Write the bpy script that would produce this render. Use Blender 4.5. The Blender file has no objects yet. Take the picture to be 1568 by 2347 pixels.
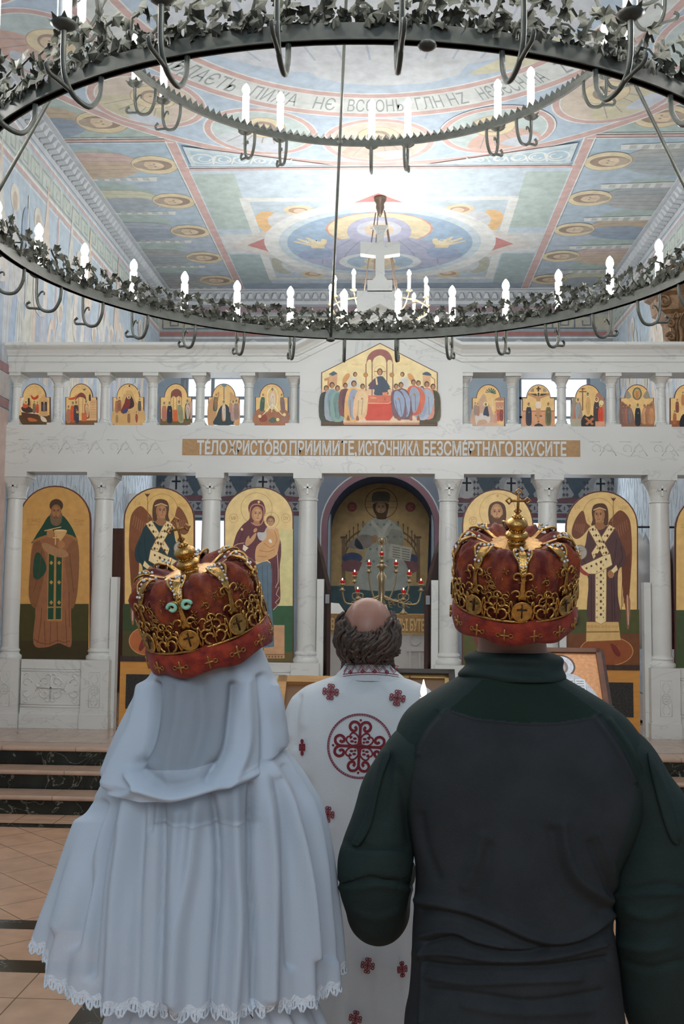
import bpy, bmesh, math, random
import numpy as np
from math import sin, cos, pi, radians, hypot, atan2, sqrt
from mathutils import Vector, Matrix, Euler
from mathutils.geometry import tessellate_polygon
from mathutils.bvhtree import BVHTree
sc = bpy.context.scene
COL = sc.collection
random.seed(7)
# ---------------------------------------------------------------- camera
F, PIT, YAW, ROL, HC = 2350.0, .085, .0471, -.0111, 1.742
W_, H_ = 1568, 2347
RM = (Matrix.Rotation(YAW, 3, 'Z') @ Matrix.Rotation(PIT, 3, 'X') @ Matrix.Rotation(ROL, 3, 'Y'))
CAMP = Vector((0, 0, HC))
cd = bpy.data.cameras.new('camera'); cam = bpy.data.objects.new('camera', cd); COL.objects.link(cam)
r_, f_, u_ = RM.col[0], RM.col[1], RM.col[2]
mw = Matrix.Identity(4)
for i in range(3):
    mw[i][0], mw[i][1], mw[i][2], mw[i][3] = r_[i], u_[i], -f_[i], CAMP[i]
cam.matrix_world = mw
cd.sensor_fit = 'VERTICAL'; cd.sensor_height = 24; cd.sensor_width = 24; cd.lens = 24*F/H_
cd.clip_start = .05; cd.clip_end = 200
sc.camera = cam
# ---------------------------------------------------------------- light and exposure
wd = bpy.data.worlds.new('world'); sc.world = wd; wd.use_nodes = True
bg = wd.node_tree.nodes['Background']
bg.inputs['Color'].default_value = (.80, .90, 1.0, 1); bg.inputs['Strength'].default_value = WORLD_L = 1.6
sc.view_settings.view_transform = 'Standard'; sc.view_settings.look = 'None'
sc.view_settings.gamma = 1; sc.view_settings.exposure = EXPO = 0.0
sc.view_settings.use_curve_mapping = False
BULB = 370.0          # radiance of a candle bulb
def area_light(name, loc, rot, sx, sy, power, col=(1, 1, 1)):
    l = bpy.data.lights.new(name, 'AREA'); l.shape = 'RECTANGLE'; l.size = sx; l.size_y = sy
    l.energy = power; l.color = col
    o = bpy.data.objects.new(name, l); COL.objects.link(o); o.location = loc; o.rotation_euler = rot
    return o
# daylight fill added behind the viewer; unseen uplight added to brighten the ceiling
area_light('nave_daylight_fill', (-.1, -3.5, 4.6), (radians(72), 0, 0), 5.0, 3.0, 170, (.78, .89, 1.0))
area_light('ceiling_fill_uplight', (-.12, 10.75, 4.45), (radians(168), 0, 0), 1.6, .3, 42, (1, .97, .9))
area_light('altar_window_light_a', (-2.9, 16.5, 3.6), (radians(-80), 0, 0), 1.2, 2.0, 24, (.9, .96, 1.0))
area_light('altar_window_light_b', (2.7, 16.5, 3.6), (radians(-80), 0, 0), 1.2, 2.0, 24, (.9, .96, 1.0))
sc.cycles.use_denoising = True
sc.cycles.max_bounces = 4; sc.cycles.diffuse_bounces = 3; sc.cycles.glossy_bounces = 2
sc.cycles.transmission_bounces = 3; sc.cycles.transparent_max_bounces = 8
sc.cycles.caustics_reflective = False; sc.cycles.caustics_refractive = False
sc.cycles.sample_clamp_indirect = 4.0
sc.cycles.use_adaptive_sampling = True; sc.cycles.adaptive_threshold = .025

# ---------------------------------------------------------------- pixel <-> place
def ray(px, py):
    return RM @ Vector(((px-W_/2)/F, 1, -(py-H_/2)/F))
def PY(px, py, Y):
    d = ray(px, py); return CAMP + d*(Y/d.y)
def PZ(px, py, Z):
    d = ray(px, py); return CAMP + d*((Z-HC)/d.z)
def PX(px, py, X):
    d = ray(px, py); return CAMP + d*(X/d.x)
RMn = np.array(RM)
def topx(P):
    q = (np.asarray(P, float)-np.array([0, 0, HC])) @ RMn
    return np.stack([W_/2+F*q[..., 0]/q[..., 1], H_/2-F*q[..., 2]/q[..., 1]], -1)

# ---------------------------------------------------------------- materials
def lin(c):
    c /= 255.0
    return c/12.92 if c <= .04045 else ((c+.055)/1.055)**2.4
def S(r, g, b, k=1.0):
    return tuple(min(.95, lin(max(0, v))*k) for v in (r, g, b))
MATS = {}
def mat(name, col, rough=.6, metal=0.0, var=0, vscale=4.0, bump=0, bscale=40.0, spec=.5, emit=None, col2=None, stretch=None, sheen=0, alpha=None, veins=None):
    if name in MATS: return MATS[name]
    m = bpy.data.materials.new(name); m.use_nodes = True; nt = m.node_tree; N = nt.nodes; L = nt.links
    b = N['Principled BSDF']
    b.inputs['Base Color'].default_value = (*col, 1); b.inputs['Roughness'].default_value = rough
    b.inputs['Metallic'].default_value = metal; b.inputs['Specular IOR Level'].default_value = spec
    if sheen: b.inputs['Sheen Weight'].default_value = sheen
    tc = N.new('ShaderNodeTexCoord'); src = tc.outputs['Object']
    if stretch:
        mp = N.new('ShaderNodeMapping'); mp.inputs['Scale'].default_value = stretch
        L.new(src, mp.inputs['Vector']); src = mp.outputs['Vector']
    if var or col2 or veins:
        n = N.new('ShaderNodeTexNoise'); n.inputs['Scale'].default_value = vscale; n.inputs['Detail'].default_value = 5
        L.new(src, n.inputs['Vector'])
        r = N.new('ShaderNodeValToRGB')
        c2 = col2 or tuple(v*(1-var) for v in col); c1 = col if col2 else tuple(min(1, v*(1+var*.6)) for v in col)
        r.color_ramp.elements[0].position = .35; r.color_ramp.elements[0].color = (*c2, 1)
        r.color_ramp.elements[1].position = .65; r.color_ramp.elements[1].color = (*c1, 1)
        L.new(n.outputs['Fac'], r.inputs['Fac']); out = r.outputs['Color']
        if veins:
            vc, vs, lo, hi = veins
            w = N.new('ShaderNodeTexNoise'); w.inputs['Scale'].default_value = vs; w.inputs['Detail'].default_value = 7
            w.inputs['Distortion'].default_value = 1.6
            L.new(src, w.inputs['Vector'])
            a = N.new('ShaderNodeMath'); a.operation = 'SUBTRACT'; a.inputs[1].default_value = .5; L.new(w.outputs['Fac'], a.inputs[0])
            ab = N.new('ShaderNodeMath'); ab.operation = 'ABSOLUTE'; L.new(a.outputs[0], ab.inputs[0])
            mr = N.new('ShaderNodeMapRange'); mr.inputs['From Min'].default_value = lo; mr.inputs['From Max'].default_value = hi
            mr.inputs['To Min'].default_value = 1; mr.inputs['To Max'].default_value = 0; L.new(ab.outputs[0], mr.inputs['Value'])
            mx = N.new('ShaderNodeMixRGB'); mx.inputs['Color2'].default_value = (*vc, 1)
            L.new(mr.outputs[0], mx.inputs['Fac']); L.new(out, mx.inputs['Color1']); out = mx.outputs['Color']
        L.new(out, b.inputs['Base Color'])
    if bump:
        n2 = N.new('ShaderNodeTexNoise'); n2.inputs['Scale'].default_value = bscale; n2.inputs['Detail'].default_value = 3
        L.new(src, n2.inputs['Vector'])
        bp = N.new('ShaderNodeBump'); bp.inputs['Strength'].default_value = bump; bp.inputs['Distance'].default_value = .01
        L.new(n2.outputs['Fac'], bp.inputs['Height']); L.new(bp.outputs['Normal'], b.inputs['Normal'])
    if emit:
        b.inputs['Emission Color'].default_value = (*emit[0], 1); b.inputs['Emission Strength'].default_value = emit[1]
    if alpha is not None: b.inputs['Alpha'].default_value = alpha
    MATS[name] = m
    return m
def paint_mat(name, rough=.75, spec=.3, var=.12, vs=9.0, metal=0):
    m = bpy.data.materials.new(name); m.use_nodes = True; nt = m.node_tree; N = nt.nodes; L = nt.links
    b = N['Principled BSDF']; b.inputs['Roughness'].default_value = rough; b.inputs['Specular IOR Level'].default_value = spec
    b.inputs['Metallic'].default_value = metal
    at = N.new('ShaderNodeAttribute'); at.attribute_name = 'Col'
    tc = N.new('ShaderNodeTexCoord'); n = N.new('ShaderNodeTexNoise'); n.inputs['Scale'].default_value = vs; n.inputs['Detail'].default_value = 6
    L.new(tc.outputs['Object'], n.inputs['Vector'])
    mr = N.new('ShaderNodeMapRange'); mr.inputs['From Min'].default_value = .3; mr.inputs['From Max'].default_value = .7
    mr.inputs['To Min'].default_value = 1-var; mr.inputs['To Max'].default_value = 1+var
    L.new(n.outputs['Fac'], mr.inputs['Value'])
    mx = N.new('ShaderNodeVectorMath'); mx.operation = 'SCALE'
    L.new(at.outputs['Color'], mx.inputs[0]); L.new(mr.outputs[0], mx.inputs['Scale'])
    L.new(mx.outputs[0], b.inputs['Base Color'])
    MATS[name] = m
    return m
def tile_mat(name, col, joint, T, ang, off=(0, 0), rough=.25):
    m = bpy.data.materials.new(name); m.use_nodes = True; nt = m.node_tree; N = nt.nodes; L = nt.links
    b = N['Principled BSDF']; b.inputs['Roughness'].default_value = rough
    tc = N.new('ShaderNodeTexCoord'); mp = N.new('ShaderNodeMapping'); mp.inputs['Rotation'].default_value = (0, 0, ang)
    mp.inputs['Location'].default_value = (off[0], off[1], 0)
    L.new(tc.outputs['Object'], mp.inputs['Vector'])
    br = N.new('ShaderNodeTexBrick'); br.offset = 0; br.inputs['Scale'].default_value = 1
    br.inputs['Brick Width'].default_value = T[0]; br.inputs['Row Height'].default_value = T[1]
    br.inputs['Mortar Size'].default_value = .0032; br.inputs['Mortar Smooth'].default_value = .1
    br.inputs['Color1'].default_value = (*col, 1); br.inputs['Color2'].default_value = (*[v*.9 for v in col], 1)
    br.inputs['Mortar'].default_value = (*joint, 1)
    L.new(mp.outputs[0], br.inputs['Vector'])
    n = N.new('ShaderNodeTexNoise'); n.inputs['Scale'].default_value = 7; n.inputs['Detail'].default_value = 8
    L.new(tc.outputs['Object'], n.inputs['Vector'])
    mr = N.new('ShaderNodeMapRange'); mr.inputs['From Min'].default_value = .3; mr.inputs['From Max'].default_value = .7
    mr.inputs['To Min'].default_value = .86; mr.inputs['To Max'].default_value = 1.08; L.new(n.outputs['Fac'], mr.inputs['Value'])
    mx = N.new('ShaderNodeVectorMath'); mx.operation = 'SCALE'; L.new(br.outputs['Color'], mx.inputs[0]); L.new(mr.outputs[0], mx.inputs['Scale'])
    L.new(mx.outputs[0], b.inputs['Base Color'])
    MATS[name] = m; return m

# ---------------------------------------------------------------- mesh builder
def link(name, me, parent=None, loc=None):
    o = bpy.data.objects.new(name, me); COL.objects.link(o)
    if loc is not None: o.location = loc
    if parent is not None: o.parent = parent
    return o
def wloc(o):
    v = Vector((0, 0, 0))
    while o is not None:
        v = v+o.location; o = o.parent
    return v
def thing(name, label, cat, loc=(0, 0, 0), group=None):
    o = bpy.data.objects.new(name, None); COL.objects.link(o); o.location = loc; o.empty_display_size = .1
    return tag(o, label, cat, group)
def tag(o, label, cat, group=None):
    o['label'] = label; o['category'] = cat
    if group: o['group'] = group
    return o
def struct(o):
    o['kind'] = 'structure'; return o
class MB:
    def __init__(s): s.v = []; s.f = []; s.m = []; s.c = []
    def add(s, vs, fs, mi=0):
        b = len(s.v); s.v += [tuple(p) for p in vs]
        for f in fs: s.f.append(tuple(b+i for i in f)); s.m.append(mi)
        return s
    def box(s, a, b, mi=0):
        x0, y0, z0 = a; x1, y1, z1 = b
        return s.add([(x0, y0, z0), (x1, y0, z0), (x1, y1, z0), (x0, y1, z0), (x0, y0, z1), (x1, y0, z1), (x1, y1, z1), (x0, y1, z1)],
                     [(0, 3, 2, 1), (4, 5, 6, 7), (0, 1, 5, 4), (1, 2, 6, 5), (2, 3, 7, 6), (3, 0, 4, 7)], mi)
    def loop(s, rings, mi=0, closed=True, cap=(True, True)):
        n = len(rings[0]); vs = [p for r in rings for p in r]; fs = []
        for i in range(len(rings)-1):
            for j in range(n if closed else n-1):
                k = (j+1) % n
                fs.append((i*n+j, i*n+k, (i+1)*n+k, (i+1)*n+j))
        if closed and cap[0]: fs.append(tuple(range(n-1, -1, -1)))
        if closed and cap[1]: fs.append(tuple((len(rings)-1)*n+j for j in range(n)))
        return s.add(vs, fs, mi)
    def lathe(s, prof, c=(0, 0, 0), n=20, mi=0, cap=(True, True), M=None):
        rings = []
        for r, z in prof:
            rg = [Vector((r*cos(2*pi*j/n), r*sin(2*pi*j/n), z)) for j in range(n)]
            if M is not None: rg = [M @ p for p in rg]
            rings.append([p+Vector(c) for p in rg])
        return s.loop(rings, mi, True, cap)
    def tube(s, pts, rad, n=8, mi=0, closed=False, flat=None, cap=True):
        P = [Vector(p) for p in pts]; m = len(P); rings = []
        R = rad if hasattr(rad, '__len__') else [rad]*m
        up = Vector((.123, .31, .94)); prev = None
        for i in range(m):
            if closed: t = P[(i+1) % m]-P[(i-1) % m]
            else: t = P[min(i+1, m-1)]-P[max(i-1, 0)]
            if t.length < 1e-9: t = Vector((0, 0, 1))
            t.normalize()
            if prev is None:
                a = t.cross(up)
                if a.length < 1e-3: a = t.cross(Vector((1, 0, 0)))
            else: a = prev-t*prev.dot(t)
            a.normalize(); b = t.cross(a); prev = a
            k = R[i]
            rings.append([P[i]+(a*cos(2*pi*j/n)+b*sin(2*pi*j/n))*k for j in range(n)])
        if closed: rings.append(rings[0])
        return s.loop(rings, mi, True, (cap and not closed, cap and not closed))
    def sphere(s, c, r, n=12, m=8, mi=0, M=None):
        r = r if hasattr(r, '__len__') else (r, r, r); c = Vector(c); rings = []
        for i in range(1, m):
            a = pi*i/m; rg = [Vector((r[0]*sin(a)*cos(2*pi*j/n), r[1]*sin(a)*sin(2*pi*j/n), -r[2]*cos(a))) for j in range(n)]
            if M is not None: rg = [M @ p for p in rg]
            rings.append([c+p for p in rg])
        bot = Vector((0, 0, -r[2])); top = Vector((0, 0, r[2]))
        if M is not None: bot = M @ bot; top = M @ top
        b = len(s.v); s.loop(rings, mi, True, (False, False))
        k = len(s.v); s.v += [tuple(c+bot), tuple(c+top)]; q = b+(m-2)*n
        for j in range(n):
            s.f.append((b+(j+1) % n, b+j, k)); s.m.append(mi); s.f.append((q+j, q+(j+1) % n, k+1)); s.m.append(mi)
        return s
    def prism(s, poly, fn, d, mi=0):
        """polygon of (u,v), fn maps (u,v)->Vector, d = thickness vector"""
        d = Vector(d); A = [Vector(fn(*p)) for p in poly]; n = len(A); B = [p+d for p in A]
        tri = tessellate_polygon([[Vector((p[0], p[1], 0)) for p in poly]])
        fs = [tuple(t) for t in tri]+[tuple(n+i for i in reversed(t)) for t in tri]
        fs += [(i, (i+1) % n, n+(i+1) % n, n+i) for i in range(n)]
        return s.add(A+B, fs, mi)
    def build(s, name, mats, parent=None, smooth=False, loc=None, auto=None):
        if not isinstance(mats, (list, tuple)): mats = [mats]
        o_ = Vector(loc) if loc is not None else Vector((0, 0, 0))
        off = (wloc(parent) if parent is not None else Vector((0, 0, 0)))+o_
        me = bpy.data.meshes.new(name)
        me.from_pydata([(p[0]-off.x, p[1]-off.y, p[2]-off.z) for p in s.v], [], s.f)
        for m in mats: me.materials.append(m)
        if len(mats) > 1: me.polygons.foreach_set('material_index', s.m)
        bm = bmesh.new(); bm.from_mesh(me); bmesh.ops.recalc_face_normals(bm, faces=bm.faces); bm.to_mesh(me); bm.free()
        if smooth: me.polygons.foreach_set('use_smooth', [True]*len(me.polygons))
        if auto and smooth: me.set_sharp_from_angle(angle=radians(auto))
        me.update()
        return link(name, me, parent, loc)
def crs(pts, n=5, closed=True):
    """Catmull-Rom through 2D/3D points"""
    P = [np.array(p, float) for p in pts]; m = len(P); out = []
    rng = range(m if closed else m-1)
    for i in rng:
        if closed: a, b, c, d = P[(i-1) % m], P[i], P[(i+1) % m], P[(i+2) % m]
        else: a, b, c, d = P[max(i-1, 0)], P[i], P[i+1], P[min(i+2, m-1)]
        for k in range(n):
            t = k/n
            out.append(.5*((2*b)+(-a+c)*t+(2*a-5*b+4*c-d)*t*t+(-a+3*b-3*c+d)*t**3))
    if not closed: out.append(P[-1])
    return [tuple(p) for p in out]
_FONT = {}
def text_tris(body, bold=0):
    """outline of a line of lettering as 2D triangles, height of capitals = 1"""
    if (body, bold) in _FONT: return _FONT[(body, bold)]
    cu = bpy.data.curves.new('lettering', 'FONT'); cu.body = body; cu.size = 1.37; cu.resolution_u = 3; cu.offset = bold
    o = bpy.data.objects.new('lettering', cu); COL.objects.link(o)
    dg = bpy.context.evaluated_depsgraph_get(); me = bpy.data.meshes.new_from_object(o.evaluated_get(dg))
    vs = [(v.co.x, v.co.y) for v in me.vertices]; fs = [tuple(p.vertices) for p in me.polygons]
    bpy.data.objects.remove(o); bpy.data.meshes.remove(me)
    _FONT[(body, bold)] = (vs, fs); return vs, fs
class Paint:
    """flat painting built from stacked colour shapes; M maps picture coords to the wall, nrm faces the viewer"""
    def __init__(s, M, nrm, k=1.0, eps=.00003, base=.0005, pale_haze=0):
        s.M = M; s.n = Vector(nrm); s.k = k; s.e = eps; s.z = base; s.w = pale_haze; s.v = []; s.f = []; s.c = []
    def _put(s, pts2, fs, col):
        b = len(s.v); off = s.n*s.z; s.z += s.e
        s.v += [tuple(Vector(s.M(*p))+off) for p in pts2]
        c = S(*[v+(w-v)*s.w for v, w in zip(col, (206, 212, 214))], s.k)  # colours mixed paler, putting haze and bloom into the paint
        for f in fs: s.f.append(tuple(b+i for i in f)); s.c.append(c)
    def poly(s, pts, col, sm=4):
        if sm: pts = crs(pts, sm)
        tri = tessellate_polygon([[Vector((p[0], p[1], 0)) for p in pts]])
        s._put(pts, [tuple(t) for t in tri], col); return s
    def p(s, pts, col): return s.poly(pts, col, 0)
    def ell(s, cx, cy, rx, ry, col, rot=0, n=24):
        c, q = cos(rot), sin(rot)
        s._put([(cx+rx*cos(a)*c-ry*sin(a)*q, cy+rx*cos(a)*q+ry*sin(a)*c) for a in [2*pi*i/n for i in range(n)]], [tuple(range(n))], col); return s
    def ring(s, cx, cy, rx, ry, w, col, a0=0, a1=2*pi, n=40):
        A = [a0+(a1-a0)*i/n for i in range(n+1)]
        vs = [(cx+rx*cos(a), cy+ry*sin(a)) for a in A]+[(cx+(rx-w)*cos(a), cy+(ry-w)*sin(a)) for a in A]
        s._put(vs, [(i, i+1, n+2+i, n+1+i) for i in range(n)], col); return s
    def line(s, pts, w, col, sm=0, closed=False):
        if sm: pts = crs(pts, sm, closed)
        P = [np.array(p, float) for p in pts]; m = len(P); vs = []
        for i in range(m):
            a = P[(i-1) % m] if closed else P[max(i-1, 0)]; b = P[(i+1) % m] if closed else P[min(i+1, m-1)]
            t = b-a; t = t/(np.hypot(*t)+1e-9); q = np.array([-t[1], t[0]])*w/2
            vs += [tuple(P[i]+q), tuple(P[i]-q)]
        fs = [(2*i, 2*i+1, (2*i+3) % (2*m), (2*i+2) % (2*m)) for i in range(m if closed else m-1)]
        s._put(vs, fs, col); return s
    def text(s, body, x0, y0, x1, h, col, flip=-1):
        """lettering between x0 and x1 with its foot at y0 (picture y runs down: flip=-1)"""
        vs, fs = text_tris(body)
        a = min(v[0] for v in vs); b = max(v[0] for v in vs)
        s._put([(x0+(x1-x0)*(v[0]-a)/(b-a), y0+flip*v[1]*h) for v in vs], fs, col); return s
    def textf(s, body, fn, col):
        vs, fs = text_tris(body); a = min(v[0] for v in vs); b = max(v[0] for v in vs)
        s._put([fn((v[0]-a)/(b-a), v[1]) for v in vs], fs, col); return s
    def build(s, name, m, parent=None):
        off = wloc(parent) if parent is not None else Vector((0, 0, 0))
        me = bpy.data.meshes.new(name)
        me.from_pydata([(p[0]-off.x, p[1]-off.y, p[2]-off.z) for p in s.v], [], s.f)
        at = me.color_attributes.new('Col', 'FLOAT_COLOR', 'CORNER')
        arr = []
        for c, f in zip(s.c, s.f): arr += [c[0], c[1], c[2], 1]*len(f)
        at.data.foreach_set('color', arr)
        me.materials.append(m); me.update()
        return link(name, me, parent)

def absorb(o, c):
    """fold a surface pattern (mesh c) into the part o it lies on"""
    A, B = o.data, c.data; off = wloc(c)-wloc(o); nv = len(A.vertices); na = len(A.materials)
    me = bpy.data.meshes.new(o.name)
    me.from_pydata([tuple(v.co) for v in A.vertices]+[tuple(v.co+off) for v in B.vertices], [], [tuple(p.vertices) for p in A.polygons]+[tuple(nv+i for i in p.vertices) for p in B.polygons])
    for m in list(A.materials)+list(B.materials): me.materials.append(m)
    me.polygons.foreach_set('material_index', [p.material_index for p in A.polygons]+[na+p.material_index for p in B.polygons])
    me.polygons.foreach_set('use_smooth', [p.use_smooth for p in A.polygons]+[p.use_smooth for p in B.polygons])
    if 'Col' in B.attributes:
        arr = []
        k = [0.0]*(4*len(B.loops)); B.attributes['Col'].data.foreach_get('color', k)
        me.color_attributes.new('Col', 'FLOAT_COLOR', 'CORNER').data.foreach_set('color', [0.0]*(4*len(A.loops))+k)
    me.update(); o.data = me; bpy.data.objects.remove(c); return o
# ================================================================ SETTING
XC = -.12                    # axis of the church
XL, XR, YB, ZC = -3.88, 3.63, 16.7, 6.85
m_marble = mat('white_marble', (.68, .69, .65), .32, var=.05, vscale=1.2, veins=((.56, .57, .55), .9, .0, .012), stretch=(1, 1, 2.2))
m_dark = mat('dark_green_marble', (.014, .018, .014), .2, var=.5, vscale=5, veins=((.22, .21, .16), 3.2, .0, .008))
m_tile = tile_mat('beige_tile_diagonal', S(212, 168, 136), S(120, 92, 66), (.3196, .3196), radians(45), (.241, -.0194))
m_tile2 = tile_mat('beige_tile_straight', S(214, 174, 144), S(120, 92, 66), (.32, .32), 0, (.01, -.07))
m_stone = tile_mat('beige_step_stone', S(190, 160, 138), S(130, 100, 80), (.64, 3), 0, (.12, 1), .3)
m_plat = tile_mat('beige_platform_tile', S(186, 158, 138), S(128, 100, 82), (.325, .84), 0, (-.03, -9.2), .12)
m_wall = mat('plaster_grey_blue', S(150, 165, 178), .9, var=.1, vscale=2)
m_wallp = paint_mat('fresco')
m_icon = paint_mat('icon_paint', .45, .4, .1, 14)
# floors
g = MB()
rows = [(-5, 4.85, 1), (4.85, 5.01, 2), (5.01, 5.46, 0), (5.46, 5.61, 2), (5.61, 7.80, 0), (7.80, 7.94, 2), (7.94, 8.3, 1)]
for a, b, mi in rows:
    if mi == 1 and a < 0:
        g.box((XL, a, -.1), (-1.3, b, 0), 1); g.box((-1.3, a, -.1), (-1.12, b, 0), 2); g.box((-1.12, a, -.1), (XR, b, 0), 1)
    else: g.box((XL, a, -.1), (XR, b, 0), mi)
struct(g.build('floor', [m_tile, m_tile2, m_dark]))
g = MB(); g.box((XL, 9.1, -.1), (XR, YB, .41), 1); g.box((XL, 9.1, .41), (XR, YB, .45), 0)
struct(g.build('floor_platform', [m_plat, m_dark]))
g = MB()
for i, (y, z) in enumerate(((8.81, .45), (8.52, .30), (8.23, .15))):
    g.box((XL, y+.03, 0), (XR, y+.31, z-.034), 1)
    prof = [(y+.012, z-.036), (y+.003, z-.03), (y, z-.018), (y+.003, z-.006), (y+.012, z), (y+.30, z), (y+.30, z-.036)]
    g.loop([[(XL, p, q) for p, q in prof], [(XR, p, q) for p, q in prof]], 0)
struct(g.build('stairs', [m_stone, m_dark]))
# side walls with a window in the right one
def wall_x(name, x0, x1, ya, yb, z1, holes, m):
    g = MB(); ys = sorted({ya, yb, *[h[0] for h in holes], *[h[1] for h in holes]})
    for a, b in zip(ys[:-1], ys[1:]):
        hs = [h for h in holes if h[0] <= a and h[1] >= b]; z = -.1
        for h in sorted(hs, key=lambda h: h[2]): g.box((x0, a, z), (x1, b, h[2])); z = h[3]
        g.box((x0, a, z), (x1, b, z1))
    return struct(g.build(name, m))
wall_x('wall_left', XL-.3, XL, -5, YB+.3, ZC+.1, [], m_wall)
wall_x('wall_right', XR, XR+.3, -5, YB+.3, ZC+.1, [(13.2, 14.2, 4.3, 5.6)], m_wall)
def wall_y(name, y0, y1, xa, xb, z1, holes, m):
    g = MB(); xs = sorted({xa, xb, *[h[0] for h in holes], *[h[1] for h in holes]})
    for a, b in zip(xs[:-1], xs[1:]):
        hs = [h for h in holes if h[0] <= a and h[1] >= b]; z = -.1
        for h in sorted(hs, key=lambda h: h[2]): g.box((a, y0, z), (b, y1, h[2])); z = h[3]
        g.box((a, y0, z), (b, y1, z1))
    return struct(g.build(name, m))
wall_y('wall_front', -5.3, -5, XL, XR, ZC+.1, [], m_wall)
WINS = [(-3.5, -2.36, 4.5, 5.44), (2.1, 3.26, 4.5, 5.44), (-3.45, -2.3, 1.5, 3.06), (2.08, 3.2, 1.5, 3.06)]
wall_y('wall_back', YB, YB+.3, XL, XR, ZC+.1, WINS+[(-.98, .68, .45, 3.8)], m_wall)
m_frame = mat('grey_window_frame', S(120, 130, 140), .5)
mg = bpy.data.materials.new('window_glass'); mg.use_nodes = True
_n = mg.node_tree.nodes; _l = mg.node_tree.links; _n.remove(_n['Principled BSDF'])
_t = _n.new('ShaderNodeBsdfTransparent'); _g = _n.new('ShaderNodeBsdfGlossy'); _g.inputs['Roughness'].default_value = .05
_x = _n.new('ShaderNodeMixShader'); _x.inputs[0].default_value = .06
_l.new(_t.outputs[0], _x.inputs[1]); _l.new(_g.outputs[0], _x.inputs[2]); _l.new(_x.outputs[0], _n['Material Output'].inputs[0])
for i, (a, b, c, d) in enumerate(WINS):
    fr = MB(); y = YB+.05; t = .045
    fr.box((a, y, c), (a+t, y+.07, d)); fr.box((b-t, y, c), (b, y+.07, d)); fr.box((a, y, c), (b, y+.07, c+t)); fr.box((a, y, d-t), (b, y+.07, d))
    if i < 2:
        for x in ((-3.44, -3.0) if i == 0 else (2.75,)): fr.box((x, y, c), (x+.05, y+.07, d))
        fr.box((a, y, 5.05), (b, y+.07, 5.09)); fr.box((a, y, 4.74), (b, y+.07, 4.77))
    else: fr.box((a, y, 2.44), (b, y+.07, 2.52))
    w = struct(fr.build('window_%d' % (i+1), m_frame))
    MB().box((a+.01, y+.03, c+.01), (b-.01, y+.036, d-.01)).build('pane', mg, w)
fr = MB(); x = XR+.1
fr.box((x, 13.2, 4.3), (x+.07, 13.25, 5.6)); fr.box((x, 14.15, 4.3), (x+.07, 14.2, 5.6)); fr.box((x, 13.2, 4.3), (x+.07, 14.2, 4.35)); fr.box((x, 13.2, 5.55), (x+.07, 14.2, 5.6)); fr.box((x, 13.68, 4.3), (x+.07, 13.72, 5.6))
w = struct(fr.build('window_5', m_frame)); MB().box((x+.03, 13.21, 4.31), (x+.036, 14.19, 5.59)).build('pane', mg, w)
# the arched niche behind the altar table
g = MB(); NX = -.15; NR = .87
arc = [(NX+NR*cos(a), 2.9+.86*sin(a)) for a in [pi*i/24 for i in range(25)]]
fn = lambda u, v: (u, YB, v)
g.box((-1.2, YB+1.02, .45), (.9, YB+1.1, 3.9), 0)
outer = [(.9, .45), (.9, 3.85), (-1.2, 3.85), (-1.2, .45), (NX-NR, .45)]+arc[::-1]+[(NX+NR, .45)]
g.prism(outer, lambda u, v: (u, YB-.05, v), (0, 1.07, 0), 1)
lin_ = [(NX-NR+.004, .46)]+[(NX+(NR-.004)*cos(a), 2.9+.856*sin(a)) for a in [pi-pi*i/24 for i in range(25)]]+[(NX+NR-.004, .46)]
g.loop([[(p, YB-.045, q) for p, q in lin_], [(p, YB+1.02, q) for p, q in lin_]], 0, False)
m_niche = mat('niche_dark_blue', S(52, 60, 82), .85, var=.1)
m_niche2 = mat('niche_wall_grey', S(112, 122, 138), .85, var=.08)
ar2 = lambda r, y: [(NX-r, .46)]+[(NX+r*cos(a), 2.9+(r-.01)*sin(a)) for a in [pi-pi*i/24 for i in range(25)]]+[(NX+r, .46)]
A_, B_ = ar2(.965, 0), ar2(.875, 0)
g.loop([[(p, YB-.054, q) for p, q in A_], [(p, YB-.054, q) for p, q in B_]], 2, False)
A_, B_ = ar2(.99, 0), ar2(.97, 0); g.loop([[(p, YB-.055, q) for p, q in A_], [(p, YB-.055, q) for p, q in B_]], 3, False)
struct(g.build('wall_niche', [m_niche, m_niche2, mat('niche_border_rose', S(128, 98, 108), .85, var=.1), mat('niche_border_pale', S(190, 194, 196), .85)]))

# ---------------------------------------------------------------- ceiling
g = MB(); g.box((XL-.3, -5, ZC), (XR+.3, YB+.3, ZC+.2))
ceil = struct(g.build('ceiling', mat('ceiling_blue', S(168, 190, 212), .9, var=.05)))
P = Paint(lambda u, v: (u, v, ZC), (0, 0, -1), 1.0, pale_haze=.38)
RED, WHT, BLU, GRN, GLD, CRM = (196, 148, 142), (226, 228, 224), (164, 188, 214), (152, 174, 168), (220, 196, 148), (214, 212, 200)
CX, CY = -.16, 7.7
# pale green side panels and the far blue field
for sx in (-1, 1):
    xi, xo = CX+sx*2.33, CX+sx*3.66
    for k in range(6):
        y0 = 10.98+.96*k
        P.p([(xi, y0), (xo, y0), (xo, y0+.96), (xi, y0+.96)], (150+4*(k % 2), 178-3*k, 200-4*k))
        P.poly([(xo, y0+.35), (xi+sx*.9, y0+.2), (xi+sx*.5, y0+.62), (xi+sx*.95, y0+.93), (xo, y0+.95)], (150, 172, 166))
    P.p([(xi, 10.98), (xo, 10.98), (xo, 9.2), (CX+sx*3.2, 9.9)], GRN)
    P.p([(CX+sx*3.66, 9.2), (CX+sx*3.84, 9.2), (CX+sx*3.84, 16.8), (CX+sx*3.66, 16.8)], (168, 150, 156))
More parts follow.
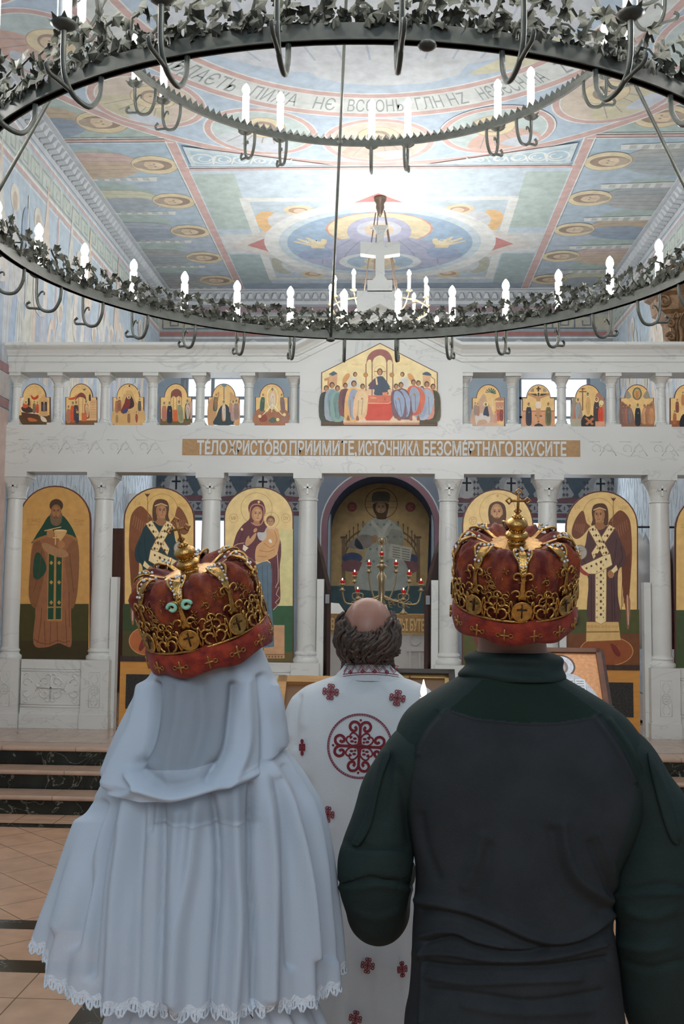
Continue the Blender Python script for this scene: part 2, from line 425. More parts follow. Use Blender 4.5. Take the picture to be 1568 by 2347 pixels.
# prophets: heads towards the middle, feet at the cornice
ROB = [((176, 150, 120), (110, 132, 160)), ((196, 160, 150), (190, 160, 130)), ((196, 194, 160), (140, 154, 170)), ((150, 160, 176), (128, 140, 160)), ((150, 152, 150), (140, 150, 156)), ((140, 146, 152), (150, 150, 150))]
for sx in (-1, 1):
    for k in range(6):
        y = 10.55+1.1*k if k else 10.55
        hx = CX+sx*(2.98 if k == 0 else 2.66); q = lambda a, b: (hx+sx*a, y+b*(1.45 if -.3 < b < .3 else 1))
        c1, c2 = ROB[(k+(3 if sx > 0 else 0)) % 6]
        P.poly([q(.18, -.1), q(.35, -.22), q(.7, -.25), q(1.0, -.2), q(1.02, .22), q(.6, .24), q(.3, .16), q(.16, .08)], c1)
        P.poly([q(.2, .02), q(.5, -.08), q(1.0, -.02), q(1.02, .26), q(.6, .26), q(.3, .17)], c2)
        for j in range(5):
            P.line([q(.3, -.14+.07*j), q(.6, -.16+.08*j), q(.98, -.18+.09*j)], .012, tuple(v-38 for v in c1), 3)
        P.ell(hx, y, .285, .26, (150, 128, 96)); P.ell(hx, y, .272, .248, GLD)
        P.ell(hx+sx*.01, y, .22, .15, (128, 98, 74)); P.ell(hx+sx*.05, y+.01, .16, .11, (214, 182, 144)); P.poly([(hx+sx*.1, y-.1), (hx+sx*.24, y-.05), (hx+sx*.24, y+.06), (hx+sx*.1, y+.11), (hx+sx*.13, y)], (160, 136, 112))
        for e in (-.03, .04): P.ell(hx-sx*.0, y+e, .016, .013, (110, 90, 76))
        P.line([(hx+sx*.0, y), (hx+sx*.08, y+.01)], .012, (150, 118, 92))
        b = .34 if sx < 0 else -.44
        P.p([q(.05, b), q(.95, b-.06), q(1.0, b+.1), q(.08, b+.13)], (214, 216, 212))
        for j in range(5): P.p([q(.16+.14*j, b+.02-.008*j), q(.24+.14*j, b+.015-.008*j), q(.24+.14*j, b+.105), q(.16+.14*j, b+.11)], (170, 172, 168))
for sx in (-1, 1):
    for w, c, o in ((.1, RED, 0), (.018, WHT, .06), (.018, WHT, -.06)):
        x = CX+sx*2.33+o; P.p([(x-w/2, 11.0), (x+w/2, 11.0), (x+w/2, 16.7), (x-w/2, 16.7)], c)
    P.p([(CX+sx*2.3, 10.95), (CX+sx*3.75, 10.95), (CX+sx*3.75, 11.01), (CX+sx*2.3, 11.01)], RED)
    P.p([(CX+sx*2.3, 10.91), (CX+sx*3.7, 10.91), (CX+sx*3.7, 10.93), (CX+sx*2.3, 10.93)], WHT)
    P.p([(CX+sx*2.3, 11.03), (CX+sx*3.7, 11.03), (CX+sx*3.7, 11.05), (CX+sx*2.3, 11.05)], WHT)
# the middle field: bands and green corner blocks
P.p([(CX-2.27, 11.8), (CX+2.27, 11.8), (CX+2.27, 16.75), (CX-2.27, 16.75)], (176, 196, 214))
for sx in (-1, 1):
    P.p([(CX+sx*2.26, 11.9), (CX+sx*1.75, 11.9), (CX+sx*1.75, 13.75), (CX+sx*2.26, 13.75)], (156, 178, 172))
    P.p([(CX+sx*2.26, 14.8), (CX+sx*1.78, 14.8), (CX+sx*1.78, 16.2), (CX+sx*2.26, 16.2)], (140, 162, 164))
    P.p([(CX+sx*2.26, 13.95), (CX+sx*1.5, 13.95), (CX+sx*1.5, 14.75), (CX+sx*2.26, 14.75)], (208, 210, 208))
P.p([(CX-2.27, 16.2), (CX+2.27, 16.2), (CX+2.27, 16.7), (CX-2.27, 16.7)], (120, 140, 166))
P.p([(CX-2.3, 11.74), (CX+2.3, 11.74), (CX+2.3, 11.8), (CX-2.3, 11.8)], RED)
P.p([(CX-2.3, 11.7), (CX+2.3, 11.7), (CX+2.3, 11.72), (CX-2.3, 11.72)], WHT)
# Mother of God field: square, star, ring, figure
OX, OY = -.18, 14.4
P.p([(OX-1.78, OY-1.75), (OX+1.78, OY-1.75), (OX+1.78, OY+1.6), (OX-1.78, OY+1.6)], (218, 220, 216))
P.p([(OX-1.66, OY-1.63), (OX+1.66, OY-1.63), (OX+1.66, OY+1.5), (OX-1.66, OY+1.5)], (170, 190, 206))
P.p([(OX-2.2, OY), (OX, OY-2.15), (OX+2.2, OY), (OX, OY+2.1)], (214, 206, 200))
P.p([(OX-1.92, OY), (OX, OY-1.88), (OX+1.92, OY), (OX, OY+1.85)], (188, 96, 92))
for sx in (-1, 1):      # winged figures in the corners
    for sy in (-1, 1):
        q = lambda a, b: (OX+sx*a, OY+sy*b)
        c = (226, 168, 96) if sy < 0 else (160, 160, 140)
        P.poly([q(1.45, 1.3), q(1.62, 1.2), q(1.66, .9), q(1.6, .55), q(1.45, .75), q(1.35, 1.1)], c)
        P.poly([q(1.35, 1.25), q(1.1, 1.15), q(1.2, .95), q(1.45, .7), q(1.5, 1.0)], (196, 200, 206))
        P.ell(*q(1.05, 1.33), .2, .17, GLD); P.ell(*q(1.06, 1.32), .13, .1, (168, 120, 92)); P.ell(*q(1.04, 1.3), .08, .08, (222, 192, 160))
P.ell(OX, OY, 1.66, 1.6, (222, 224, 222), n=64); P.ell(OX, OY, 1.45, 1.4, (184, 204, 216), n=64); P.ell(OX, OY, 1.33, 1.26, (128, 160, 194), n=64)
HY = OY-.62
P.ell(OX, HY, .74, .62, (196, 128, 110), n=48); P.ell(OX, HY, .71, .595, (222, 200, 150), n=48)
P.poly([(OX-.3, HY+.3), (OX-.9, HY+.62), (OX-1.22, OY+.5), (OX-.8, OY+.95), (OX, OY+1.2), (OX+.8, OY+.95), (OX+1.22, OY+.5), (OX+.9, HY+.62), (OX+.3, HY+.3)], (150, 154, 186))
for a in (-.8, -.5, -.2, .2, .5, .8): P.line([(OX+a*.5, HY+.4), (OX+a, OY+.4), (OX+a*1.1, OY+.85)], .02, (118, 124, 160), 3)
P.poly([(OX-.4, HY+.35), (OX-.42, HY-.1), (OX-.2, HY-.42), (OX+.2, HY-.42), (OX+.42, HY-.1), (OX+.4, HY+.35), (OX, HY+.5)], (160, 160, 196))
P.ell(OX, HY, .31, .33, (196, 200, 216)); P.ell(OX, HY+.02, .2, .27, (218, 188, 156))
for e in (-1, 1):
    P.ell(OX+e*.08, HY-.04, .045, .022, (110, 86, 70)); P.line([(OX+e*.03, HY-.09), (OX+e*.13, HY-.09)], .016, (120, 90, 70))
P.line([(OX, HY-.06), (OX+.02, HY+.08)], .02, (160, 122, 96)); P.line([(OX-.05, HY+.16), (OX+.05, HY+.16)], .022, (160, 96, 84))
for sx in (-1, 1):      # raised hands
    q = lambda a, b: (OX+sx*a, OY+b)
    P.poly([q(.75, .1), q(1.0, .1), q(1.22, .45), q(1.05, .62), q(.72, .5)], (120, 140, 180))
    P.p([q(.8, .02), q(1.0, .02), q(.99, .14), q(.8, .14)], (222, 200, 140))
    P.poly([q(.8, .02), q(.75, -.2), q(.82, -.25), q(.86, -.12), q(1.0, -.3), q(1.04, -.27), q(.96, -.1), q(1.14, -.27), q(1.17, -.23), q(1.02, -.06), q(1.2, -.16), q(1.22, -.12), q(1.0, .03)], (228, 204, 152), 2)
P.ell(OX, OY+.75, .62, .42, (206, 214, 216), n=40); P.ell(OX, OY+.75, .5, .34, (140, 168, 194), n=40); P.ell(OX, OY+.72, .24, .2, (220, 196, 150)); P.ell(OX, OY+.72, .13, .15, (196, 164, 130))
P.poly([(OX-.3, OY+1.05), (OX-.15, OY+.86), (OX+.15, OY+.86), (OX+.3, OY+1.05)], (206, 186, 150))
P.text('МР', OX-1.05, OY-.22, OX-.85, .14, (224, 224, 216), 1); P.text('ОУ', OX+.85, OY-.22, OX+1.05, .14, (224, 224, 216), 1)
# the round field above the chandelier
P.ell(CX, CY, 4.02, 4.02, WHT, n=96); P.ell(CX, CY, 4.0, 4.0, RED, n=96); P.ell(CX, CY, 3.9, 3.9, WHT, n=96); P.ell(CX, CY, 3.88, 3.88, BLU, n=96)
for i in range(16):
    a = 2*pi*i/16+pi/2; mx, my = CX+3.36*cos(a), CY+3.36*sin(a); ca, sa = cos(a), sin(a)
    q = lambda u, v: (mx+u*sa+v*ca, my-u*ca+v*sa)
    P.ell(mx, my, .64, .56, WHT, a+pi/2, 36); P.ell(mx, my, .62, .545, RED, a+pi/2, 36); P.ell(mx, my, .555, .485, WHT, a+pi/2, 36)
    P.ell(mx, my, .54, .47, ((206, 186, 166), (176, 196, 196))[i % 2], a+pi/2, 36)
    P.poly([q(-.42, .28), q(-.2, .02), q(.2, .02), q(.42, .28), q(.2, .44), q(-.2, .44)], ((206, 158, 140), (196, 204, 214), (200, 190, 150))[i % 3])
    for u in (-.25, -.1, .08, .24): P.line([q(u*.6, .06), q(u*1.2, .36)], .014, (150, 130, 130))
    P.poly([q(-.05, .3), q(.3, .22), q(.36, .4), q(.1, .45)], (190, 200, 216))
    hp = q(0, -.12); P.ell(*hp, .24, .24, (170, 140, 104)); P.ell(*hp, .228, .228, (222, 200, 152)); P.ell(*hp, .13, .15, (140, 112, 92)); P.ell(*q(0, -.1), .09, .11, (212, 182, 146))
    for e in (-.035, .035): P.ell(*q(e, -.12), .014, .012, (100, 82, 70))
for r, c in ((2.78, WHT), (2.76, RED), (2.68, WHT), (2.665, (206, 212, 210)), (2.36, WHT), (2.345, RED), (2.27, WHT), (2.25, (166, 190, 216))):
    P.ell(CX, CY, r, r, c, n=96)
def arc_text(body, a0, a1, r, h, col):
    def fn(t, v):
        a = a0+(a1-a0)*t; rr = r+v*h      # tops of the letters point outward
        return (CX+rr*cos(a), CY+rr*sin(a))
    P.textf(body, fn, col)
for body, a0, a1 in (('ВѢДАЄТЬ', 142, 124), ('ПИЖА', 120, 109), ('НЄ', 105, 100), ('ВСЄОНЬ', 97, 84), ('ГЛН НZ', 81, 69), ('НЄБЄСН НА', 66, 50), ('ZЄМЛЮ', 46, 34)):
    arc_text(body, radians(a0), radians(a1), 2.64, -.26, (120, 130, 132))
# great robed figure in the round field
P.poly([(CX-1.9, CY+1.0), (CX-1.5, CY-.6), (CX-.5, CY-1.2), (CX+.6, CY-1.2), (CX+1.6, CY-.4), (CX+1.9, CY+.9), (CX+.9, CY+1.7), (CX-.8, CY+1.8)], (196, 202, 214))
P.poly([(CX-.6, CY+1.9), (CX-.3, CY+.4), (CX+.7, CY+.3), (CX+.8, CY+1.9)], (200, 206, 214))
for k in range(9): P.line([(CX-1.6+.34*k, CY-.3), (CX-1.5+.34*k, CY+.8), (CX-1.1+.26*k, CY+1.6)], .022, (160, 172, 196), 3)
P.poly([(CX+.9, CY+1.9), (CX+1.3, CY+1.5), (CX+1.8, CY+1.2), (CX+1.5, CY+1.7)], (206, 200, 160))
# lace-like scrolls in the two spandrels beside the round field
for sx in (-1, 1):
    P.p([(CX+sx*2.22, 11.12), (CX+sx*2.22, 11.66), (CX+sx*.55, 11.66)], (190, 208, 216))
    P.p([(CX+sx*2.16, 11.22), (CX+sx*2.16, 11.62), (CX+sx*.95, 11.62)], (150, 182, 204))
    for j in range(5):
        x = 2.05-.22*j; r = .14-.022*j; y = 11.6-r-.01
        P.ring(CX+sx*x, y, r, r, .022, WHT, 0, 2*pi, 18); P.ring(CX+sx*(x-.02), y+.01, r*.55, r*.55, .02, WHT, 0, 4.5, 14)
        P.line([(CX+sx*(x-.1), 11.6), (CX+sx*(x-.16), y-.06)], .02, WHT)
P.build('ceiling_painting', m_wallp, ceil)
# cornice of leaf mouldings round the ceiling
m_corn = mat('cornice_plaster', S(186, 192, 198), .8, var=.08, vscale=6)
def cornice(name, fn, n):
    g = MB()
    prof = [(0, -.22), (.02, -.22), (.03, -.17), (.15, -.03), (.2, -.02), (.2, 0), (0, 0)]
    g.loop([[fn(0, *p) for p in prof], [fn(1, *p) for p in prof]])
    for i in range(n):
        t = (i+.5)/n; h = .36/n
        g.loop([[fn(t-h, .05, -.16), fn(t+h, .05, -.16), fn(t+h, .045, -.17), fn(t-h, .045, -.17)], [fn(t-h*1.1, .1, -.115), fn(t+h*1.1, .1, -.115), fn(t+h, .14, -.155), fn(t-h, .14, -.155)],
                [fn(t-h*.7, .15, -.06), fn(t+h*.7, .15, -.06), fn(t+h*.3, .19, -.085), fn(t-h*.3, .19, -.085)]])
    return struct(g.build(name, m_corn))
cornice('trim_1', lambda t, a, b: (XL+a, 3+t*(YB-3), ZC+b), 96)
cornice('trim_2', lambda t, a, b: (XR-a, 3+t*(YB-3), ZC+b), 96)
cornice('trim_3', lambda t, a, b: (XL+t*(XR-XL), YB-a, ZC+b), 56)

# ---------------------------------------------------------------- painted walls
def key_band(P, a, b, z0, z1, step, base, dark):
    P.p([(a, z0), (b, z0), (b, z1), (a, z1)], base); h = z1-z0; x = a+.05; w = step
    while x < b-w:
        P.line([(x, z0+.1*h), (x, z1-.14*h), (x+.72*w, z1-.14*h), (x+.72*w, z0+.3*h), (x+.36*w, z0+.3*h), (x+.36*w, z0+.6*h)], .028, dark)
        P.line([(x, z0+.1*h), (x+w, z0+.1*h)], .028, dark); x += w
for nm, X, nx in (('left', XL, 1), ('right', XR, -1)):
    Q = Paint(lambda u, v: (X, u, v), (nx, 0, 0), 1.0, pale_haze=.4)
    Q.p([(9, 3.6), (16.7, 3.6), (16.7, 6.63), (9, 6.63)], (164, 184, 204))
    key_band(Q, 9, 16.65, 6.24, 6.5, .36, (178, 190, 178), (128, 140, 142))
    for z, w, c in ((6.53, .07, (188, 160, 160)), (6.58, .02, WHT), (6.2, .03, WHT), (6.15, .05, (190, 150, 142)), (6.11, .015, WHT)):
        Q.p([(9, z), (16.65, z), (16.65, z+w), (9, z+w)], c)
    for y in (11.4, 13.4, 15.6):
        Q.p([(y, 3.6), (y+.05, 3.6), (y+.05, 6.13), (y, 6.13)], (186, 152, 148)); Q.p([(y+.06, 3.6), (y+.08, 3.6), (y+.08, 6.11), (y+.06, 6.11)], WHT)
    # robed crowd with pointed flames, kept loose as on the plaster
    cols = [(206, 202, 186), (150, 160, 188), (214, 190, 168), (186, 190, 196), (142, 164, 194), (200, 196, 190)]
    rnd = random.Random(5 if nx > 0 else 9)
    for k in range(30):
        y = 9.3+.25*k+rnd.uniform(-.08, .08); h = rnd.uniform(.8, 1.9); z = 4.0; w = rnd.uniform(.16, .3); c = cols[k % 6]
        Q.poly([(y-w, z), (y-w*1.05, z+h*.5), (y-w*.5, z+h*.86), (y+w*.1, z+h*.95), (y+w*.7, z+h*.8), (y+w*1.1, z+h*.45), (y+w*.9, z)], c)
        Q.poly([(y-.2*w, z), (y-.3*w, z+h*.5), (y-.1*w, z+h*.82), (y+w*.5, z+h*.75), (y+w*.6, z+h*.3), (y+w*.8, z)], cols[(k+2) % 6])
        for j in range(4): Q.line([(y-w*.7+w*.4*j, z+.05), (y-w*.5+w*.3*j, z+h*.4), (y-w*.3+w*.2*j, z+h*.75)], .014, tuple(v-34 for v in c), 3)
        if k % 3 == 0: Q.ell(y, z+h*1.02, .13, .14, (214, 206, 188)); Q.ell(y, z+h*1.0, .07, .1, (186, 162, 142))
        if k % 3 == 1:
            Q.poly([(y-.1, z+h*.8), (y, z+h+.3), (y+.06, z+h+.7), (y+.1, z+h+.3), (y+.16, z+h*.8)], cols[(k+1) % 6], 3)
    for y, z in ((9.7, 5.3), (10.9, 5.5), (12.3, 5.4), (14.2, 5.3)):
        Q.poly([(y-.2, 4.9), (y-.18, z+.1), (y, z+.35), (y+.18, z+.1), (y+.2, 4.9)], (212, 200, 190)); Q.poly([(y-.08, 4.9), (y-.07, z), (y, z+.12), (y+.07, z), (y+.08, 4.9)], (150, 164, 182))
    Q.poly([(9.1, 5.0), (9.35, 6.0), (9.7, 5.9), (9.8, 5.0)], (212, 206, 196)); Q.ell(10.4, 5.6, .12, .25, (128, 150, 180)); Q.line([(10.45, 4.8), (10.45, 6.0)], .03, (206, 210, 208))
    # dado below the fresco
    Q.p([(8, .46), (10.1, .46), (10.1, 3.6), (8, 3.6)], (206, 166, 148))
    for k in range(24):
        Q.ell(8.1+.32*(k % 6)+.16*((k//6) % 2), .8+.7*(k//6), .06, .12, (136, 150, 140))
    for z in (3.62, 3.98): Q.p([(8, z), (10.1, z), (10.1, z+.09), (8, z+.09)], (140, 82, 84))
    Q.p([(8, 3.72), (10.1, 3.72), (10.1, 3.97), (8, 3.97)], (188, 178, 172))
    Q.p([(10.1, .46), (16.7, .46), (16.7, 4.1), (10.1, 4.1)], (158, 174, 190))
    for k in range(150):
        y, z = 10.3+.26*(k % 25), .9+.5*(k//25)+.25*(k % 2); Q.line([(y-.1, z), (y, z+.2), (y+.1, z), (y, z-.2)], .018, (184, 194, 206), 3, True)
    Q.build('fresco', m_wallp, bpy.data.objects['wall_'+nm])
Q = Paint(lambda u, v: (u, YB, v), (0, -1, 0), .8)
def qrect(x0, x1, z0, z1, c): Q.p([(x0, z0), (x1, z0), (x1, z1), (x0, z1)], c)
qrect(XL, XR, 5.46, 6.64, (158, 168, 176))
key_band(Q, XL, XR, 6.2, 6.46, .36, (186, 184, 170), (112, 124, 138)); qrect(XL, XR, 6.5, 6.6, (160, 138, 146)); qrect(XL, XR, 6.1, 6.17, (168, 122, 120)); qrect(XL, XR, 6.06, 6.08, WHT)
for k in range(7):
    x = -3.4+1.1*k
    for r, c in ((.56, (196, 202, 204)), (.5, (150, 160, 168)), (.34, (182, 190, 194)), (.28, (144, 156, 166))):
        Q.p([(x-r, 5.76), (x, 5.76-r*.5), (x+r, 5.76), (x, 5.76+r*.5)], c)
for (a, b, c) in ((XL, -1.2, 0), (.9, XR, 1)):
    qrect(a, b, 3.1, 3.78, (78, 92, 104)); qrect(a, b, 3.34, 3.42, (116, 84, 92)); qrect(a, b, 3.1, 3.16, (116, 84, 92)); qrect(a, b, 3.17, 3.33, (158, 162, 166))
    n = int((b-a)/.16)
    for k in range(n):
        x = a+.08+.16*k
        Q.p([(x-.05, 3.19), (x+.05, 3.19), (x, 3.25)], (84, 84, 94)); Q.p([(x-.05, 3.31), (x+.05, 3.31), (x, 3.25)], (84, 84, 94)); Q.line([(x+.08, 3.22), (x+.08, 3.28)], .02, (90, 90, 100))
    x = a+.3
    while x < b-.2:
        Q.poly([(x-.3, 3.43), (x-.2, 3.62), (x-.05, 3.78), (x+.16, 3.78), (x+.26, 3.6), (x+.3, 3.43)], (150, 154, 158), 3)
        Q.poly([(x-.06, 3.43), (x-.04, 3.7), (x+.12, 3.7), (x+.14, 3.43)], (176, 178, 180), 3)
        for i in range(4):
            for j in range(3):
                cx_, cz_ = x-.22+.055*i+(.28 if i > 1 else 0), 3.47+.1*j
                Q.p([(cx_-.008, cz_-.03), (cx_+.008, cz_-.03), (cx_+.008, cz_+.03), (cx_-.008, cz_+.03)], (70, 74, 86)); Q.p([(cx_-.025, cz_-.008), (cx_+.025, cz_-.008), (cx_+.025, cz_+.008), (cx_-.025, cz_+.008)], (70, 74, 86))
        Q.p([(x+.03, 3.52), (x+.06, 3.52), (x+.06, 3.76), (x+.03, 3.76)], (36, 42, 54)); Q.p([(x-.03, 3.64), (x+.12, 3.64), (x+.12, 3.67), (x-.03, 3.67)], (36, 42, 54))
        x += .72
    qrect(a, b, 3.8, 4.4, (118, 126, 136))
Q.build('fresco', m_wallp, bpy.data.objects['wall_back'])
# ================================================================ MARBLE ICON SCREEN
FY = 10.06; DY = .28         # front face and depth
scr = thing('icon_screen', 'white marble icon screen of columns and arches with a gable across the church', 'icon screen', (XC, FY, .45))
def mbuild(g, name, par=scr, smooth=False, auto=None, m=None):
    g.v = [(min(max(p[0], XL+.003), XR-.003), p[1], p[2]) for p in g.v]
    return g.build(name, m or m_marble, par, smooth, auto=auto)
COLX = [s*d for d in (.70, 1.675, 2.77, 3.67) for s in (-1, 1)]
# entablature with carved running ornament
g = MB(); g.box((XL, FY, 2.985), (XR, FY+DY, 3.46)); ent = mbuild(g, 'entablature')
m_gold_strip = mat('gilded_stone_ground', S(178, 142, 98), .6, var=.12, vscale=30)
m_letter = mat('pale_carved_letters', (.66, .68, .66), .5)
xa, xb = PY(418, 1024, FY).x, PY(1330, 1028, FY).x
g = MB(); g.box((xa, FY-.004, 3.158), (xb, FY+.01, 3.322)); ins = mbuild(g, 'inscription_band', ent, m=m_gold_strip)
def letter_mesh(body, fn, n, m, par, name='lettering', d=.006):
    vs, fs = text_tris(body, .035); a = min(v[0] for v in vs); b = max(v[0] for v in vs); lo = min(v[1] for v in vs); hi = max(v[1] for v in vs)
    n = Vector(n); F0 = [Vector(fn((v[0]-a)/(b-a), v[1])) for v in vs]
    g = MB(); k = len(vs)
    edges = {}
    for f in fs:
        for i in range(len(f)):
            e = (f[i], f[(i+1) % len(f)])
            edges[e] = 1
    side = [(i, j, k+j, k+i) for (i, j) in edges if (j, i) not in edges]
    g.add([p+n*d for p in F0]+F0, list(fs)+side)
    return g.build(name, m, par)
WORDS = [('ТÉЛО', 452, 522), ('ХРИСТÓВО', 524, 658), ('ПРИИМИ́ТЕ,', 664, 818), ('ИСТÓЧНИКА', 822, 962), ('БЕЗСМÉРТНАГО', 970, 1176), ('ВКУСИТЕ', 1182, 1298)]
for wv, p0, p1 in WORDS:
    a, b = PY(p0, 1026, FY).x, PY(p1, 1026, FY).x
    letter_mesh(wv, lambda t, v, a=a, b=b: (a+(b-a)*t, FY-.004, 3.168+min(v, 1.1)*.136), (0, -1, 0), m_letter, ent)
# shallow carved ornament left and right of the inscription
def curl(cx, cz, r, s, y=FY-.001, w=.005, a0=-.6, a1=4.8):
    g.tube([(cx+s*r*(1-.55*t)*cos(a0+(a1-a0)*t), y, cz+r*(1-.55*t)*sin(a0+(a1-a0)*t)) for t in [i/14 for i in range(15)]], w, 5)
for x0, x1 in ((XL+.12, xa-.08), (xb+.06, XR-.1)):
    g = MB()
    n = int((x1-x0)/.3)
    for i in range(n):
        x = x0+.15+.3*i
        curl(x-.06, 3.24, .05, 1); curl(x+.06, 3.24, .05, -1)
        g.tube([(x-.13, FY, 3.31), (x-.02, FY, 3.31)], .005, 5); g.tube([(x-.02, FY, 3.17), (x+.06, FY, 3.3), (x+.14, FY, 3.17)], .005, 5)
    mbuild(g, 'carved_ornament', ent, True)
# columns
def ringse(rx, ry, z, e, c, n=32):
    out = []
    for j in range(n):
        a = 2*pi*j/n; ca, sa = cos(a), sin(a)
        out.append((c[0]+rx*abs(ca)**(2/e)*(1 if ca >= 0 else -1), c[1]+ry*abs(sa)**(2/e)*(1 if sa >= 0 else -1), z))
    return out
SY = 10.2
for dx in COLX:
    x = XC+dx
    g = MB(); g.lathe([(.098, 1.2), (.1, 1.7), (.096, 2.2), (.089, 2.74)], (x, SY, 0), 28, cap=(False, False)); c = mbuild(g, 'column', scr, True)
    g = MB(); c_ = (x, SY)
    g.lathe([(.09, 2.715), (.1, 2.722), (.1, 2.735), (.09, 2.742)], (x, SY, 0), 28)
    g.loop([ringse(.092, .092, 2.74, 2, c_), ringse(.098, .098, 2.79, 2.2, c_), ringse(.11, .11, 2.85, 3, c_), ringse(.13, .13, 2.905, 6, c_), ringse(.138, .138, 2.93, 12, c_)])
    g.box((x-.142, SY-.14, 2.932), (x+.142, SY+.14, 2.985))
    yy = SY-.118
    g.box((x-.009, yy-.004, 2.78), (x+.009, yy+.03, 2.895)); g.box((x-.045, yy-.004, 2.835), (x+.045, yy+.03, 2.853))
    for q in (-.045, .045): g.box((x+q-.005, yy-.004, 2.826), (x+q+.005, yy+.02, 2.862))
    mbuild(g, 'capital', c)
    g = MB(); g.lathe([(.128, 1.115), (.134, 1.125), (.134, 1.15), (.126, 1.16), (.112, 1.168), (.108, 1.185), (.116, 1.195), (.118, 1.205), (.112, 1.215), (.104, 1.22), (.098, 1.235)], (x, SY, 0), 28); mbuild(g, 'column_base', c, True, 50)
    g = MB(); g.box((x-.138, FY, .58), (x+.138, FY+DY, 1.116)); g.box((x-.146, FY-.012, .45), (x+.146, FY+DY, .59)); pd = mbuild(g, 'pedestal')
    g = MB(); y0 = FY-.002
    for a, b, p, q in ((x-.055, x+.055, .66, .662), (x-.055, x+.055, 1.0, 1.002), (x-.056, x-.053, .66, 1.0), (x+.053, x+.056, .66, 1.0)): g.box((a, y0-.002, p), (b, y0+.004, q))
    g.tube([(x+.045*cos(t), y0, .83+.05*sin(t)) for t in [2*pi*i/20 for i in range(20)]], .005, 5, closed=True)
    for i in range(4): g.tube([(x+.02*cos(pi/4+i*pi/2)+.015*cos(t), y0, .83+.02*sin(pi/4+i*pi/2)+.015*sin(t)) for t in [2*pi*j/10 for j in range(10)]], .004, 5, closed=True)
    for sz in (1, -1):
        for sx in (1, -1): g.tube([(x+sx*(.012+.025*sin(t)), y0, .83+sz*(.06+.09*t/3)) for t in [i*.3 for i in range(11)]], .004, 5)
    mbuild(g, 'carved_relief', pd, True)
# low marble slabs between the pedestals
def slab(xa, xb):
    g = MB(); g.box((XC+xa, FY+.03, .58), (XC+xb, FY+DY-.02, 1.116)); g.box((XC+xa, FY+.01, .45), (XC+xb, FY+DY, .585)); s = mbuild(g, 'slab')
    g = MB(); cx, cz, y0 = XC+(xa+xb)/2, .84, FY+.028
    for w, h in ((.3, .165), (.34, .19)):
        for a, b, p, q in ((-w, w, -h, -h+.006), (-w, w, h-.006, h), (-w, -w+.006, -h, h), (w-.006, w, -h, h)): g.box((cx+a, y0-.003, cz+p), (cx+b, y0+.004, cz+q))
    def cl(ox, oz, r, sx, sz): g.tube([(cx+ox+sx*r*(1-.6*t)*cos(5*t), y0, cz+oz+sz*r*(1-.6*t)*sin(5*t)) for t in [i/14 for i in range(15)]], .006, 5)
    g.box((cx-.008, y0-.004, cz-.13), (cx+.008, y0+.004, cz+.13)); g.box((cx-.14, y0-.004, cz-.008), (cx+.14, y0+.004, cz+.008))
    for sx in (1, -1):
        for sz in (1, -1):
            cl(sx*.06, sz*.06, .045, sx, sz); cl(sx*.03, sz*.11, .03, -sx, sz); cl(sx*.12, sz*.035, .03, sx, -sz); cl(sx*.24, sz*.05, .05, -sx, sz); cl(sx*.24, sz*.12, .03, sx, sz)
    mbuild(g, 'carved_relief', s, True)
for a, b in ((-3.52, -2.91), (-1.537, -.84), (.84, 1.537), (2.91, 3.52)): slab(a, b)
# white jambs of the three doorways
for dx in (-2.632, -1.813, 1.813, 2.632, -.565, .565):
    x = XC+dx+(0 if abs(dx) > 1 else 0); w = .034
    g = MB(); g.box((x-w, FY+.1, .45), (x+w, FY+.2, 1.94)); mbuild(g, 'door_jamb')
# upper arcade
ZA, ZB = 3.46, 4.0
for a, b in ((-.79, -.575), (.58, .83)): mbuild(MB().box((XC+a, FY, ZA), (XC+b, FY+DY, ZB)), 'arcade_pier')
SC = [PY(p, 920, SY).x for p in (133, 241, 350, 459, 570, 1174, 1287, 1401, 1515)]+[PY(38, 920, SY).x, PY(674, 920, SY).x, PY(1064, 920, SY).x]
for i in range(2): SC.append(SC[8]+.482*(i+1))
for x in SC:
    g = MB(); g.lathe([(.046, 3.53), (.047, 3.7), (.043, 3.9)], (x, SY, 0), 18, cap=(False, False)); c = mbuild(g, 'small_column', scr, True)
    g = MB(); c_ = (x, SY); g.lathe([(.044, 3.865), (.05, 3.87), (.05, 3.878), (.044, 3.883)], (x, SY, 0), 18)
    g.loop([ringse(.044, .044, 3.883, 2, c_, 20), ringse(.05, .052, 3.91, 2.3, c_, 20), ringse(.064, .085, 3.945, 4, c_, 20), ringse(.076, .11, 3.965, 10, c_, 20)]); g.box((x-.078, SY-.125, 3.967), (x+.078, SY+.125, 4.0)); mbuild(g, 'capital', c)
    g = MB(); g.box((x-.075, SY-.1, 3.46), (x+.075, SY+.1, 3.49)); g.lathe([(.062, 3.49), (.066, 3.5), (.062, 3.512), (.052, 3.518), (.054, 3.53), (.047, 3.54)], (x, SY, 0), 18); mbuild(g, 'column_base', c)
KX = .815
for a, b in ((XL, XC-KX), (XC+KX, XR)): mbuild(MB().box((a, FY, ZB), (b, FY+DY, 4.12)), 'upper_beam')
g = MB(); gb = [(-KX, ZB), (KX, ZB), (KX, 4.11), (0, 4.53), (-KX, 4.11)]; g.prism([(XC+a, b) for a, b in gb], lambda u, v: (u, FY, v), (0, DY, 0))
gab = mbuild(g, 'gable')
prof = [(.0, 4.10), (-.012, 4.10), (-.016, 4.108), (-.016, 4.155), (-.03, 4.162), (-.036, 4.18), (-.06, 4.215), (-.1, 4.24), (-.104, 4.246), (-.112, 4.25), (-.112, 4.28), (.26, 4.28), (.28, 4.1)]
g = MB(); path = [(XL, 0), (XC-KX, 0), (XC, .415), (XC+KX, 0), (XR, 0)]
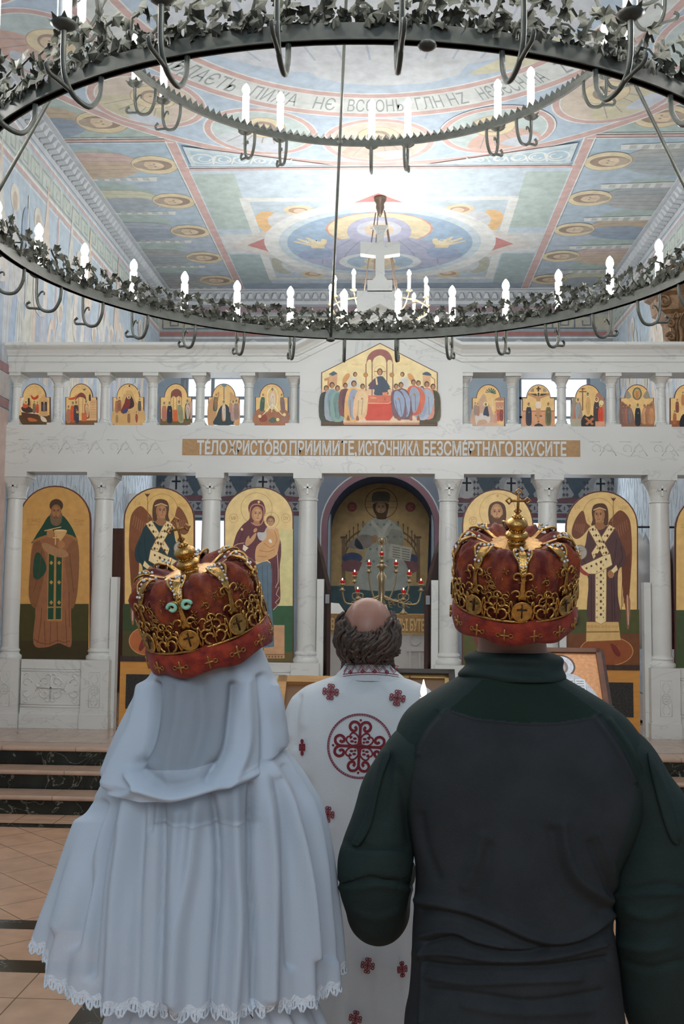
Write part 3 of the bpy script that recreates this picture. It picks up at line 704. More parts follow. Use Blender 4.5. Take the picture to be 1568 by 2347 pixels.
g.loop([[(x, FY+a, z+dz) for a, z in prof] for x, dz in path]); mbuild(g, 'cornice')
# the cross on the gable
g = MB(); y0, y1 = FY+.06, FY+.16; fx = lambda u, v: (XC+u, y0, v)
cr = [(-.085, 4.945), (-.044, 5.0), (-.044, 5.215), (-.2, 5.235), (-.2, 5.36), (-.03, 5.345), (-.04, 5.47), (-.08, 5.53), (.08, 5.53), (.04, 5.47), (.03, 5.345), (.2, 5.36), (.2, 5.235), (.044, 5.215), (.044, 5.0), (.085, 4.945)]
g.prism(cr, fx, (0, y1-y0, 0)); g.box((XC-.125, y0-.03, 4.83), (XC+.125, y1+.03, 4.95)); g.box((XC-.23, y0-.03, 4.62), (XC+.23, y1+.05, 4.84)); mbuild(g, 'cross')
# royal doors, opened inwards
m_brown = mat('dark_brown_wood', S(62, 42, 34), .5, var=.3, vscale=3, stretch=(8, 8, 1))
for s, nm in ((-1, 'left-hand'), (1, 'right-hand')):
    x = XC+s*.515; fn = lambda u, v, x=x: (x, u, v)
    t = thing('royal_door', ('dark brown arched door leaf opened inwards %s of the altar doorway' % ('on the candle stand side' if 0 else 'left' if s < 0 else 'right')), 'door', (x, FY+.25, .46))
    y = FY+.2; g = MB(); x = XC+s*.50; dx_, dy_ = s*.5, .866
    out = [(0, .46), (.6, .46), (.6, 2.5), (.45, 2.47), (.32, 2.38), (.2, 2.22), (.1, 2.04), (.03, 1.9), (0, 1.84)]
    fl = lambda u, v: (x+dx_*u, y+dy_*u, v)
    g.prism(out, fl, (-s*.04*.866, .04*.5, 0)); lf = g.build('leaf', m_brown, t)
    g = MB()
    for p0, p1 in ((.6, 1.1), (1.2, 1.8)): g.prism([(.1, p0), (.5, p0), (.5, p1), (.1, p1)], lambda u, v: (x+dx_*u-s*.046*.866*0+s*.004, y+dy_*u-.004, v), (s*.008, -.005, 0))
    g.build('leaf_panel', m_brown, lf)
    g = MB()
    for z in (.9, 1.7): g.box((x-.02, y-.018, z), (x+.02, y+.002, z+.09))
    g.build('hinge', mat('aged_metal', S(120, 120, 122), .4, 1.0), t)
# ================================================================ ICONS OF THE SCREEN
GOLD = (214, 176, 106)
def arch_pts(l, r, spring, top, bot, n=18):
    c, h = (l+r)/2, spring-top
    return [(l, bot), (l, spring)]+[(c-(r-l)/2*cos(a), spring-h*sin(a)) for a in [pi*i/n for i in range(1, n)]]+[(r, spring), (r, bot)]
m_edge = mat('dark_red_icon_edge', S(92, 44, 34), .5)
def icon(name, label, cat, outline, tr, Y, th=.03, group=None, k=1.08, draw=None, grow=0, parent_extra=None):
    """panel cut along the outline (picture coords through tr) at depth Y"""
    M = lambda u, v: PY(*tr(u, v), Y)
    pts = [M(*p) for p in outline]; cx = sum(p.x for p in pts)/len(pts); zb = min(p.z for p in pts)
    t = thing(name, label, cat, (cx, Y, zb), group)
    g = MB(); g.prism([(p.x, p.z) for p in pts], lambda u, v: (u, Y, v), (0, th, 0)); g.build('panel', m_edge, t)
    P = Paint(M, (0, -1, 0), k); draw(P); P.build('painting', m_icon, t)
    return t
def inset(out, d):
    cx = sum(p[0] for p in out)/len(out); cy = sum(p[1] for p in out)/len(out); n = len(out); r = []
    for i in range(n):
        a, b, c = np.array(out[i-1]), np.array(out[i]), np.array(out[(i+1) % n])
        t1, t2 = b-a, c-b; n1 = np.array([-t1[1], t1[0]])/(np.hypot(*t1)+1e-9); n2 = np.array([-t2[1], t2[0]])/(np.hypot(*t2)+1e-9)
        m = n1+n2; m = m/(np.hypot(*m)+1e-9); q = b+m*d/max(.4, m@n1)
        if hypot(q[0]-cx, q[1]-cy) > hypot(b[0]-cx, b[1]-cy): q = b-m*d/max(.4, m@n1)
        r.append(tuple(q))
    return r
T7 = lambda u, v: (u/3.136, 1070+v/3.136)
T8 = lambda u, v: (1068+u/3.136, 1070+v/3.136)
T3 = lambda u, v: (500+u/5.335, 1100+v/5.335)
IY = 10.16
def face(P, cx, cy, rx, ry, skin, dark, turn=0):
    P.ell(cx, cy, rx, ry, skin); P.ell(cx+turn*rx*.2, cy+ry*.1, rx*.72, ry*.78, tuple(min(255, v+16) for v in skin))
    for e in (-1, 1):
        P.line([(cx+e*rx*.6+turn*rx*.2, cy-ry*.3), (cx+e*rx*.18+turn*rx*.2, cy-ry*.3)], ry*.07, dark); P.ell(cx+e*rx*.38+turn*rx*.2, cy-ry*.14, rx*.2, ry*.07, dark); P.line([(cx+e*rx*.6+turn*rx*.2, cy-ry*.02), (cx+e*rx*.2+turn*rx*.2, cy-ry*.02)], ry*.03, tuple(v-30 for v in skin))
    P.line([(cx+turn*rx*.25, cy-ry*.2), (cx+turn*rx*.4, cy+ry*.25), (cx-rx*.1+turn*rx*.3, cy+ry*.28)], ry*.05, dark)
    P.line([(cx-rx*.25+turn*rx*.2, cy+ry*.5), (cx+rx*.25+turn*rx*.2, cy+ry*.5)], ry*.07, (130, 60, 50))
def folds(P, lines, w, col):
    for l in lines: P.line(l, w, col, 3)
# bearded saint in green
o1 = arch_pts(138, 653, 380, 135, 1390)
def d1(P):
    i = inset(o1, 9); P.p(i, (200, 152, 84)); P.p([(142, 985), (638, 985), (634, 1382), (138, 1382)], (66, 62, 24)); P.p([(142, 1250), (634, 1250), (634, 1382), (138, 1382)], (58, 48, 22))
    P.text('СВ ПРАВЕД', 190, 398, 290, 26, (150, 108, 60)); P.text('ІОАНН', 532, 400, 606, 24, (150, 108, 60)); P.text('КРОНШТАД', 195, 420, 285, 12, (160, 116, 64)); P.text('ЧУДОТВОР', 530, 420, 605, 12, (160, 116, 64))
    P.poly([(335, 420), (260, 490), (225, 600), (215, 750), (207, 930), (255, 1020), (240, 1270), (330, 1297), (420, 1268), (470, 1285), (515, 1275), (512, 1020), (553, 930), (570, 650), (545, 520), (480, 420)], (150, 98, 64))
    P.poly([(260, 520), (225, 640), (208, 930), (255, 1015), (290, 900), (330, 700), (300, 560)], (128, 84, 52)); P.poly([(545, 520), (570, 650), (553, 930), (512, 1015), (480, 800), (470, 620)], (136, 90, 56))
    P.poly([(285, 620), (330, 700), (325, 760), (275, 810), (238, 780), (250, 640)], (30, 70, 48))
    P.poly([(360, 345), (300, 430), (240, 525), (230, 548), (330, 505), (480, 495), (545, 520), (562, 545), (520, 440), (445, 345)], (26, 66, 48)); P.line([(235, 540), (330, 500), (480, 490), (555, 528)], 18, (160, 110, 60), 3)
    P.p([(345, 600), (452, 600), (446, 1108), (338, 1108)], (172, 126, 70)); P.p([(352, 612), (390, 612), (384, 1095), (344, 1095)], (22, 70, 46)); P.p([(406, 612), (446, 612), (438, 1095), (400, 1095)], (22, 70, 46)); P.p([(340, 1004), (448, 1004), (448, 1014), (340, 1014)], (172, 126, 70))
    for y in (690, 830, 975):
        for x in (369, 425): P.p([(x-14, y), (x, y-16), (x+14, y), (x, y+16)], (180, 140, 80))
    folds(P, [[(300, 1010), (290, 1150), (270, 1270)], [(320, 1110), (325, 1290)], [(365, 1115), (360, 1280)], [(410, 1115), (415, 1265)], [(470, 1030), (480, 1280)], [(495, 900), (500, 1150)], [(240, 900), (280, 760), (300, 600)], [(530, 900), (510, 720), (500, 620)]], 4, (98, 60, 38))
    P.line([(245, 1240), (300, 1268), (360, 1272), (410, 1248), (460, 1262), (505, 1250)], 5, (104, 62, 40), 3)
    P.poly([(330, 610), (300, 560), (330, 545), (400, 580), (470, 600), (490, 640), (420, 650)], (166, 124, 84))
    P.poly([(392, 455), (478, 455), (468, 490), (442, 528), (448, 545), (418, 545), (428, 525), (402, 495)], (206, 164, 104)); P.ell(435, 457, 42, 7, (226, 190, 130))
    P.ell(362, 478, 26, 32, (170, 120, 74)); P.ell(440, 560, 26, 30, (170, 120, 74)); P.line([(320, 460), (440, 432)], 7, (206, 164, 104)); P.p([(395, 480), (402, 480), (402, 560), (395, 560)], (214, 176, 116)); P.p([(378, 505), (420, 505), (420, 513), (378, 513)], (214, 176, 116))
    P.ell(405, 278, 49, 47, (70, 50, 34)); face(P, 404, 322, 37, 52, (146, 98, 56), (70, 44, 28)); P.poly([(362, 330), (366, 400), (402, 425), (440, 400), (446, 330), (425, 358), (402, 352), (380, 358)], (116, 92, 66)); P.line([(388, 366), (418, 366)], 5, (104, 60, 46))
icon('icon', 'tall arched gold icon of a bearded man in green cape holding a chalice', 'icon', o1, T7, IY, draw=d1, k=1.06, group='tall arched icons of the screen')
# winged figure icons on the two deacon doors
def angel(P, s, cx, hy, robe, dk, wing, g):
    """s=+1 faces right; all lengths in crop units around the head (cx, hy)"""
    q = lambda a, b: (cx+s*a, hy+b)
    P.ring(*q(8, 15), 112, 112, 4, (178, 140, 86)); 
    P.poly([q(-60, 100), q(-100, 30), q(-150, -8), q(-205, 40), q(-225, 120), q(-232, 300), q(-222, 480), q(-212, 640), q(-218, 780), q(-205, 830), q(-185, 700), q(-165, 560), q(-150, 300), q(-120, 190)], wing)
    P.poly([q(120, -5), q(165, 40), q(195, 110), q(200, 170), q(170, 198), q(128, 180), q(85, 130), q(70, 105), q(95, 80)], wing)
    for j in range(7): P.line([q(-215+8*j, 300+8*j), q(-215+10*j, 560+25*j)], 4, tuple(v-26 for v in wing))
    for j in range(6): P.line([q(-205+16*j, 130+14*j), q(-190+15*j, 60+10*j)], 4, tuple(v+34 for v in wing)); P.line([q(110+12*j, 90), q(120+12*j, 165-6*j)], 4, tuple(v+34 for v in wing))
    P.poly([q(-220, 640), q(-210, 830), q(-195, 820), q(-190, 620)], (150, 96, 70)); P.line([q(-198, 600), q(-206, 815)], 6, (206, 180, 160))
    P.poly([q(-45, 105), q(-115, 135), q(-155, 225), q(-188, 305), q(-180, 385), q(-135, 425), q(-130, 600), q(-140, 800), q(80, 800), q(82, 485), q(150, 355), q(105, 245), q(85, 145), q(35, 105)], robe)
    folds(P, [[q(-150, 250), q(-165, 330), q(-130, 400)], [q(-120, 200), q(-110, 330), q(-90, 400)], [q(100, 250), q(120, 330), q(90, 400)], [q(-100, 450), q(-110, 780)], [q(60, 470), q(60, 790)], [q(-85, 470), q(-90, 790)]], 5, dk)
    P.p([q(-135, 795), q(95, 795), q(98, 935), q(-150, 925)], (206, 170, 108)); P.p([q(-140, 860), q(96, 862), q(96, 872), q(-140, 870)], (150, 112, 62))
    for j in range(9): P.ring(*q(-120+25*j, 828), 9, 9, 3, (160, 120, 70), n=12)
    band = (232, 206, 152)
    for b in ([(-110, 120), (-68, 95), (60, 300), (45, 345)], [(35, 95), (85, 125), (-25, 325), (-70, 300)], [(-50, 330), (32, 345), (32, 790), (-8, 812), (-45, 790)], [(-75, 305), (-20, 322), (60, 360), (135, 395), (115, 448), (25, 450), (-90, 385)]):
        P.p([q(*z) for z in b], band); P.line([q(*z) for z in b], 4, (150, 112, 66), closed=True)
    for j in range(5):
        P.ell(*q(-82+27*j, 130+45*j), 8, 10, (96, 60, 36)); P.ell(*q(50-24*j, 130+42*j), 8, 10, (96, 60, 36)); P.ell(*q(-45+35*j, 345+16*j), 7, 8, (96, 60, 36))
        for o in (-18, 18): P.p([q(-82+27*j+o-5, 128+45*j), q(-82+27*j+o+5, 128+45*j), q(-82+27*j+o, 140+45*j)], (110, 70, 44)); P.p([q(50-24*j+o-5, 128+42*j), q(50-24*j+o+5, 128+42*j), q(50-24*j+o, 140+42*j)], (110, 70, 44))
    for j in range(9):
        P.ell(*q(-8, 365+47*j), 8, 10, (96, 60, 36))
        for o in (-26, 20): P.p([q(o-5, 382+47*j), q(o+5, 382+47*j), q(o, 394+47*j)], (110, 70, 44))
    P.poly([q(145, 330), q(180, 325), q(170, 400), q(115, 455), q(75, 455), q(130, 405)], (150, 62, 50)); P.p([q(150, 330), q(185, 320), q(200, 520), q(160, 600), q(155, 480)], (206, 176, 130)); P.poly([q(150, 575), q(205, 540), q(165, 640)], (160, 64, 52), 2)
    P.ell(*q(145, 295), 54, 54, (168, 160, 146)); P.ring(*q(145, 295), 54, 54, 5, (130, 120, 106)); P.line([q(145, 262), q(145, 325)], 5, (120, 108, 96)); P.line([q(122, 285), q(168, 285)], 5, (120, 108, 96)); P.line([q(130, 318), q(160, 318)], 5, (120, 108, 96))
    P.ell(*q(-80, 450), 24, 30, (160, 112, 72)); P.p([q(-118, 385), q(-80, 425), q(-100, 445), q(-130, 420)], band)
    P.line([q(-98, -95), q(-92, 120)], 4, (150, 100, 60)); P.poly([q(-98, -72), q(-116, -100), q(-100, -92), q(-98, -106), q(-94, -92), q(-80, -100)], (96, 50, 36), 2)
    P.poly([q(-35, 80), q(30, 80), q(35, 115), q(0, 135), q(-40, 112)], (150, 104, 66)); P.poly([q(-58, 95), q(-60, 0), q(-40, -48), q(0, -58), q(42, -44), q(58, 0), q(52, 60), q(62, 100), q(30, 88), q(34, 20), q(0, -20), q(-30, 20), q(-28, 90)], (84, 54, 34))
    face(P, cx+s*2, hy+28, 38, 58, (160, 112, 70), (74, 46, 30), s*.8); P.line([q(-44, -8), q(0, -26), q(46, -8)], 7, (206, 170, 120), 2)
    P.line([q(-80, 75), q(-92, 60), q(-78, 50), q(-66, 62)], 3, (176, 136, 84), 2); P.line([q(70, 75), q(88, 62), q(76, 50)], 3, (176, 136, 84), 2)
o2 = arch_pts(888, 1400, 385, 145, 1382)
def d2(P):
    P.p(inset(o2, 9), GOLD); P.p([(884, 985), (1396, 985), (1394, 1375), (878, 1375)], (52, 66, 34)); P.p([(884, 1180), (1396, 1180), (1394, 1375), (878, 1375)], (74, 66, 36))
    P.ell(1050, 1252, 120, 98, (170, 96, 52)); P.ring(1050, 1252, 124, 102, 6, (190, 140, 80)); P.text('О АР', 968, 278, 1010, 28, (176, 136, 80)); P.text('МИХАИЛ', 1270, 290, 1345, 28, (176, 136, 80))
    P.poly([(1030, 1220), (1060, 1220), (1040, 1290), (1010, 1325), (998, 1300)], (110, 44, 34)); angel(P, 1, 1158, 290, (28, 54, 58), (16, 36, 40), (122, 72, 40), 0)
DYo = 10.2
dr = icon('door_icon', 'arched gold icon door of a winged figure in dark teal with crossed cream sash', 'icon door', o2, T7, DYo, draw=d2, k=1.22, group='icon doors of the screen')
o5 = arch_pts(716, 1238, 430, 172, 1440)
def d5(P):
    P.p(inset(o5, 9), (220, 186, 122)); P.p([(722, 1026), (1245, 1026), (1250, 1432), (728, 1432)], (76, 78, 40)); P.p([(722, 1200), (1245, 1200), (1250, 1432), (728, 1432)], (110, 66, 36))
    P.ell(1010, 1325, 190, 105, (140, 76, 40)); P.ring(1010, 1325, 194, 109, 6, (190, 140, 80)); P.text('О АР', 780, 304, 822, 28, (186, 148, 92)); P.text('ГАВРИИЛ', 1095, 308, 1172, 28, (186, 148, 92))
    P.poly([(1040, 1270), (1080, 1290), (1112, 1345), (1095, 1365), (1058, 1330)], (110, 40, 32)); angel(P, -1, 962, 320, (82, 56, 54), (56, 36, 36), (112, 66, 42), 0)
dl = icon('door_icon', 'arched gold icon door of a winged figure in purple brown beside the framed silver icon', 'icon door', o5, T8, DYo, draw=d5, k=1.22, group='icon doors of the screen')
m_orange = mat('orange_door_wood', S(212, 148, 70), .45, var=.08, vscale=5, stretch=(1, 1, 6))
m_blackp = mat('black_fabric_panel', S(52, 50, 46), .8, var=.35, vscale=60)
for t, T, x0, x1, yt, yb, px0, px1, py0, py1 in ((dr, T7, 865, 1400, 1382, 1862, 908, 1356, 1490, 1745), (dl, T8, 735, 1255, 1440, 1935, 775, 1205, 1545, 1800)):
    a, b = PY(*T(x0, yt), DYo), PY(*T(x1, yb), DYo); g = MB(); g.box((a.x, DYo+.002, .46), (b.x, DYo+.032, a.z+.001)); lw = g.build('lower_panel', m_orange, t)
    a2, b2 = PY(*T(px0, py0), DYo), PY(*T(px1, py1), DYo); g = MB(); g.box((a2.x, DYo-.004, b2.z), (b2.x, DYo+.004, a2.z)); g.build('black_inset', m_blackp, lw)
    if t is dl: hp_ = PY(1316, 1415, DYo); MB().box((hp_.x-.03, DYo-.05, hp_.z-.06), (hp_.x+.03, DYo+.002, hp_.z+.06)).build('lock', mat('dark_grey_metal', S(64, 66, 68), .4, .5), t)
    g = MB(); g.box((a.x, DYo-.01, a.z-.02), (b.x, DYo+.03, a.z+.028)); g.build('rail', m_brown, t)
# mother and child
o3 = arch_pts(72, 922, 460, 85, 2236)
def d3(P):
    P.p(inset(o3, 13), (222, 194, 134)); P.p([(80, 1540), (915, 1540), (908, 2225), (70, 2225)], (46, 84, 52)); P.p([(80, 2100), (915, 2100), (908, 2225), (70, 2225)], (92, 80, 40)); P.p([(735, 1465), (870, 1470), (870, 1540), (720, 1540)], (196, 192, 150))
    P.p([(600, 600), (915, 600), (912, 1540), (720, 1540)], (206, 196, 138))
    P.ring(470, 350, 195, 195, 6, (180, 146, 92)); P.ring(648, 490, 98, 98, 5, (180, 146, 92))
    for x, t in ((190, 'МР'), (828, 'ОУ')): P.ring(x, 468, 55, 55, 4, (170, 130, 76)); P.text(t, x-30, 490, x+30, 42, (160, 118, 70))
    P.poly([(470, 242), (400, 270), (368, 340), (385, 470), (300, 550), (230, 650), (190, 780), (172, 900), (185, 1110), (230, 1500), (300, 1700), (320, 1000), (430, 1000), (640, 1010), (645, 1480), (680, 1580), (730, 1530), (762, 1440), (752, 1100), (772, 880), (745, 700), (590, 560), (560, 470), (580, 380), (548, 270)], (92, 44, 50))
    P.poly([(310, 980), (430, 1040), (640, 1020), (655, 1500), (685, 2040), (620, 2055), (260, 2055)], (88, 108, 120))
    for x in (360, 420, 480, 540, 600): P.line([(x, 1045), (x+10, 1500), (x+20, 2040)], 7, (64, 82, 96), 2)
    folds(P, [[(300, 640), (250, 800), (240, 1080)], [(340, 700), (310, 900), (290, 1090)], [(680, 1020), (690, 1300), (700, 1500)], [(720, 960), (715, 1200), (735, 1420)]], 7, (66, 28, 36))
    P.line([(385, 470), (395, 350), (440, 300), (520, 305), (560, 350), (555, 480), (520, 545), (460, 555), (405, 520)], 12, (196, 130, 100), 3); P.ell(475, 420, 72, 100, (120, 74, 52)); face(P, 476, 420, 66, 94, (186, 138, 94), (92, 58, 40), .6)
    P.p([(435, 505), (505, 505), (510, 545), (470, 555), (425, 530)], (170, 122, 84))
    for x, y in ((498, 270), (292, 604)): P.p([(x-18, y), (x, y-20), (x+18, y), (x, y+20)], (226, 186, 130))
    P.line([(720, 860), (735, 1100), (735, 1250), (700, 1320), (745, 1310), (710, 1400), (755, 1440), (700, 1500), (730, 1530), (675, 1590)], 9, (196, 160, 140), 0)
    P.poly([(590, 590), (560, 640), (480, 645), (500, 725), (555, 745), (600, 700), (640, 600)], (186, 182, 176)); P.poly([(600, 590), (720, 590), (755, 720), (742, 810), (700, 930), (520, 1005), (455, 975), (468, 820), (545, 745), (590, 700)], (204, 156, 104))
    folds(P, [[(560, 770), (640, 830), (700, 790)], [(500, 860), (600, 880), (690, 850)], [(480, 930), (590, 940)], [(690, 620), (720, 720), (700, 780)]], 6, (150, 100, 62)); P.poly([(640, 720), (660, 760), (640, 770), (615, 740)], (226, 220, 206), 2)
    P.ell(642, 495, 53, 58, (110, 72, 50)); face(P, 642, 515, 40, 50, (170, 122, 84), (80, 50, 36), -.3); P.p([(590, 575), (700, 575), (690, 600), (610, 600)], (206, 176, 140))
    P.poly([(330, 790), (345, 720), (378, 680), (388, 720), (440, 660), (468, 655), (445, 730), (370, 805)], (192, 146, 102)); P.p([(310, 790), (372, 830), (330, 875), (300, 850)], (226, 212, 186)); P.line([(190, 815), (235, 785), (320, 770)], 9, (206, 160, 120), 2); P.ell(455, 615, 20, 30, (186, 138, 94), .6)
    P.p([(680, 1775), (812, 1775), (812, 2182), (560, 2182), (560, 2052), (685, 2040)], (190, 146, 106)); P.p([(560, 2130), (812, 2130), (812, 2140), (560, 2140)], (120, 84, 56))
    for j in range(6): P.p([(575+38*j, 2148), (600+38*j, 2148), (600+38*j, 2174), (575+38*j, 2174)], (130, 92, 62))
icon('icon', 'tall arched gold icon of a veiled mother in maroon with a child', 'icon', o3, T3, IY, draw=d3, k=1.22, group='tall arched icons of the screen')
# blessing man behind the taller crown
o4 = arch_pts(-28, 487, 420, 158, 1430)
def d4(P):
    P.p(inset(o4, 9), (226, 194, 132)); P.p([(-20, 1030), (480, 1030), (480, 1422), (-20, 1422)], (80, 80, 38)); P.ring(228, 322, 132, 132, 4, (190, 152, 96)); P.ring(50, 388, 28, 28, 4, (186, 146, 88)); P.text('ІС', 36, 400, 62, 26, (170, 128, 74)); P.ring(412, 388, 28, 28, 4, (186, 146, 88)); P.text('ХС', 396, 400, 428, 26, (170, 128, 74))
    P.p([(216, 208), (228, 196), (240, 208), (228, 220)], (196, 156, 100))
    P.poly([(165, 410), (90, 480), (50, 640), (45, 900), (90, 1320), (400, 1320), (430, 900), (410, 620), (370, 480), (290, 410)], (110, 52, 46)); P.poly([(250, 420), (370, 480), (430, 800), (400, 1200), (260, 1200), (200, 900)], (50, 70, 96))
    P.poly([(150, 560), (190, 500), (215, 520), (205, 600), (170, 630)], (178, 132, 90)); P.p([(300, 640), (400, 630), (404, 780), (306, 790)], (206, 166, 100)); P.p([(310, 650), (392, 642), (394, 770), (314, 778)], (226, 206, 166)); folds(P, [[(120, 520), (100, 800), (130, 1200)], [(180, 500), (170, 900), (190, 1250)], [(330, 520), (360, 800), (340, 1150)]], 6, (70, 34, 34))
    P.poly([(225, 248), (175, 270), (160, 330), (170, 400), (190, 415), (265, 415), (285, 395), (290, 330), (275, 270)], (80, 52, 34)); face(P, 222, 330, 44, 66, (178, 132, 90), (76, 48, 32), .1); P.poly([(182, 345), (190, 405), (222, 425), (256, 405), (264, 345), (240, 366), (206, 366)], (92, 60, 38)); P.line([(206, 372), (240, 372)], 5, (120, 62, 50)); P.p([(190, 412), (262, 412), (270, 440), (228, 470), (184, 440)], (160, 112, 74))
icon('icon', 'tall arched gold icon of a bearded man partly hidden behind the taller crown', 'icon', o4, T8, IY, draw=d4, k=1.22, group='tall arched icons of the screen')
o6 = [(p[0]+835, p[1]+20) for p in arch_pts(668, 1180, 430, 172, 1440)]
def d6(P):
    P.p(inset(o6, 9), (216, 180, 112)); P.p([(1512, 1030), (2010, 1030), (2010, 1452), (1512, 1452)], (62, 78, 46)); P.text('СВ НИК', 1545, 440, 1600, 30, (176, 136, 82))
    P.poly([(1740, 420), (1640, 520), (1600, 700), (1610, 1300), (1890, 1300), (1910, 700), (1870, 520), (1790, 420)], (150, 92, 62)); P.poly([(1660, 520), (1640, 800), (1700, 1200), (1740, 800)], (110, 60, 48))
    P.ell(1760, 340, 50, 60, (90, 66, 48)); face(P, 1760, 350, 42, 56, (166, 118, 76), (76, 48, 32)); P.poly([(1722, 352), (1724, 392), (1760, 446), (1798, 392), (1800, 352), (1782, 374), (1738, 374)], (176, 164, 144)); P.line([(1744, 382), (1776, 382)], 5, (120, 66, 52)); P.ell(1700, 620, 26, 34, (166, 118, 76)); P.p([(1790, 600), (1880, 590), (1886, 720), (1796, 730)], (200, 160, 96)); P.line([(1835, 610), (1840, 712)], 8, (150, 60, 46))
icon('icon', 'tall arched gold icon cut off beside the outermost visible marble column', 'icon', o6, T8, IY, draw=d6, k=1.18, group='tall arched icons of the screen')
# ---------------------------------------------------------------- feast icons of the upper arcade
def small_outline(l, r, sh, top, bot):
    """rounded top standing on square shoulders"""
    n = 14; w = r-l; a = l+w*.13; b = r-w*.13; c = (a+b)/2
    return [(l, bot), (l, sh), (a, sh)]+[(c-(b-a)/2*cos(t), sh-(sh-top)*sin(t)) for t in [pi*i/n for i in range(1, n)]]+[(b, sh), (r, sh), (r, bot)]
def fig(P, x, y, h, c1, c2=None, halo=True, lean=0, w=.3):
    """standing robed figure, feet at (x,y), height h (picture units, up is -y)"""
    q = lambda a, b: (x+a*h+lean*b*h*.5, y-b*h)
    P.poly([q(-.13*w/.3, 0), q(-.17*w/.3, .4), q(-.13*w/.3, .72), q(-.04, .8), q(.05, .8), q(.14*w/.3, .7), q(.17*w/.3, .4), q(.14*w/.3, 0)], c1, 3)
    if c2: P.poly([q(-.02, .05), q(-.12, .45), q(-.06, .74), q(.08, .74), q(.16*w/.3, .5), q(.1, .1)], c2, 3)
    P.line([q(-.05, .08), q(-.07, .5)], .012*h, tuple(v*.6 for v in c1)); P.line([q(.06, .08), q(.05, .55)], .012*h, tuple(v*.6 for v in c1))
    if halo: P.ell(*q(.0, .89), .12*h, .12*h, (240, 212, 150)); P.ring(*q(0, .89), .12*h, .12*h, .012*h, (176, 128, 70), n=18)
    P.ell(*q(0, .9), .068*h, .08*h, (88, 60, 42), n=14); P.ell(*q(.005, .885), .045*h, .058*h, (178, 130, 92), n=14)
    P.ell(*q(.02, .55), .03*h, .03*h, (178, 130, 92), n=10)
def sm_birth(P):
    P.p([(0, .78), (1, .78), (1, 1), (0, 1)], (92, 70, 40)); P.p([(.16, .42), (.4, .42), (.4, .72), (.16, .72)], (190, 146, 92)); P.p([(.66, .4), (.8, .26), (.92, .4), (.92, .8), (.66, .8)], (208, 164, 110)); P.p([(.72, .45), (.9, .45), (.9, .68), (.72, .68)], (60, 40, 34))
    P.poly([(.4, .28), (.5, .34), (.62, .28), (.62, .36), (.5, .4), (.42, .36)], (190, 72, 40), 3); P.p([(.3, .36), (.36, .36), (.36, .54), (.3, .54)], (64, 44, 34))
    P.poly([(.06, .5), (.1, .36), (.18, .36), (.16, .55), (.4, .65), (.62, .68), (.6, .76), (.3, .78), (.1, .7)], (226, 214, 196), 3); P.poly([(.1, .58), (.3, .55), (.5, .68), (.3, .72), (.14, .68)], (74, 54, 44), 3); P.poly([(.14, .5), (.26, .46), (.3, .58), (.16, .6)], (206, 92, 50), 3)
    P.p([(.1, .7), (.64, .76), (.62, .9), (.1, .86)], (92, 58, 40)); fig(P, .5, .72, .3, (132, 110, 84)); fig(P, .6, .72, .28, (186, 84, 50)); fig(P, .81, .68, .26, (120, 110, 104)); P.ell(.24, .46, .06, .05, (240, 212, 150)); P.ell(.24, .46, .035, .035, (170, 124, 88))
    P.poly([(.3, .84), (.5, .86), (.6, .92), (.36, .93)], (190, 110, 60), 3); P.poly([(.7, .8), (.84, .84), (.9, .94), (.74, .92)], (220, 200, 176), 3)
def sm_temple(P):
    P.p([(0, .9), (1, .9), (1, 1), (0, 1)], (120, 84, 50)); P.p([(.78, .4), (1, .4), (1, .9), (.78, .9)], (214, 170, 120))
    for j in range(7): P.line([(.78, .46+.06*j), (1, .46+.06*j)], .006, (170, 124, 84))
    P.poly([(.3, .42), (.38, .28), (.52, .22), (.64, .3), (.66, .42), (.6, .36), (.48, .33), (.38, .36)], (130, 70, 56), 3); P.p([(.4, .36), (.44, .36), (.44, .8), (.4, .8)], (196, 150, 100)); P.p([(.54, .36), (.57, .36), (.57, .8), (.54, .8)], (196, 150, 100)); P.poly([(.1, .36), (.28, .33), (.36, .26), (.3, .38), (.14, .4)], (200, 84, 46), 3)
    fig(P, .1, .95, .42, (178, 120, 96)); fig(P, .24, .93, .5, (206, 88, 48)); fig(P, .34, .9, .48, (86, 64, 64)); fig(P, .38, .96, .3, (56, 60, 76)); fig(P, .7, .84, .44, (150, 62, 46), (206, 170, 130), lean=-.2); P.p([(.52, .72), (.68, .72), (.68, .92), (.52, .92)], (196, 104, 62)); fig(P, .78, .42, .2, (80, 60, 56)); P.poly([(.5, .1), (.56, .14), (.66, .12), (.6, .18)], (120, 96, 80), 2)
def sm_nativity(P):
    P.poly([(.02, 1), (.05, .6), (.3, .4), (.4, .2), (.6, .18), (.75, .45), (.98, .62), (.98, 1)], (206, 164, 106), 3); P.poly([(.38, .5), (.46, .3), (.56, .28), (.66, .4), (.68, .56), (.5, .62)], (66, 44, 40), 3)
    P.poly([(.26, .68), (.34, .54), (.46, .36), (.54, .34), (.56, .5), (.48, .66), (.36, .74)], (126, 50, 44), 3); P.poly([(.3, .7), (.42, .6), (.5, .62), (.44, .72)], (60, 66, 104), 3); P.ell(.52, .33, .06, .05, (240, 212, 150)); P.ell(.52, .335, .035, .04, (166, 118, 84))
    fig(P, .14, .7, .36, (172, 112, 78)); fig(P, .22, .66, .34, (150, 100, 70)); fig(P, .86, .66, .3, (96, 84, 76)); fig(P, .14, .95, .24, (160, 132, 84)); fig(P, .52, .95, .28, (150, 104, 70)); fig(P, .76, .97, .3, (196, 176, 140), (160, 66, 44)); P.ell(.54, .06, .025, .02, (60, 44, 40))
    for x in (.3, .38, .7, .78): P.poly([(x, .26), (x+.04, .12), (x+.05, .24)], (214, 180, 120), 2)
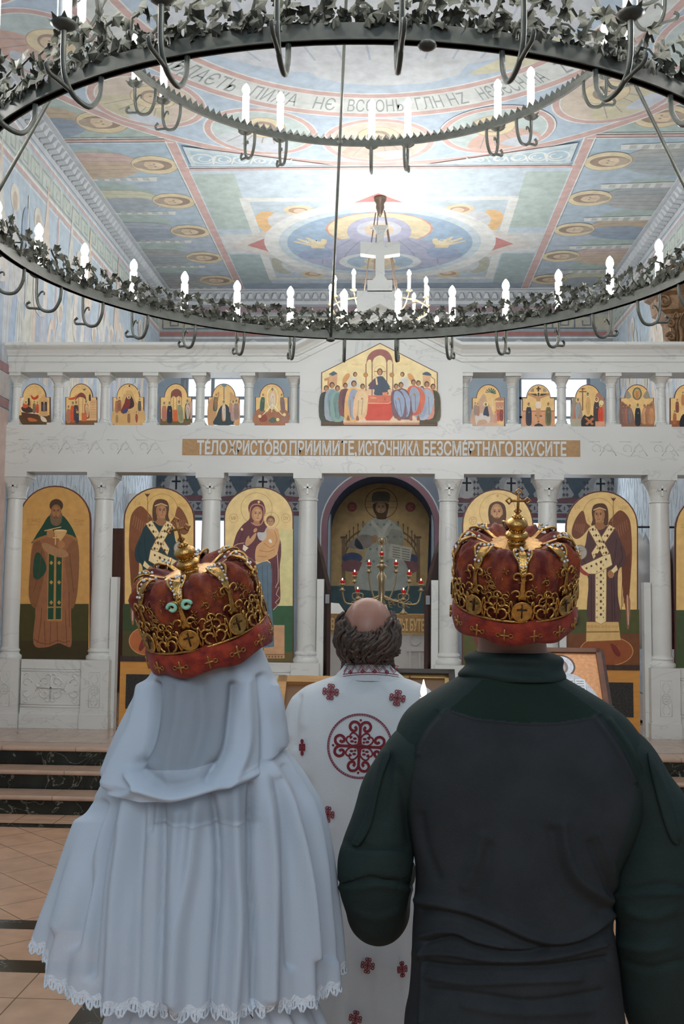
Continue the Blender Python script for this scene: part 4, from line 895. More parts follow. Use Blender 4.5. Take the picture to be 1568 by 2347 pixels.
def sm_meeting(P):
    P.p([(0, .86), (1, .86), (1, 1), (0, 1)], (110, 86, 46)); P.poly([(.34, .36), (.36, .2), (.52, .13), (.66, .2), (.68, .36), (.6, .3), (.5, .34), (.42, .3)], (128, 76, 66), 3)
    for x in (.34, .42, .52, .6, .67): P.p([(x-.006, .3), (x+.006, .3), (x+.006, .68), (x-.006, .68)], (140, 90, 54))
    P.p([(.84, .44), (1, .44), (1, .86), (.84, .86)], (200, 156, 130)); P.p([(.4, .64), (.58, .64), (.58, .92), (.4, .92)], (206, 100, 50)); fig(P, .13, .9, .46, (160, 126, 108), (190, 112, 92)); fig(P, .3, .95, .52, (44, 52, 64), (30, 40, 54)); fig(P, .66, .94, .54, (150, 150, 116), (140, 138, 104), lean=-.25); fig(P, .86, .88, .5, (50, 76, 60), (196, 176, 156))
def sm_baptism(P):
    P.poly([(0, 1), (0, .5), (.2, .3), (.36, .2), (.3, .5), (.2, 1)], (190, 144, 96), 3); P.poly([(1, 1), (1, .5), (.84, .3), (.7, .22), (.72, .6), (.84, 1)], (196, 150, 104), 3); P.poly([(.18, 1), (.26, .8), (.4, .56), (.6, .52), (.74, .74), (.8, 1)], (44, 58, 62), 3)
    P.p([(.49, .1), (.52, .1), (.52, .4), (.49, .4)], (120, 116, 110)); P.poly([(.42, .02), (.6, .02), (.52, .1)], (110, 130, 136), 2); fig(P, .5, .9, .5, (196, 146, 106), (214, 196, 176), w=.22); fig(P, .22, .66, .42, (60, 92, 76), (150, 110, 80), lean=.2); fig(P, .8, .9, .5, (168, 138, 124), (190, 150, 140)); fig(P, .9, .86, .48, (150, 124, 112)); fig(P, .72, .7, .3, (176, 136, 110))
def sm_mountain(P):
    P.poly([(0, 1), (0, .7), (.2, .6), (.36, .7), (.5, .56), (.66, .7), (.84, .62), (1, .72), (1, 1)], (160, 104, 72), 3); P.ring(.52, .36, .17, .27, .02, (250, 232, 190)); fig(P, .52, .6, .5, (206, 180, 150), (220, 200, 176)); fig(P, .2, .66, .42, (64, 96, 78), lean=.2); fig(P, .84, .66, .42, (130, 104, 96), lean=-.2)
    for a in ((.5, .6), (.2, .7), (.85, .7)): P.line([(.52, .5), (a[0], a[1]+.1)], .02, (246, 226, 180))
    P.poly([(.12, .86), (.3, .74), (.36, .9), (.2, .94)], (140, 66, 50), 3); P.poly([(.4, .9), (.56, .82), (.66, .92), (.5, .96)], (84, 96, 80), 3); P.poly([(.8, .78), (.96, .82), (.92, .95), (.8, .92)], (150, 110, 96), 3); P.ell(.14, .8, .05, .04, (240, 212, 150)); P.ell(.68, .88, .05, .04, (240, 212, 150)); P.ell(.88, .76, .05, .04, (240, 212, 150))
def sm_entry(P):
    P.poly([(0, .6), (.2, .4), (.36, .22), (.46, .4), (.6, .6), (.7, 1), (0, 1)], (196, 158, 130), 3); P.p([(.72, .42), (.98, .42), (.98, .7), (.72, .7)], (196, 136, 110)); P.poly([(.68, .38), (.84, .3), (1, .38)], (170, 120, 90), 2); P.p([(.6, .3), (.64, .3), (.66, .62), (.62, .62)], (226, 196, 150))
    for a in range(7): P.poly([(.57, .2), (.57+.16*cos(a*pi/6+pi), .2+.1*sin(a*pi/6+pi)-.01), (.57+.15*cos(a*pi/6+pi+.3), .2+.1*sin(a*pi/6+pi+.3))], (70, 98, 84), 2)
    P.poly([(.1, .76), (.3, .68), (.5, .72), (.56, .8), (.5, .95), (.42, .84), (.2, .86), (.14, .98)], (206, 196, 186), 3); P.poly([(.34, .72), (.38, .58), (.46, .5), (.5, .62), (.52, .76), (.42, .74)], (50, 58, 76), 3); P.ell(.42, .47, .07, .055, (244, 220, 166)); P.ell(.42, .475, .035, .04, (160, 110, 80))
    fig(P, .1, .72, .3, (150, 134, 126)); fig(P, .18, .74, .3, (170, 130, 104)); fig(P, .8, .86, .34, (190, 96, 76)); fig(P, .9, .86, .34, (140, 62, 60)); fig(P, .72, .92, .28, (206, 150, 126)); P.poly([(.3, .96), (.6, .9), (.9, .96), (.9, 1), (.2, 1)], (206, 168, 140), 3)
def sm_cross(P):
    P.p([(0, .64), (1, .64), (1, 1), (0, 1)], (206, 150, 110)); P.p([(0, .62), (1, .62), (1, .65), (0, .65)], (176, 112, 84)); P.p([(.47, .05), (.52, .05), (.52, .9), (.47, .9)], (74, 50, 34)); P.p([(.18, .22), (.82, .22), (.82, .27), (.18, .27)], (74, 50, 34)); P.p([(.4, .72), (.6, .74), (.6, .77), (.4, .75)], (74, 50, 34)); P.p([(.43, .09), (.57, .09), (.57, .12), (.43, .12)], (74, 50, 34)); P.poly([(.35, 1), (.5, .92), (.66, 1)], (60, 40, 30), 2)
    P.poly([(.45, .28), (.3, .24), (.2, .23), (.2, .27), (.42, .34), (.44, .5), (.42, .66), (.46, .86), (.52, .86), (.56, .62), (.55, .48), (.56, .34), (.8, .27), (.8, .23), (.66, .26), (.54, .28)], (190, 140, 96), 2); P.poly([(.42, .42), (.56, .42), (.57, .56), (.42, .56)], (226, 206, 180), 2); P.ell(.5, .22, .06, .05, (240, 212, 150)); P.ell(.5, .23, .035, .04, (96, 64, 44))
    fig(P, .2, .96, .54, (60, 50, 56), (44, 44, 56)); fig(P, .8, .96, .54, (110, 110, 74), (96, 92, 60)); P.poly([(.24, .16), (.34, .08), (.36, .18)], (160, 140, 110), 2); P.poly([(.76, .16), (.66, .08), (.64, .18)], (160, 140, 110), 2)
def sm_descent(P):
    P.poly([(0, .5), (.1, .3), (.26, .4), (.34, .7), (.3, 1), (0, 1)], (150, 140, 124), 3); P.poly([(1, .4), (.8, .2), (.7, .4), (.72, 1), (1, 1)], (170, 120, 96), 3); P.poly([(.32, 1), (.34, .78), (.5, .7), (.72, .8), (.76, 1)], (44, 36, 34), 3); P.p([(.4, .8), (.46, .78), (.68, .94), (.62, .97)], (176, 110, 62)); P.p([(.64, .78), (.7, .82), (.48, .97), (.42, .94)], (176, 110, 62))
    P.p([(.33, .08), (.36, .08), (.36, .62), (.33, .62)], (110, 74, 44)); P.p([(.24, .16), (.46, .16), (.46, .185), (.24, .185)], (110, 74, 44)); P.p([(.28, .1), (.42, .1), (.42, .12), (.28, .12)], (110, 74, 44)); fig(P, .5, .74, .56, (224, 184, 120), (206, 162, 100)); fig(P, .16, .84, .52, (190, 110, 86), (150, 160, 156), lean=.2); fig(P, .76, .86, .56, (70, 60, 56)); fig(P, .88, .88, .44, (206, 72, 44)); P.ell(.9, .44, .07, .06, (240, 212, 150)); P.p([(0, .82), (.3, .82), (.3, 1), (0, 1)], (170, 160, 136)); P.p([(.72, .88), (1, .88), (1, 1), (.72, 1)], (206, 150, 116))
def sm_ascent(P):
    P.poly([(0, .42), (.2, .5), (.36, .62), (.42, 1), (0, 1)], (136, 98, 80), 3); P.poly([(1, .42), (.84, .48), (.66, .6), (.62, 1), (1, 1)], (170, 122, 84), 3); P.p([(0, .9), (1, .9), (1, 1), (0, 1)], (140, 100, 70)); P.ell(.5, .22, .14, .15, (96, 104, 84)); P.ell(.5, .22, .1, .12, (190, 150, 96)); fig(P, .5, .34, .24, (190, 130, 76)); fig(P, .52, .96, .52, (50, 44, 50), (34, 50, 54))
    for x, c in ((.08, (120, 90, 80)), (.18, (150, 96, 80)), (.28, (116, 104, 100)), (.72, (190, 140, 96)), (.82, (160, 110, 76)), (.92, (186, 130, 84))): fig(P, x, .92, .46, c, tuple(v+14 for v in c), False)
    for s in (-1, 1): P.poly([(.5+s*.18, .28), (.5+s*.3, .14), (.5+s*.36, .3), (.5+s*.26, .34)], (150, 140, 120), 3)
def sm_spirit(P):
    P.p([(0, .85), (1, .85), (1, 1), (0, 1)], (150, 90, 56)); P.poly([(.3, 1), (.34, .75), (.5, .68), (.66, .75), (.7, 1)], (40, 32, 34), 3)
    for k in range(6):
        a = pi*(.02+.19*k); x, y = .5-.36*cos(a), .8-.5*sin(a); fig(P, x, y+.16, .32, ((170, 104, 70), (140, 80, 60), (190, 130, 80))[k % 3])
SM = [((42, 115), sm_birth, 'a reclining figure on a white bed and seated visitors'), ((150, 222), sm_temple, 'a small girl before an orange robed crowd and a stairway'), ((258, 330), sm_nativity, 'a reclining mother in a dark cave on a golden hill'), ((367, 440), sm_meeting, 'four standing figures round an orange altar under a domed canopy'), ((477, 549), sm_baptism, 'a figure standing in dark water between two rocks'), ((585, 661), sm_mountain, 'a bright haloed figure above three fallen men'), ((1082, 1157), sm_entry, 'a rider on a pale donkey below a palm'), ((1197, 1272), sm_cross, 'a dark cross between two mourners'), ((1309, 1386), sm_descent, 'a golden figure over broken doors with an orphan red robe'), ((1422, 1499), sm_ascent, 'a dark robed woman below a figure in an oval'), ((1536, 1612), sm_spirit, 'a seated half circle of haloed men')]
for (l, r), fn, ds in SM:
    top, sh, bot = (879, 910, 973) if l < 700 else (881, 912, 977.5)
    if l < 120: bot = 972.5
    if l > 1400: bot = 978.5
    dr_ = lambda P, fn=fn, o=small_outline(l, r, sh, top, bot): P.p(inset(o, 1.6), (226, 188, 124))
    out = small_outline(0, 1, (sh-top)/(bot-top), 0, 1)
    def both(P, fn=fn): P.p([(p[0]*.956+.022, p[1]*.97+.018) for p in out], (224, 186, 122)); P.text('ПРАЗДНИК' if 0 else 'ІС ХС', .36, .1, .64, .035, (186, 144, 90)); fn(P)
    t = icon('feast_icon', 'small gold arcade icon of '+ds.replace('orphan ', ''), 'icon', out, lambda u, v, l=l, r=r, top=top, bot=bot: (l+(r-l)*u, top+(bot-top)*v), IY+.02, th=.025, draw=both, k=1.22, group='small feast icons of the upper arcade')
# supper icon of the gable
TG = lambda u, v: (720+u/5.227, 780+v/5.227)
og = [(85, 1018), (88, 385), (790, 32), (1480, 383), (1477, 1022)]
def dg_(P):
    P.p(inset(og, 9), (240, 208, 154)); P.p([(92, 585), (1473, 585), (1470, 1012), (92, 1012)], (224, 184, 146)); P.p([(92, 940), (400, 940), (400, 1012), (92, 1012)], (84, 66, 38)); P.p([(1240, 930), (1470, 930), (1470, 1012), (1240, 1012)], (84, 66, 38)); P.p([(335, 900), (1270, 900), (1260, 1012), (360, 1012)], (232, 200, 166)); P.p([(345, 985), (1262, 985), (1260, 1012), (360, 1012)], (190, 140, 106))
    P.poly([(625, 290), (640, 200), (700, 130), (790, 105), (880, 130), (930, 200), (948, 290), (925, 240), (885, 240), (870, 285), (850, 215), (790, 180), (720, 215), (695, 285), (680, 235), (645, 240)], (150, 96, 88), 3)
    for x in (622, 695, 872, 944): P.p([(x-5, 280), (x+5, 280), (x+5, 660), (x-5, 660)], (120, 66, 46))
    P.ring(788, 375, 72, 75, 5, (206, 160, 110)); P.text('ПРИЧАЩЕНИЕ', 445, 302, 582, 26, (206, 166, 112)); P.text('АПОСТОЛОВ', 990, 302, 1120, 26, (206, 166, 112)); P.p([(722, 370), (855, 370), (855, 378), (722, 378)], (130, 80, 50))
    P.p([(120, 460), (180, 440), (180, 585), (160, 585), (160, 480), (125, 490)], (190, 136, 90)); P.p([(180, 410), (280, 400), (275, 540), (180, 560)], (206, 160, 120)); P.p([(175, 405), (235, 368), (282, 398), (222, 428)], (70, 92, 104)); P.p([(1300, 410), (1395, 410), (1395, 560), (1305, 560)], (214, 170, 126)); P.poly([(1300, 410), (1320, 385), (1360, 378), (1395, 400), (1400, 425)], (70, 92, 104), 3); P.line([(1395, 430), (1445, 470), (1445, 580)], 12, (190, 130, 90))
    for sx, cx in ((1, 460), (-1, 1090)):
        q = lambda a, b: (cx+sx*a, b)
        P.poly([q(-120, 560), q(-115, 460), q(-70, 400), q(-30, 405), q(-40, 450), q(-90, 520)], (206, 150, 96), 3); P.poly([q(-60, 560), q(-20, 440), q(30, 430), q(60, 500), q(75, 560)], (206, 202, 192), 3); P.ell(*q(30, 410), 44, 42, (244, 216, 160)); P.ell(*q(32, 408), 26, 30, (110, 66, 44)); P.ell(*q(36, 412), 16, 22, (186, 132, 92)); P.ell(*q(158, 415), 27, 27, (196, 136, 76)); P.ring(*q(158, 415), 27, 27, 4, (110, 62, 40))
    P.poly([(790, 430), (740, 450), (650, 545), (665, 585), (725, 590), (725, 655), (885, 655), (880, 600), (920, 580), (900, 540), (835, 445)], (66, 78, 92), 3); P.poly([(740, 450), (690, 490), (645, 545), (665, 585), (720, 570), (750, 500)], (96, 74, 84), 3); P.p([(735, 455), (752, 450), (765, 530), (745, 535)], (232, 200, 160)); P.ell(645, 560, 16, 14, (232, 200, 160)); P.ell(922, 565, 16, 14, (232, 200, 160)); P.ell(788, 378, 33, 42, (96, 58, 40)); face(P, 788, 382, 22, 33, (186, 132, 92), (80, 50, 36))
    P.p([(615, 660), (945, 660), (950, 735), (890, 765), (640, 765), (615, 740)], (206, 112, 86)); P.p([(612, 755), (952, 735), (952, 900), (905, 960), (625, 960), (608, 930)], (206, 76, 56)); P.line([(615, 735), (660, 755), (895, 755), (950, 715)], 9, (236, 190, 140)); P.ell(710, 690, 40, 14, (226, 150, 110)); P.p([(820, 625), (880, 620), (880, 660), (820, 660)], (226, 140, 100)); P.p([(838, 690), (860, 690), (856, 720), (842, 720)], (190, 90, 60))
    for x, y, h, c1, c2, ln in ((145, 960, 430, (60, 62, 56), (44, 50, 50), 0), (215, 950, 460, (150, 160, 166), (120, 146, 150), 0), (280, 960, 430, (130, 160, 150), (112, 140, 134), 0), (375, 900, 400, (120, 74, 76), (100, 66, 70), 0), (455, 960, 490, (226, 176, 110), (150, 160, 176), .1), (540, 930, 420, (226, 186, 140), (226, 196, 150), .22),
                              (1425, 960, 450, (84, 80, 50), (70, 66, 44), 0), (1350, 930, 450, (206, 140, 120), (160, 176, 190), 0), (1290, 940, 400, (170, 176, 190), (150, 166, 186), 0), (1250, 900, 430, (150, 160, 176), (206, 110, 80), 0), (1190, 880, 420, (206, 96, 66), (150, 160, 176), 0), (1100, 930, 440, (110, 84, 92), (150, 164, 186), -.3), (1030, 930, 420, (120, 92, 100), (150, 164, 186), -.25)):
        fig(P, x, y, h, c1, c2, False, ln, w=.36)
    for x in (400, 510, 1010, 1150, 1240): P.poly([(x-10, 950), (x+4, 900), (x+16, 905), (x+30, 955), (x+10, 962)], (150, 96, 66), 2)
icon('supper_icon', 'gabled gold icon of robed men on both sides of a red table', 'icon', og, TG, FY-.022, th=.02, draw=dg_, k=1.22)
# ================================================================ CHANDELIERS
m_iron = mat('dark_wrought_iron', S(70, 73, 67), .5, .3, var=.25, vscale=20)
m_ironl = mat('patinated_iron_leaf', S(64, 66, 58), .65, .2, spec=.3, var=.35, vscale=30)
m_sleeve = mat('white_candle_sleeve', (.82, .82, .8), .4)
m_bulb = mat('glowing_bulb', (1, 1, 1), .4, emit=((1.0, .965, .92), BULB))
m_bulb2 = mat('glowing_altar_bulb', (1, 1, 1), .4, emit=((1.0, .96, .9), BULB*.7))
def bulb_mesh(r, h, n=10):
    g = MB(); g.lathe([(r*.5, 0), (r*.62, h*.12), (r*.98, h*.38), (r, h*.5), (r*.86, h*.68), (r*.5, h*.86), (r*.12, h)], n=n); return g
def inst(me, name, parent, loc=(0, 0, 0), rz=0):
    o = bpy.data.objects.new(name, me); COL.objects.link(o); o.parent = parent; o.location = loc; o.rotation_euler = (0, 0, rz); return o
CCX, CCY = -.135, 4.4
ch = thing('ring_chandelier', 'great two-tiered wrought iron ring chandelier with vine leaves and electric candles overhead', 'chandelier', (CCX, CCY, 3.3))
def band(g, R, z0, z1, t, n=120):
    g.loop([[(CCX+(R+a)*cos(2*pi*j/n), CCY+(R+a)*sin(2*pi*j/n), z) for j in range(n)] for a, z in ((0, z0), (t, z0), (t, z1), (0, z1), (0, z0))], 0, True, (False, False))
R1, Z1, R2, Z2 = 1.65, 3.3, 1.165, 4.28
g = MB(); band(g, R1-.01, Z1, Z1+.052, .02)
g.loop([[(CCX+(R1+a)*cos(2*pi*j/120), CCY+(R1+a)*sin(2*pi*j/120), z) for j in range(120)] for a, z in ((-.016, Z1+.0), (.016, Z1+.0), (.016, Z1+.006), (-.016, Z1+.006), (-.016, Z1))], 0, True, (False, False))
ring1 = g.build('lower_ring', m_iron, ch, True, auto=35)
rl = random.Random(3)
def leaf(g, c, ax, up, s):
    """lobed vine leaf: c centre, ax pointing direction, up facing"""
    ax = Vector(ax).normalized(); up = Vector(up); up = (up-ax*up.dot(ax)).normalized(); sd = ax.cross(up)
    pr = [(-.3, .1), (-.42, .45), (-.12, .72), (.08, .5), (.38, .82), (.55, .4), (1.0, 0)]
    pts = [(a, b) for a, b in pr]+[(a, -b) for a, b in reversed(pr[:-1])]
    vs = [Vector(c)+up*s*.22]
    for a, b in pts: vs.append(Vector(c)+ax*a*s+sd*b*s-up*s*(.12*abs(b)+.2*max(a, 0)**2+rl.uniform(-.06, .1)))
    n = len(pts); g.add(vs, [(0, 1+i, 1+(i+1) % n) for i in range(n)])
def garland(g, R, z0, units, h, s, stems):
    for k in range(units):
        a0 = 2*pi*k/units; w = 2*pi/units
        pt = lambda u, v, o=0: Vector((CCX+(R+o)*cos(a0+u*w), CCY+(R+o)*sin(a0+u*w), z0+v*h))
        rad = Vector((cos(a0), sin(a0), 0)); tan = Vector((-sin(a0), cos(a0), 0)); Z = Vector((0, 0, 1))
        stems.tube([pt(-.1, .0), pt(.12, .28, .01), pt(.3, .55, -.008), pt(.45, .85, .008), pt(.75, 1.0), pt(1.0, .88, -.01)], [.006, .006, .006, .005, .005, .004], 5)
        stems.tube([pt(.3, .55), pt(.55, .5, .012), pt(.75, .35, .016)], .004, 4)
        for u, v, d in ((.5, .98, 1), (.85, .98, 1), (1.02, .82, 1), (.42, .72, -1), (.15, .42, 1), (.6, .45, 1), (.82, .3, 1), (.05, .14, -1), (.3, .14, 1), (.55, .12, -1), (.8, .1, 1), (.18, .05, 1), (.68, .06, -1), (.95, .2, 1), (.4, .3, 1)):
            o = rl.uniform(-.028, .028); f = rad*(1 if rl.random() < .5 else -1)+Z*rl.uniform(-.2, .9)+tan*rl.uniform(-.6, .6)
            dirn = tan*d*rl.uniform(.2, 1)+Z*rl.uniform(-.7, .8)+rad*rl.uniform(-.4, .4)
            leaf(g, pt(u+rl.uniform(-.06, .06), v, o), dirn, f, s*rl.uniform(.85, 1.35))
g = MB(); st = MB(); garland(g, R1, Z1+.045, 104, .125, .027, st)
g.v, off = g.v, len(st.v); st.f += [tuple(i+len(st.v) for i in f) for f in g.f]; st.m += g.m; st.v += g.v
st.build('vine_garland', m_ironl, ring1)
def candle_arms(n_angles, R, Z, ro, drop, zc, sl, sr, bl, name):
    # one arm, built pointing to +X at the chandelier's axis, then copied round the ring
    g = MB(); p = lambda r, z: (CCX+r, CCY, z)
    g.tube(crs([p(R, Z+.01), p(R+.005, Z-.5*drop), p(R+.25*ro, Z-.95*drop), p(R+.55*ro, Z-drop), p(R+.85*ro, Z-.8*drop), p(R+ro, Z-.3*drop), p(R+ro*1.02, zc)], 4, False), .0085, 7)
    g.tube(crs([p(R+.8*ro, Z-.86*drop), p(R+1.1*ro, Z-.78*drop), p(R+1.35*ro, Z-.72*drop), p(R+1.42*ro, Z-.55*drop), p(R+1.3*ro, Z-.46*drop)], 4, False), [.007]*16+[.009], 6)
    g.tube(crs([p(R+ro, Z-.35*drop), p(R+.85*ro, Z-.1*drop), p(R+.72*ro, Z-.08*drop), p(R+.7*ro, Z-.22*drop)], 4, False), .005, 5)
    g.lathe([(.008, zc-.02), (.03, zc-.008), (.04, zc), (.036, zc+.004), (sr+.004, zc+.004), (sr+.004, zc+.012)], (CCX+R+ro*1.02, CCY, 0), 12)
    for k in range(8):
        a = 2*pi*k/8; g.add([(CCX+R+ro*1.02+.036*cos(a-.3), CCY+.036*sin(a-.3), zc), (CCX+R+ro*1.02+.052*cos(a), CCY+.052*sin(a), zc+.014), (CCX+R+ro*1.02+.036*cos(a+.3), CCY+.036*sin(a+.3), zc)], [(0, 1, 2)])
    arm = g.build(name, m_iron, ch, True, loc=(0, 0, 0))
    x = CCX+R+ro*1.02
    s1 = MB().lathe([(sr, zc+.004), (sr, zc+sl), (sr*.8, zc+sl+.002)], (x, CCY, 0), 12).build('candle_sleeve', m_sleeve, arm, True, auto=40)
    b = bulb_mesh(.0215, bl); b.v = [(q[0]+x, q[1]+CCY, q[2]+zc+sl) for q in b.v]; b1 = b.build('bulb', m_bulb, arm, True)
    for i, a in enumerate(n_angles):
        if i == 0: arm.rotation_euler = (0, 0, a); continue
        o = arm.copy(); COL.objects.link(o); o.rotation_euler = (0, 0, a)
        for cch in (s1, b1):
            c = cch.copy(); COL.objects.link(c); c.parent = o
candle_arms([radians(90+5-10.588*k) for k in range(34)], R1, Z1, .155, .115, Z1+.085, .195, .021, .076, 'candle_arm')
g = MB(); band(g, R2-.008, Z2, Z2+.032, .016)
for a0, a1 in ((-.008, .008),):
    n = 190
    for k in range(n):      # small leaf points standing on the upper ring
        a = 2*pi*k/n; w = pi/n*.9; q = lambda t, o, z: (CCX+(R2+o)*cos(a+t), CCY+(R2+o)*sin(a+t), Z2+z)
        g.add([q(-w, .004, .03), q(w, .004, .03), q(w*1.05, .012, .046), q(0, .004, .07), q(-w*1.05, .012, .046), q(0, -.006, .045)], [(0, 1, 5), (1, 2, 5), (2, 3, 5), (3, 4, 5), (4, 0, 5), (0, 1, 2, 3, 4)])
ring2 = g.build('upper_ring', m_iron, ch)
candle_arms([radians(90-(5.2+32.73*k+s*4.6)) for k in range(11) for s in (-1, 1)], R2, Z2, .13, .115, Z2+.06, .21, .02, .07, 'upper_candle_arm')
for k in range(4):
    a = radians(90+8+90*k); c, s = cos(a), sin(a)
    g = MB(); g.tube([(CCX+R1*c, CCY+R1*s, Z1-.01), (CCX+R2*c, CCY+R2*s, Z2+.02), (CCX+.1*c, CCY+.1*s, ZC-.15)], .0085, 8)
    g.sphere((CCX+R1*c, CCY+R1*s, Z1-.005), (.028, .028, .014), 10, 6); g.sphere((CCX+R2*c, CCY+R2*s, Z2+.016), .02, 10, 6); g.build('hanging_rod', m_iron, ch, True)
MB().lathe([(.02, ZC-.25), (.1, ZC-.2), (.13, ZC-.12), (.12, ZC-.02), (.16, ZC)], (CCX, CCY, 0), 20).build('ceiling_mount', m_iron, ch, True)
# ---- gilt chandelier hanging before the altar
m_gilt = mat('pale_gilt_metal', S(226, 204, 160), .3, .8)
AX, AY = -.155, 12.65
ac = thing('gilt_chandelier', 'small pale gilt chandelier with white candle bulbs hanging behind the marble cross', 'chandelier', (AX, AY, 5.0))
g = MB(); g.lathe([(.02, 4.75), (.06, 4.8), (.03, 4.86), (.03, 5.1), (.09, 5.2), (.1, 5.26), (.03, 5.36), (.025, 5.7), (.05, 5.76), (.02, 5.85)], (AX, AY, 0), 16); g.build('stem', m_gilt, ac, True)
for R, Z, n, ph, nm, sl in ((.62, 5.47, 11, .2, 'arm', .17), (.9, 4.93, 16, .1, 'lower_arm', .12)):
    g = MB(); g.tube([(AX+R*cos(2*pi*j/48), AY+R*sin(2*pi*j/48), Z-.1) for j in range(48)], .012, 6, closed=True); g.build('hoop', m_gilt, ac, True)
    for k in range(n):
        a = ph+2*pi*k/n; c, s = cos(a), sin(a)
        g = MB(); g.tube(crs([(AX+.04*c, AY+.04*s, Z-.15), (AX+.4*R*c, AY+.4*R*s, Z-.22), (AX+.8*R*c, AY+.8*R*s, Z-.2), (AX+R*c, AY+R*s, Z-.02)], 4, False), .008, 6)
        g.lathe([(.01, Z-.02), (.04, Z), (.035, Z+.01), (.02, Z+.012)], (AX+R*c, AY+R*s, 0), 10); am = g.build(nm, m_gilt, ac, True)
        MB().lathe([(.02, Z), (.02, Z+sl)], (AX+R*c, AY+R*s, 0), 8).build('candle_sleeve', m_sleeve, am, True)
        b = bulb_mesh(.025, .09, 8); b.v = [(q[0]+AX+R*c, q[1]+AY+R*s, q[2]+Z+sl) for q in b.v]; b.build('bulb', m_bulb2, am, True)
m_bronze = mat('bronze_rosette', S(120, 104, 92), .4, .7)
MB().lathe([(.01, ZC-.27), (.03, ZC-.22), (.055, ZC-.15), (.05, ZC-.1), (.075, ZC-.06), (.08, ZC-.02), (.06, ZC)], (AX, AY, 0), 12).build('ceiling_rosette', m_bronze, ac, True)
for a in (2.5, 4.4, .4, 5.6):
    g = MB(); c, s = cos(a), sin(a); g.tube([(AX+.07*c, AY+.07*s, ZC-.2), (AX+.3*c, AY+.3*s, 5.36)], .008, 6); g.tube([(AX+.3*c, AY+.3*s, 5.36), (AX+.62*c, AY+.62*s, 5.37)], .008, 6); g.build('chain', m_bronze, ac)
# ================================================================ BEHIND THE SCREEN
TA = lambda u, v: (680+u/3.92, 1080+v/3.92)
P = Paint(lambda u, v: PY(*TA(u, v), YB+1.0), (0, -1, 0), 1.05)
P.poly([(300, 1320), (303, 1030), (313, 400), (370, 250), (500, 140), (650, 98), (850, 98), (1010, 145), (1130, 250), (1195, 400), (1172, 1030), (1168, 1320)], (176, 152, 110), 0)
P.p([(303, 1030), (1172, 1030), (1172, 1500), (300, 1500)], (70, 92, 96))
P.ell(498, 320, 44, 44, (140, 84, 82)); P.ell(1022, 322, 46, 44, (140, 84, 82)); P.text('ІС', 478, 340, 518, 40, (176, 130, 100)); P.text('ХС', 1000, 342, 1044, 40, (176, 130, 100))
P.ring(760, 290, 148, 140, 7, (110, 84, 64)); P.line([(620, 270), (690, 270)], 5, (130, 100, 76)); P.line([(830, 270), (900, 270)], 5, (130, 100, 76)); P.line([(620, 326), (690, 326)], 5, (130, 100, 76)); P.line([(830, 326), (900, 326)], 5, (130, 100, 76))
P.ring(755, 760, 350, 270, 16, (110, 92, 74), pi, 2*pi); P.ring(755, 790, 330, 250, 12, (110, 92, 74), pi, 2*pi)
for k in range(19):
    a = pi*(.04+.92*k/18); x, y = 755-340*cos(a), 765-262*sin(a)
    if abs(x-755) > 130: P.p([(x-4, y-70), (x+4, y-70), (x+4, y+60), (x-4, y+60)], (104, 88, 72)); P.ell(x, y-72, 7, 14, (104, 88, 72))
for x in (405, 1075): P.p([(x, 590), (x+34, 590), (x+34, 1000), (x, 1000)], (124, 106, 84)); P.p([(x-12, 585), (x+46, 585), (x+46, 604), (x-12, 604)], (104, 86, 70))
P.ell(500, 780, 90, 50, (74, 86, 116)); P.ell(1020, 790, 70, 48, (74, 86, 116)); P.ell(500, 850, 100, 55, (126, 92, 96)); P.ell(1010, 860, 90, 60, (126, 92, 96))
P.poly([(700, 420), (620, 480), (560, 560), (530, 680), (600, 720), (640, 680), (590, 820), (540, 960), (560, 1060), (960, 1060), (1000, 880), (920, 720), (960, 560), (900, 480), (820, 430)], (166, 172, 164))
P.poly([(590, 570), (470, 640), (480, 690), (640, 690), (700, 600)], (140, 132, 126)); P.poly([(850, 520), (960, 560), (940, 680), (820, 640)], (150, 152, 142))
for k in range(22):
    x, y = 600+62*(k % 6)+(k//6 % 2)*30, 480+110*(k//6)
    P.p([(x-14, y-4), (x+14, y-4), (x+14, y+4), (x-14, y+4)], (120, 134, 130)); P.p([(x-4, y-14), (x+4, y-14), (x+4, y+14), (x-4, y+14)], (120, 134, 130))
P.poly([(690, 440), (760, 520), (830, 440), (850, 470), (790, 560), (800, 760), (730, 760), (735, 560), (670, 470)], (190, 192, 182), 2)
P.p([(845, 650), (1040, 690), (1020, 810), (820, 780)], (190, 190, 176))
for j in range(5):
    P.p([(862, 676+22*j), (930, 688+22*j), (930, 696+22*j), (862, 684+22*j)], (124, 124, 120)); P.p([(945, 692+22*j), (1015, 704+22*j), (1015, 712+22*j), (945, 700+22*j)], (124, 124, 120))
P.poly([(680, 280), (684, 200), (720, 184), (760, 182), (810, 186), (838, 210), (826, 282), (760, 272)], (96, 94, 82), 3); P.p([(686, 268), (824, 268), (820, 284), (690, 284)], (130, 112, 84))
P.poly([(695, 290), (690, 350), (715, 400), (725, 430), (800, 430), (810, 395), (822, 350), (818, 290)], (80, 66, 54)); face(P, 757, 330, 48, 62, (150, 122, 94), (76, 60, 48)); P.poly([(710, 350), (722, 400), (757, 416), (794, 400), (806, 350), (780, 372), (735, 372)], (84, 68, 54))
P.poly([(540, 600), (520, 660), (560, 700), (600, 690)], (60, 66, 74), 2); P.ell(700, 610, 26, 40, (160, 130, 100), .3)
P.build('niche_painting', m_wallp, bpy.data.objects['wall_niche'])
AYY = 13.0
m_cloth = mat('gold_brocade_cloth', S(168, 132, 82), .55, var=.2, vscale=40, bump=.3, bscale=90)
m_gold = mat('old_gold', S(196, 160, 100), .35, .8)
m_white = mat('white_carved_panel', (.6, .6, .58), .5, var=.06)
